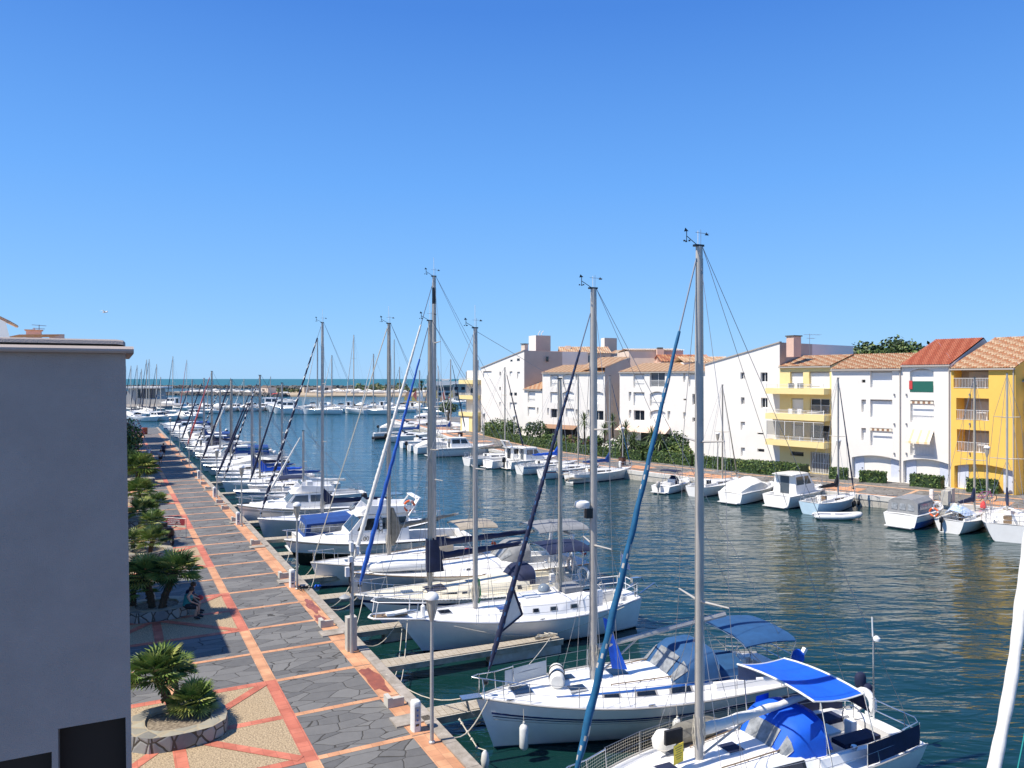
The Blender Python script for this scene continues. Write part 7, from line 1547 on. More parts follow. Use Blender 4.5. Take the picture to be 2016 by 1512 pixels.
# foreground: white furled sail of a boat just outside the frame
pt = PD(2030, 1020, 9.2); pb = PD(1950, 1560, 8.0); root = empty('furled_headsail', pb, 0, 'white rolled headsail in the right foreground, leaning up out of the frame', 'furled sail'); a = Vector((0, 0, 0)); b_ = (pt-pb)*1.6
mb = MB(cwhite).sh(True); N = 90; mb.tube([a.lerp(b_, i/N)+Vector((.04*sin(i/N*5), 0, 0)) for i in range(-6, N+1)], [.062*(1+.06*sin(i*.4)+.04*sin(i*.9)) for i in range(-6, N+1)], 14, ridge=.12, twist=.16); mb.build('sail', root)
MB(mat('teal_line', (.02, .3, .28), .7)).tube([PD(2018, 1440, 9)-pb, PD(2000, 1530, 9)-pb], .008, 4).build('furling_line', root)
# lost fender on a chain of knots by the kerb, left of the second yacht bow
p = G(955, 1497, -.5); root = empty('hanging_fender', p, 0, 'white fender on a knotted rope, bottom centre beside the quay', 'fender'); MB(whiterub).sh(True).lathe([(.02, -.28), (.09, -.2), (.12, 0), (.09, .2), (.03, .28)], n=10).build('fender', root)
q = G(905, 1417, .0)-p; mb = MB(rope).sh(True); mb.tube([(0, 0, .28), q*.3, q*.65, q], .018, 5)
for t in (.3, .5, .68, .9, 1): mb.lathe([(.01, -.05), (.05, 0), (.01, .05)], c=q*t, n=7)
mb.build('knotted_rope', root)
# ================================================================ BOATS ON THE OPPOSITE QUAY
OG = 'boats moored along the opposite quay'
def st(px, py, ang, z=WZ): p = G(px, py, z); return p, radians(ang)
def ostern(px, py): return G(px, py, WZ)
p = ostern(1222, 0+947) if False else None
def osl(px, py, ang, label, **k): q = ostern(px, py); return sloop(label, q, radians(ang), group=OG, **k)
def ocr(px, py, ang, label, **k): q = ostern(px, py); return cruiser(label, q, radians(ang), group=OG, **k)
osl(1985, 1068, 58, 'white broad sterned sloop at the far right edge, with navy boom cover', L=8.5, B=3.1, fb=(1.2, 1.0, 1.15), J=3.2, ztop=10.4, boomc=cnavy, furlm=None, lod=1, sternw=.82, mastm=alug)
rt, H_ = osl(1868, 1050, 38, 'white sloop with orange lifebuoy, black outboard and navy sail, third from the right edge', L=6.9, B=2.6, fb=(1.05, .85, .9), J=2.6, ztop=10.1, boomc=cnavy, furlm=None, lod=1, motor=blackp, mastm=alub, sternw=.75)
ring_buoy(rt, (-.1, .95, 1.35)); MB(mat('blue_white_tarp', (.2, .35, .6), .6, vs=8, col2=(.8, .82, .85))).sh(True).loft([[(x, .7, H_.sh(x)+.3), (x, .3, h_), (x, -.3, h_-.1), (x, -.7, H_.sh(x)+.3)] for x, h_ in ((.9, 1.5), (1.5, 1.9), (2.2, 1.7), (2.8, 1.35))]).build('tarpaulin', rt); MB(redp).sh(True).lathe([(.05, 0), (.25, .1), (.2, .4), (.02, .6)], c=(5.9, 0, 1.1), n=8).build('red_bag', rt)
ocr(1772, 1040, 40, 'white cabin boat with royal blue hull band and grey canvas enclosure with windows', L=6.6, B=2.7, fb=(1.25, 1.05, 1.0), style='sport', band=bluest, band2=True, canvas=cgrey, cab=(.45, .74), lod=1)
q = G(1655, 1022, WZ); dinghy('small white inflatable dinghy afloat behind the pale blue sailboat', q+Vector((-1.9, .4, -.05)), radians(-8), L=3.5, W=1.5, m=plast, group=None)
rt, H_ = osl(1592, 1013, 37, 'pale blue transomed open sailboat with black fenders and dark boom cover, behind the white dinghy', L=6.9, B=2.5, fb=(1.15, .9, .95), J=2.6, ztop=10.05, hullm=paleblue, boomc=cblack, furlm=cnavy, furlr=.07, lod=1, spread=1)
for x in (4.6, 5.2, 5.8): fender(rt, x, -1.15 if x < 5 else -.95, .5, m=blackp, L=.5)
ocr(1528, 1000, 40, 'white hard-roofed cabin boat, left of the pale blue transomed sailboat', L=7.4, B=2.9, fb=(1.35, 1.1, 1.05), style='cabin', cab=(.18, .55), ch=1.7, lod=1, stripe=None, glass=glassg)
ocr(1437, 992, 42, 'white motorboat under a smooth white full-length cover, between two sailboat masts', L=7.2, B=2.7, style='covered', canvas=cwhite, lod=1)
osl(1366, 978, 43, 'cream wooden-looking sloop half hidden by the tallest mast, with a thin beige mast', L=7.6, B=2.6, fb=(1.15, .9, .9), J=2.8, ztop=9.4, hullm=gel, furlm=ctan, furlr=.06, boomc=None, lod=1, spread=1, mastm=alub)
rt, H_ = ocr(1300, 972, 50, 'small white speedboat with navy folded bimini and grey outboard motor', L=5.6, B=2.2, fb=(.95, .75, .7), style='open', motor=alug, lod=1); bimini(rt, 1.2, 2.6, .85, 1.95, .1, cnavy, .8); MB(cnavy).sh(True).lathe([(.5, 0), (.5, .5), (.3, .75), (.05, .8)], c=(2.6, 0, .6), n=10).build('console_cover', rt)
osl(1120, 951, 33, 'white sloop with blue sail cover, moored beside the opposite wooden finger', L=8.6, B=2.7, fb=(1.15, .9, .95), J=3.1, ztop=10.3, furlm=cteal, furlr=.06, boomc=cblue, lod=1, spread=1)
osl(1066, 943, 33, 'white sloop with red trimmed stern, left of the blue covered one', L=8.0, B=2.6, J=3.0, ztop=10.3, furlm=None, boomc=None, lod=1, spread=1, stripe=redst, mastm=alub)
osl(1022, 934, 32, 'white sloop with blue stripe and royal blue boom cover, tallest of the small opposite masts', L=8.4, B=2.7, J=3.0, ztop=10.25, furlm=None, boomc=cbright, lod=1, spread=1, stripe=bluest)
ocr(998, 924, 30, 'white motorboat with tall glazed wheelhouse and black outboard engine', L=7.0, B=2.6, style='cabin', ch=1.5, cab=(.3, .6), glass=glassg, motor=blackp, lod=1)
ocr(960, 922, 30, 'white curvy sports fisher with dark side window and rooftop gear', L=7.8, B=2.9, style='cabin', ch=1.45, cab=(.38, .68), lod=1, arch_=True)
osl(918, 917, 28, 'white sloop seen stern-on with furled navy sail, left of the curvy fisher', L=8.4, B=2.8, J=3.0, ztop=11.4, furlm=cnavy, boomc=ctan, lod=1, sternw=.85, mastm=alub)
ocr(845, 899, 20, 'white pilothouse motor cruiser with grey hull stripe, lying across behind the two big masts', L=9.5, B=3.1, fb=(1.5, 1.2, 1.1), style='cabin', stripe=greyhull, cab=(.3, .58), ch=1.4, lod=1)
for i, (px, py, ang, kd, lb) in enumerate(((818, 893, 22, 'covered', 'white covered motorboat just left of the pilothouse cruiser'), (805, 888, 22, 'open', 'open white boat second left of the pilothouse cruiser'), (790, 882, 22, 'sport', 'small white sports boat third left of the pilothouse cruiser'), (764, 870, 18, 'sport', 'white cabin boat behind the dark tender, with long low roof'), (735, 863, 15, 'open', 'outermost white open boat with a person-sized console, at the tip of the far right row'), (748, 851, 12, 'covered', 'white boat with black covers at the tip of the row'), (775, 845, 12, 'sport', 'low white cruiser in the second far row'), (800, 838, 10, 'cabin', 'white wheelhouse boat in the second far row'), (815, 829, 8, 'covered', 'white covered boat near the small catamaran sails'), (845, 845, 10, 'covered', 'large white covered cruiser behind the tall mast pair'))):
    ocr(px, py, ang, lb, L=7.2, B=2.8, style=kd, lod=2, canvas=cwhite if kd == 'covered' else None, motor=blackp if i % 2 else None)
osl(770, 868, 18, 'white sloop with blue boom cover in the far right row', L=8, B=2.6, J=3, ztop=11.5, furlm=None, boomc=cblue, lod=2, spread=1)
osl(830, 862, 20, 'white sloop with slim mast and dark furled sail by the far square', L=8.5, B=2.7, J=3, ztop=13.6, furlm=cnavy, boomc=cblue, lod=2, spread=1)
osl(800, 843, 14, 'white sloop with a very tall thin mast beyond the far right row', L=9, B=2.8, J=3, ztop=17.5, furlm=cwhite, boomc=None, lod=2, spread=2)
osl(820, 838, 14, 'white sloop with plain mast beside the very tall thin one', L=8, B=2.8, J=3, ztop=13, furlm=cwhite, boomc=None, lod=2, spread=1)
osl(868, 848, 20, 'white sloop with dark furled sail nearest the small round tree', L=8.5, B=2.8, J=3, ztop=11.5, furlm=cnavy, boomc=None, lod=2, spread=1)
osl(895, 852, 22, 'white sloop right of the small round tree with beige mast', L=8, B=2.8, J=3, ztop=13.8, furlm=None, boomc=ctan, lod=2, spread=1, mastm=alub)
rt = empty('motor_tender', G(740, 866, WZ), .5, 'dark grey rubber tender with raised engine in the far right row', 'dinghy', OG); MB(cblack).sh(True).tube([(-.5, .6, .3), (2.6, .5, .35), (3.2, 0, .5), (2.6, -.5, .35), (-.5, -.6, .3)], .25, 8).build('tube', rt)
for a_, L_, lb in (((1206, 930), 6.5, 'wooden finger on piles at the right end of the blue covered sloop'), ((1885, 1003), 4, 'short wooden finger between the navy sailed sloop and the last one')):
    q = G(*a_, 0); n_ = Vector((-.72, -.69)); finger((q.x, q.y), n_ if a_[0] > 1300 else Vector((-.8, -.6)), L_, lb, float_=False)
# ================================================================ FAR HARBOUR
sandm = mat('sand', (.42, .33, .22), .95, var=.12, vs=.05); rockm = mat('breakwater_rock', (.07, .065, .06), .9, vs=.4, col2=(.2, .19, .17), bump=.5, bs=2); scrub = mat('dune_scrub', (.1, .11, .05), .95, vs=.2, col2=(.2, .18, .1)); tarm = mat('quay_concrete', (.3, .27, .23), .9, var=.1, vs=.2)
rng = random.Random(99)
def land(name, pts, top, m_, bot=-3): return slab(name, pts, top=top, bot=bot, mt=m_, ms=m_)
def gp(px, D): return ((px-CX)*D/FP, D)
land('sand_spit', [gp(355, 500), gp(460, 505), gp(560, 470), gp(640, 455), gp(740, 462), gp(880, 452), gp(1000, 455), gp(1200, 520), gp(1200, 760), gp(900, 800), gp(560, 760), gp(500, 640), gp(340, 600)], .0, sandm)
# breakwater of boulders
def rocks(name, label, pts, h, w_, size, n):
    root = empty(name, (*pts[0], 0), 0, label, 'breakwater'); mb = MB(rockm); P0 = Vector((*pts[0], 0))
    for i in range(n):
        t = rng.random()*(len(pts)-1); j = int(t); a, b_ = Vector((*pts[j], 0)), Vector((*pts[j+1], 0)); p = a.lerp(b_, t-j)-P0; dd = (b_-a).normalized(); nn = Vector((-dd.y, dd.x, 0)); q = rng.uniform(-1, 1)
        c_ = p+nn*q*w_+Vector((0, 0, WZ+(h-WZ)*(1-abs(q))*rng.uniform(.7, 1.05))); M = Matrix.Rotation(rng.random()*6, 3, 'Z') @ Matrix.Rotation(rng.random()*3, 3, 'X'); s_ = size*rng.uniform(.6, 1.3); mb.box(c_, (s_, s_*.8, s_*.7), M=M)
    for j in range(len(pts)-1):
        a, b_ = Vector((*pts[j], 0))-P0, Vector((*pts[j+1], 0))-P0; dd = (b_-a).normalized(); nn = Vector((-dd.y, dd.x, 0))*w_; z = Vector((0, 0, h*.85)); b0 = Vector((0, 0, -2)); mb.add([a-nn+b0, a+z, a+nn+b0, b_-nn+b0, b_+z, b_+nn+b0], [(0, 1, 4, 3), (1, 2, 5, 4), (0, 2, 1), (3, 4, 5)])
    mb.build('boulders', root)
rocks('breakwater', 'long dark rock breakwater in front of the open sea', [gp(200, 900), gp(400, 880), gp(620, 850), gp(800, 830)], 1.9, 6, 2.6, 1500)
rocks('breakwater', 'low rock edge of the sandy spit at the left', [gp(240, 560), gp(355, 505), gp(470, 498), gp(560, 466)], .6, 3, 2.0, 700)
def scrubpatch(label, px0, px1, D0, D1, h, n=900, size=1.2):
    root = empty('dune_scrub', Vector((*gp((px0+px1)/2, (D0+D1)/2), 0)), 0, label, 'scrub', None); mb = MB(scrub); x0, x1 = gp(px0, D0)[0]-root.location.x, gp(px1, D0)[0]-root.location.x; bl = []
    for k in range(14): bl.append(((x0+(x1-x0)*(k+.5)/14, rng.uniform(D0, D1)-root.location.y, h*.35), ((x1-x0)/16, (D1-D0)*.25, h*rng.uniform(.45, .75))))
    foliage(mb, bl, n, size, (hedgeB, hedgeA, scrub), rng, shell=.8); mb.build('bushes', root)
scrubpatch('dark green scrub on the dunes behind the parked boats, centre', 690, 800, 620, 680, 6.0)
scrubpatch('brown low scrub on the spit beside the small white hut', 525, 600, 560, 600, 2.6, n=500)
scrubpatch('thin scrub strip left of the restaurant', 790, 835, 560, 600, 3.2, n=300)
# huts
def hut(px, D, w_, d_, h, m_, label, cat='hut', name='hut', roof=None, pitch=0, rz=.5):
    root = empty(name, Vector((*gp(px, D), 0)), rz, label, cat); MB(m_).box((0, 0, h/2), (w_, d_, h)).build('wall', root)
    if pitch: mb = MB(roof or rooft); mb.quad((-w_/2-.3, -d_/2-.3, h-.1), (w_/2+.3, -d_/2-.3, h-.1), (w_/2+.3, 0, h+pitch), (-w_/2-.3, 0, h+pitch)); mb.quad((-w_/2-.3, d_/2+.3, h-.1), (w_/2+.3, d_/2+.3, h-.1), (w_/2+.3, 0, h+pitch), (-w_/2-.3, 0, h+pitch)); mb.poly([(-w_/2, -d_/2, h), (-w_/2, d_/2, h), (-w_/2, 0, h+pitch-.05)]); mb.poly([(w_/2, -d_/2, h), (w_/2, d_/2, h), (w_/2, 0, h+pitch-.05)]); mb.build('roof', root)
    MB(glassd).box((0, -d_/2-.02, h*.5), (w_*.3, .06, h*.4)).build('window', root); return root
hut(527, 520, 9, 7, 4.2, wallpeach, 'small cream hut with brown roof on the spit', roof=mat('brown_roof', (.16, .12, .09), .9), pitch=1.0, rz=-.6)
hut(613, 560, 12, 7, 3.8, mat('beige_hut', (.5, .42, .34), .9), 'flat beige beach building with pink wall, behind the motor yachts'); hut(640, 590, 10, 7, 4.6, wallpeach, 'taller cream beach building beside the flat one')
# restaurant
D = 430; root = empty('restaurant', Vector((*gp(845, D), 0)), 0, 'low modern white harbour restaurant with sweeping white roof and glass front', 'restaurant'); k = D/FP
mb = MB(stucco2); mb.box((17*1.0, 6, 3.2), (34, 12, 6.4)); mb.build('wall', root); MB(glassg).box((17, -.2, 4.4), (32, .3, 2.0)).build('glazing', root); MB(mat('dark_glazing', (.06, .07, .08), .3)).box((17, -.2, 1.6), (32, .3, 1.4)).build('glazing', root)
mb = MB(plast); mb.add([(-3, -3, 6.0), (0, -3, 8.4), (24, -3, 8.6), (30, -3, 7.0), (-3, 12, 6.0), (0, 12, 8.4), (24, 12, 8.6), (30, 12, 7.0)], [(0, 1, 5, 4), (1, 2, 6, 5), (2, 3, 7, 6), (0, 3, 2, 1), (0, 4, 7, 3)]); mb.box((9, 2, 9.8), (7, 5, .3)); mb.box((9, 2, 9.2), (4, 3, 1.0)); mb.build('roof', root)
root = empty('clubhouse', Vector((*gp(895, 400), 0)), 0, 'grey two storey waterfront building right of the restaurant, behind the yellow balconies', 'building'); MB(walltaupeshade).box((8, 6, 3.6), (18, 12, 7.2)).build('wall', root); MB(plast).box((8, 6, 7.4), (20, 14, .4)).build('roof', root)
for z in (2, 5):
    for x in range(5): MB(glassd).box((1+x*3.4, -.05, z), (1.8, .1, 1.5)).build('window', root)
# palm by restaurant
pt = empty('palm_tree', Vector((*gp(829, 400), 0)), 0, 'distant feathery palm tree standing left of the restaurant roof', 'palm'); MB(bark).tube([(0, 0, 0), (.3, 0, 4), (.1, 0, 7.5)], .3, 7).build('trunk', pt); mb = MB(leafC)
for i in range(34):
    a = i*2.399; el = radians(85-130*(i/34)); d = Vector((cos(a)*cos(el), sin(a)*cos(el), sin(el))); t = Vector((.1, 0, 7.5)); s_ = Vector((-sin(a), cos(a), 0))*.35; mid = t+d*1.5; mb.add([t, mid-s_, t+d*2.6-Vector((0, 0, .8)), mid+s_], [(0, 1, 2, 3)])
mb.build('crown', pt)
# left far pier and its building
land('left_pier', [gp(230, 272), gp(300, 272), gp(378, 292), gp(378, 305), gp(230, 320)], .1, tarm)
root = empty('harbour_office', Vector((*gp(281, 297), .1)), 0, 'grey concrete harbour building with slanted white walls, at the left beyond the promenade', 'building'); mb = MB(mat('pale_concrete_wall', (.46, .44, .41), .9, var=.06)); mb.add([(-7.0, 0, 0), (6.0, 0, 0), (5.0, 0, 3.0), (4.6, 0, 6.2), (-5.6, 0, 6.2), (-7.0, 9, 0), (6.0, 9, 0), (5.0, 9, 3.0), (4.6, 9, 6.2), (-5.6, 9, 6.2)], [(0, 1, 2, 3, 4), (9, 8, 7, 6, 5), (0, 4, 9, 5), (1, 6, 7, 2), (2, 7, 8, 3), (3, 8, 9, 4)]); mb.build('wall', root)
MB(stucco2).box((.5, 4, 6.6), (14, 11, .7)).build('roof', root); MB(mat('brown_glazing', (.12, .1, .085), .3)).box((2.2, -.05, 4.2), (5.2, .12, 3.6)).build('glazing', root); MB(glassd).box((-1.6, -.05, 4.2), (1.6, .12, 3.4)).build('window', root); MB(mat('terrace_wall', (.5, .47, .42), .9)).box((8, -1, 1.0), (14, .4, 2.0)).build('terrace', root)
# pontoons
def pontoon(px0, D0, px1, D1, w_, label):
    a, b_ = Vector((*gp(px0, D0), WZ)), Vector((*gp(px1, D1), WZ)); root = empty('pontoon', a, math.atan2((b_-a).y, (b_-a).x), label, 'pontoon', 'floating pontoons in the outer harbour'); L_ = (b_-a).length; MB(tarm).box((L_/2, 0, .35), (L_, w_, .5)).build('deck', root)
    mb = MB(polem)
    for k in range(int(L_/14)+1): mb.tube([(k*14, w_/2, -.5), (k*14, w_/2, 2.6)], .2, 6)
    mb.build('piles', root)
pontoon(366, 268, 555, 258, 2.4, 'pontoon with many small boats left of the two motor yachts'); pontoon(560, 282, 850, 262, 2.6, 'long pontoon behind the large yachts, centre'); pontoon(840, 330, 940, 322, 2.2, 'pontoon below the restaurant')
# large yachts
YG = 'large yachts in the outer harbour'
def ystern(px, D): return Vector((*gp(px, D), WZ))
for px, D, rz, L_, lb in ((588, 247, 176, 10.5, 'white motor yacht with flybridge, left one of the pair in the outer harbour'), (597, 236, 174, 10, 'white motor yacht with dark windows, right one of the pair in the outer harbour')):
    cruiser(lb, ystern(px, D), radians(rz), L=L_, B=3.8, fb=(2.4, 1.9, 1.5), style='cabin', cab=(.25, .66), ch=1.9, cw=.42, fly=True, arch_=True, lod=1, group=YG, bt=bootk)
for px, D, rz, L_, zt, kw, lb in ((673, 234, 178, 12, 22.3, {'J': 4.5}, 'white yacht with twin rigging, tallest rig beside the motor yachts'), (690, 246, 175, 10, 17.5, {'J': 3.9}, 'white yacht mostly behind the twin rigged one, with medium height mast'), (722, 233, 135, 12, 23.5, {'boomc': cblack, 'J': 5}, 'white yacht with black boom cover in the outer harbour'), (777, 232, 168, 11, 17.5, {'J': 4.2}, 'white yacht moored end to end with the black covered one')):
    sloop(lb, ystern(px, D), radians(rz), L=L_, B=3.6, fb=(1.7, 1.4, 1.3), ztop=zt, lod=1, group=YG, mr=.15, **{**dict(furlm=cwhite, boomc=None, furlr=.14), **kw})
pm = empty('mast', ystern(637, 238), 0, 'slim second mast rising just beside the tallest outer harbour rig', 'mast', None)
# small craft rows (individuals sharing meshes)
def proto_set():
    out = []
    for kd, cv in (('sport', None), ('cabin', None), ('covered', cwhite), ('open', None)):
        r_, _ = cruiser('tiny white motorboat berthed at the outer pontoons', (0, 0, -500), 0, L=7, B=2.7, style=kd, canvas=cv, lod=2, group='tiny motorboats at the outer pontoons'); out.append(r_)
    return out
for o in (pm,): bpy.data.objects.remove(o)
PR = proto_set(); used = [False]*4; cnt = 0
def put(px, D, rz, s_=1., z=WZ, label=None, group=None, k=None):
    global cnt
    k = cnt % 4 if k is None else k; cnt += 1
    if not used[k]: o = PR[k]; used[k] = True
    else: o = copy_tree(PR[k])
    o.location = (*gp(px, D), z); o.rotation_euler = (0, 0, rz); o.scale = (s_, s_, s_)
    if label: o['label'] = label
    if group: o['group'] = group
    return o
for k in range(26): put(382+k*6.9+rng.uniform(-1.5, 1.5), 264+rng.uniform(-6, 4), -pi/2+rng.uniform(-.2, .2) if k % 2 else pi/2, rng.uniform(.9, 1.25))
for k in range(15): put(262+k*9.2, rng.uniform(196, 232), rng.choice((-.5, 2.6))+rng.uniform(-.2, .2), 1.0, label='tiny white motorboat in the basin just beyond the end of the near promenade', group='tiny motorboats beyond the end of the promenade')
for k in range(18): put(566+k*15+rng.uniform(-3, 3), 274+rng.uniform(-6, 8), pi/2+rng.uniform(-.3, .3), 1.1, label='tiny white motorboat behind the large yachts at the long pontoon', group='tiny motorboats along the long pontoon')
for k in range(10): put(850+k*9+rng.uniform(-2, 2), 325+rng.uniform(-6, 6), rng.choice((0, pi/2, 2.5)), 1.1, label='tiny white motorboat moored below the restaurant', group='tiny motorboats below the restaurant')
for k in range(34): put(622+k*6.9+rng.uniform(-2, 2), rng.uniform(515, 600), rng.uniform(-.6, .6)+(pi if k % 2 else 0), rng.uniform(.8, 1.2), z=.15, label='tiny white boat stored ashore on the sandy spit', group='boats stored on the sandy spit', k=2 if k % 3 else 0)
for k in range(16): put(366+k*9+rng.uniform(-2, 2), rng.uniform(512, 560), rng.uniform(-.4, .4), rng.uniform(1.0, 1.4), z=.1, label='tiny white boat on the spit behind the left pier', group='boats on the spit behind the left pier', k=2 if k % 2 else 1)
put(365, 288, 2.9, 1.6, label='white cabin boat moored at the tip of the left pier', k=1)
put(498, 262, .1, 1.9, label='white wheelhouse workboat on the small boat pontoon', k=1)
put(910, 305, .1, .9, label='lone white open boat crossing the water below the restaurant', k=3)
# far masts: whole little sloops
FG = 'sloops in the distant basin at the left'
for i, (px, py, D) in enumerate(((258, 721, 225), (269.5, 720, 215), (280, 719, 232), (288, 726, 238), (300, 708, 220), (305, 707, 222), (319.5, 717, 226), (330, 742, 205), (351, 701, 235), (376, 708, 265))):
    zt = 10+(HY-py)*D/FP; ang = radians(150)
    sloop('distant sloop beyond the promenade, %s' % ['leftmost mast beside the wall', 'second mast from the wall', 'third mast from the wall', 'short mast with leaning forestay', 'left one of the tall close mast pair', 'right one of the tall close mast pair', 'single mast right of the pair', 'shortest mast, near the promenade end', 'tallest mast, standing on its own', 'slim white mast far behind with pinkish furled sail'][i], Vector((*gp(px+12, D-2), WZ)), ang, L=9, B=3, J=3.6, ztop=zt, lod=2, group=FG, spread=1, furlm=cpink if i == 9 else cnavy, furlr=.12, boomc=(cwhite, cnavy)[i % 2], mr=.1 if i < 9 else .07, mastm=alug)
for i, (px, py, D) in enumerate(((434, 764, 240), (476, 744, 268), (503, 746, 262), (552, 741, 300), (800, 668, 262), (812, 722, 250), (866, 739, 255), (883, 713, 230))):
    zt = 10+(HY-py)*D/FP
    sloop('distant white sloop, %s' % ['short mast at the left small boat pontoon', 'pale mast before the sea left of the hut', 'mast in front of the small cream hut', 'slim mast right of the small cream hut', 'very tall slim mast in the centre distance', 'shorter mast beside the tall centre one', 'plain mast by the small catamarans', 'tall mast in front of the restaurant'][i], Vector((*gp(px+6, D), WZ)), radians(170), L=9, B=3, J=3.6, ztop=zt, lod=2, group='distant sloops at the outer pontoons', spread=1, furlm=(cwhite, cnavy)[i % 2], furlr=.1, boomc=None, mr=.12, mastm=(alub, alug)[i % 2])
# little catamarans with coloured sails
sails = [(orangep, yellowp), (redp, orangep), (plast, bluest), (redp, redp), (yellowp, orangep), (redp, yellowp), (orangep, redp)]
sm_ = [mat('sail_peach', (.85, .45, .25), .8), mat('sail_red', (.75, .2, .15), .8), mat('sail_white', (.8, .8, .78), .8), mat('sail_pink', (.8, .3, .3), .8), mat('sail_yellow', (.85, .6, .15), .8)]
for i, (px, a, b_, nm) in enumerate(((804, 0, 4, 'peach and yellow sail, leftmost'), (819, 1, 4, 'red topped yellow sail'), (831, 2, 2, 'plain white sail'), (846, 3, 0, 'pink sail'), (860, 4, 0, 'yellow and peach sail'), (875, 1, 0, 'red and peach sail, second from right'), (890, 4, 1, 'yellow and red sail, rightmost'))):
    root = empty('beach_catamaran', Vector((*gp(px, 348), WZ)), .3, 'tiny beach catamaran with %s, below the restaurant' % nm, 'catamaran', 'beach catamarans with coloured sails'); mb = MB(mat('catamaran_hull', (.75, .5, .2), .6))
    for s in (1, -1): mb.tube([(-2.3, s*1.1, .15), (0, s*1.1, .25), (2.3, s*1.1, .5)], [.15, .22, .06], 6)
    mb.build('hull', root); MB(alug).tube([(.4, 0, .3), (.2, 0, 5.8)], .06, 5).build('mast', root); MB(sm_[a]).add([(.3, 0, .8), (.2, 0, 5.7), (-.6, .1, 4.8), (-1.5, .25, 3.2)], [(0, 1, 2, 3)]).build('sail', root); MB(sm_[b_]).add([(.3, .02, .7), (-1.5, .27, 3.15), (-2.0, .35, 1.0)], [(0, 1, 2)]).build('sail', root)
for i, (px, py) in enumerate(((290, 750), (420, 751), (720, 750), (760, 749), (803, 750.5))):
    D = 1500; root = empty('sailing_boat', Vector((*gp(px, D), WZ)), 1, 'speck-like white sail far out at sea, %s' % ['left of the breakwater end', 'above the breakwater', 'above the green dunes', 'right above the green dunes', 'beside the distant palm'][i], 'sailboat'); MB(gel).sh(True).tube([(-3, 0, .3), (0, 0, .5), (3, 0, .9)], [.5, .8, .1], 6).build('hull', root); MB(cwhite).add([(.5, 0, 1), (.4, 0, 8), (-2.6, 0, 1.2)], [(0, 1, 2)]).build('sail', root); MB(alu).tube([(.5, 0, .5), (.5, 0, 8)], .08, 4).build('mast', root)
for i, (px, D, c_) in enumerate(((372, 530, redp), (545, 470, redp), (560, 520, plast))):
    root = empty('canoe', Vector((*gp(px, D), .1)), .1, ['red hull lying on the spit behind the left pier', 'orange red kayak at the water edge by the small hut', 'white upturned hull beside the hut'][i], 'canoe'); MB(c_).sh(True).tube([(-4, 0, .3), (-2, 0, .5), (2, 0, .5), (4, 0, .4)], [.1, .6, .6, .1], 8).build('hull', root)

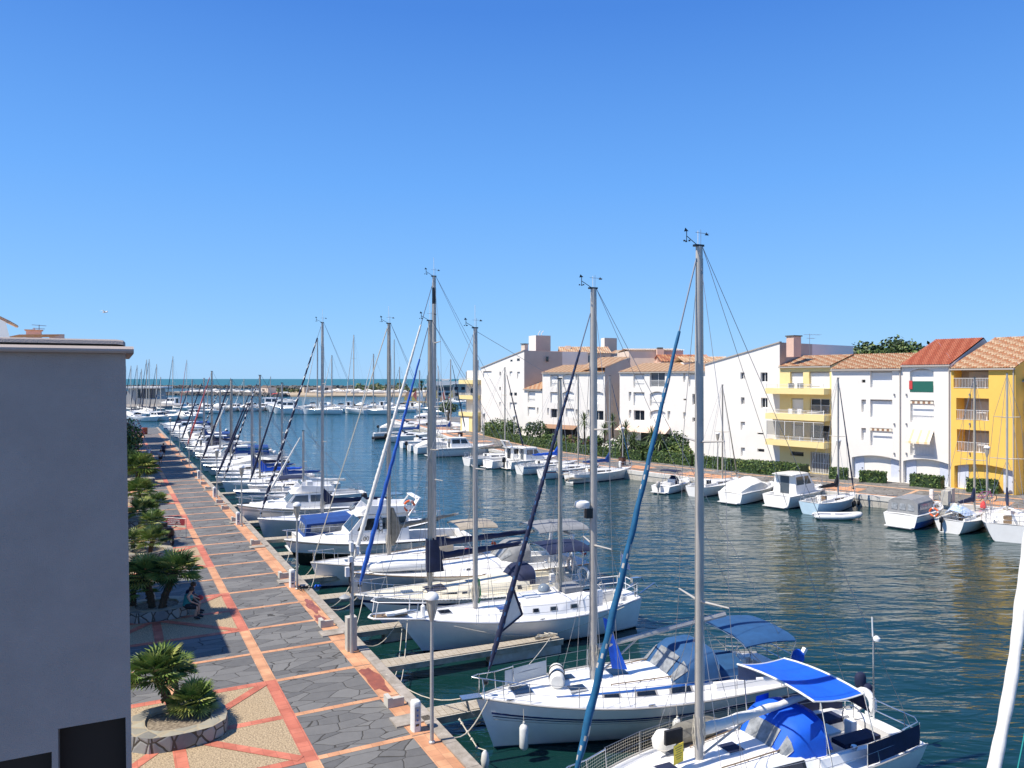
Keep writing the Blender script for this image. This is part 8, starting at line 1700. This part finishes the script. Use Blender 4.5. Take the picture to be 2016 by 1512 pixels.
# ================================================================ PEOPLE
skin = mat('skin', (.5, .28, .19), .6); hairm = mat('dark_hair', (.05, .03, .02), .7); hairg = mat('grey_hair', (.4, .38, .35), .8)
def person(loc, rz, label, joints, cloth, hair, extra=(), sub=1):
    """joints: name -> (x, y, z) with x forward, y left; one skinned body, clothes as children"""
    root = empty('person', loc, rz, label, 'person'); J = joints
    edges = [('pelvis', 'waist', .14, .125), ('waist', 'chest', .125, .15), ('chest', 'neck', .15, .055), ('neck', 'head0', .055, .07), ('head0', 'head1', .07, .095), ('head1', 'head2', .095, .07),
             *[e for s in 'lr' for e in (('pelvis', 'hip'+s, .14, .1), ('hip'+s, 'knee'+s, .1, .062), ('knee'+s, 'ank'+s, .062, .04), ('ank'+s, 'toe'+s, .04, .035), ('chest', 'sho'+s, .15, .06), ('sho'+s, 'elb'+s, .055, .042), ('elb'+s, 'wri'+s, .042, .028), ('wri'+s, 'palm'+s, .028, .036))]]
    for s in 'lr':
        w_, e_ = Vector(J['wri'+s]), Vector(J['elb'+s]); d = (w_-e_).normalized(); J['palm'+s] = tuple(w_+d*.075); sd = Vector((0, 1, 0)) if abs(d.y) < .8 else Vector((1, 0, 0)); sd = (sd-d*sd.dot(d)).normalized(); nn_ = d.cross(sd)
        for k in range(4): J['f%d%s' % (k, s)] = tuple(Vector(J['palm'+s])+d*(.03)+sd*(.033-.022*k)); J['g%d%s' % (k, s)] = tuple(Vector(J['palm'+s])+d*(.085-.008*abs(k-1.3))+sd*(.038-.025*k)+nn_*.02); edges += [('palm'+s, 'f%d%s' % (k, s), .03, .01), ('f%d%s' % (k, s), 'g%d%s' % (k, s), .01, .008)]
        J['t'+s] = tuple(w_+d*.05+sd*.055+nn_*.015); edges.append(('wri'+s, 't'+s, .028, .01))
    names = list(dict.fromkeys([n for e in edges for n in e[:2]])); idx = {n: i for i, n in enumerate(names)}; me = bpy.data.meshes.new('body'); me.from_pydata([J[n] for n in names], [(idx[e[0]], idx[e[1]]) for e in edges], []); o = bpy.data.objects.new('body', me); COL.objects.link(o); o.parent = root
    md = o.modifiers.new('skin', 'SKIN'); rad = {}
    for e in edges: rad.setdefault(e[0], e[2]); rad[e[1]] = e[3]
    if not me.skin_vertices: 
        import bmesh; bm = bmesh.new(); bm.from_mesh(me); bm.verts.layers.skin.verify(); bm.to_mesh(me); bm.free()
    for n, i in idx.items(): v = me.skin_vertices[0].data[i]; v.radius = (rad[n], rad[n]); v.use_root = (n == 'pelvis')
    md.use_smooth_shade = True; o.modifiers.new('sub', 'SUBSURF').levels = sub; o.modifiers['sub'].render_levels = sub; me.materials.append(skin)
    h = Vector(J['head1']); f = Vector((1, 0, 0))
    MB(skin).tube([h+Vector((.085, 0, .02)), h+Vector((.125, 0, -.02)), h+Vector((.09, 0, -.03))], [.012, .018, .012], 5).build('nose', root)
    hb = MB(hair).sh(True); hb.loft([[h+Vector((-.015+r*cos(a)*1.1, r*sin(a), z)) for a in [2*pi*k/12 for k in range(12)]] for r, z in ((.085, -.03), (.105, .03), (.1, .09), (.06, .135), (.01, .15))], closed=True, cap=True); hb.build('hair', root)
    for s in (1, -1): MB(blackp).box(h+Vector((.088, s*.035, .015)), (.012, .025, .012)).build('eye', root)
    for nm, path, rs, m_ in cloth: MB(m_).sh(True).tube([J[p] if isinstance(p, str) else p for p in path], rs, 12).build(nm, root)
    for fn in extra: fn(root)
    return root
def stand(h=1.7, stride=.25, lean=.0, arm=.1):
    k = h/1.7; P = dict(pelvis=(0, 0, .95), waist=(.02+lean*.3, 0, 1.12), chest=(.02+lean*.8, 0, 1.32), neck=(.02+lean*1.3, 0, 1.46), head0=(.04+lean*1.4, 0, 1.53), head1=(.06+lean*1.6, 0, 1.6), head2=(.05+lean*1.7, 0, 1.66), hipl=(0, .1, .9), hipr=(0, -.1, .9), kneel=(stride*.7, .1, .5), kneer=(-stride*.1, -.1, .48), ankl=(stride, .1, .08), ankr=(-stride, -.1, .14), toel=(stride+.16, .11, .03), toer=(-stride+.13, -.11, .05),
        shol=(.0+lean*1.1, .19, 1.4), shor=(.0+lean*1.1, -.19, 1.4), elbl=(-arm+lean, .25, 1.12), elbr=(arm+lean, -.25, 1.12), wril=(-arm*.8+lean, .27, .88), wrir=(arm*2.2+lean, -.26, .9))
    return {n: tuple(c_*k for c_ in v) for n, v in P.items()}
def clothes(J, top, bottom, shorts=True, sleeves=True, skirt=False):
    V = lambda a, b_, t: tuple(Vector(J[a]).lerp(Vector(J[b_]), t)); c_ = [('shirt', [V('pelvis', 'waist', -.1), 'waist', 'chest', V('chest', 'neck', .75)], [.175, .16, .19, .075], top)]
    for s in 'lr':
        c_.append(('trouser_leg', ['pelvis', 'hip'+s, V('hip'+s, 'knee'+s, .5), V('hip'+s, 'knee'+s, .95) if shorts else 'ank'+s], [.16, .125, .11, .09 if shorts else .06], bottom))
        if sleeves: c_.append(('sleeve', [V('chest', 'sho'+s, .6), 'sho'+s, V('sho'+s, 'elb'+s, .7)], [.08, .075, .062], top))
        c_.append(('shoe', [V('ank'+s, 'toe'+s, -.25), 'ank'+s, V('ank'+s, 'toe'+s, .6), V('ank'+s, 'toe'+s, 1.25)], [.03, .055, .05, .03], blackp))
    return c_
tealc = mat('teal_top', (.02, .2, .2), .8); navc = mat('navy_shirt', (.015, .02, .06), .8); whc = mat('white_shirt', (.65, .66, .68), .8); blc = mat('black_cloth', (.02, .02, .025), .8); pic = mat('pink_bag', (.55, .1, .2), .7); ltb = mat('light_blue_shirt', (.45, .52, .6), .8)
def sit(): 
    return dict(pelvis=(0, 0, .58), waist=(.02, 0, .74), chest=(.08, 0, .94), neck=(.14, 0, 1.07), head0=(.17, 0, 1.13), head1=(.2, 0, 1.2), head2=(.2, 0, 1.26), hipl=(.05, .1, .55), hipr=(.05, -.1, .55), kneel=(.44, .13, .5), kneer=(.44, -.12, .5), ankl=(.42, .14, .09), ankr=(.36, -.13, .09), toel=(.58, .16, .04), toer=(.53, -.14, .04), shol=(.08, .18, 1.0), shor=(.08, -.18, 1.0), elbl=(.2, .25, .78), elbr=(.2, -.24, .78), wril=(.4, .14, .66), wrir=(.4, -.1, .64))
p = G(362, 1214); J = sit(); pl = S(39.3, 5.62); 
fdir = FR-pi/2   # facing the water
person(S(39.05, 5.62), fdir-.35, 'person in a teal sleeveless top and dark shorts sitting on the planter rim, leaning forward', J, clothes(J, tealc, blc, sleeves=False), hairm)
J = sit(); person(S(39.75, 5.5), fdir-.1, 'person in a navy shirt holding a red bag, sitting beside the one in teal', J, clothes(J, navc, blc), hairm, extra=(lambda r: MB(redp).sh(True).lathe([(.03, -.1), (.13, -.05), (.14, .05), (.05, .12)], c=(.46, .03, .62), n=10).build('bag', r),))
J = stand(1.75, .22); person(G(293, 908), FR+.1, 'person in a white shirt walking away in the promenade shadow with a pink bag', J, clothes(J, whc, blc, shorts=False), hairg, extra=(lambda r: MB(pic).box((-.05, -.36, .55), (.3, .14, .4)).build('bag', r),))
J = stand(1.75, .2); person(G(322, 900), FR+pi-.1, 'person in dark clothes walking towards the camera, rightmost of the walkers', J, clothes(J, navc, blc), hairm)
J = stand(1.6, .15, lean=.25); person(G(316, 912), FR+pi, 'stooping person in a light blue top pushing something, in front of the dark clothed walker', J, clothes(J, ltb, blc), hairm)

# ordinals make the labels of small repeats single out one each
ORD = 'first second third fourth fifth sixth seventh eighth ninth tenth eleventh twelfth thirteenth fourteenth fifteenth sixteenth seventeenth eighteenth nineteenth twentieth'.split()
def ordw_(i):
    n = i+1
    return ORD[i] if n <= 20 else 'thirtieth' if n == 30 else ('twenty-' if n < 30 else 'thirty-')+ORD[n % 10-1]
for g_, tail in (('tiny motorboats at the outer pontoons', 'from the left at the small boat pontoon'), ('tiny motorboats beyond the end of the promenade', 'from the left beyond the end of the promenade'), ('tiny motorboats along the long pontoon', 'from the left behind the large yachts'), ('tiny motorboats below the restaurant', 'from the left below the restaurant'), ('boats stored on the sandy spit', 'from the left among the boats ashore on the spit'), ('boats on the spit behind the left pier', 'from the left on the spit behind the left pier'), ('quayside houses in a row behind the near wall', 'in the row whose gable shadows cross the promenade')):
    L_ = [o for o in COL.objects if o.parent is None and o.get('group') == g_]
    L_.sort(key=(lambda o: o.location.x/o.location.y) if 'house' not in g_ else (lambda o: o.location.y))
    for i, o in enumerate(L_):
        if 'house' in g_: o['label'] = '%s white gabled house %s' % (ordw_(i), tail); continue
        kd = 'covered' if any(c.name.startswith('boat_cover') for c in o.children) else 'open' if any(c.name.startswith('console') for c in o.children) else 'wheelhouse' if any(c.name.startswith('hardtop') for c in o.children) else 'sports'
        o['label'] = 'tiny white %s boat, %s %s' % (kd, ordw_(i), tail)
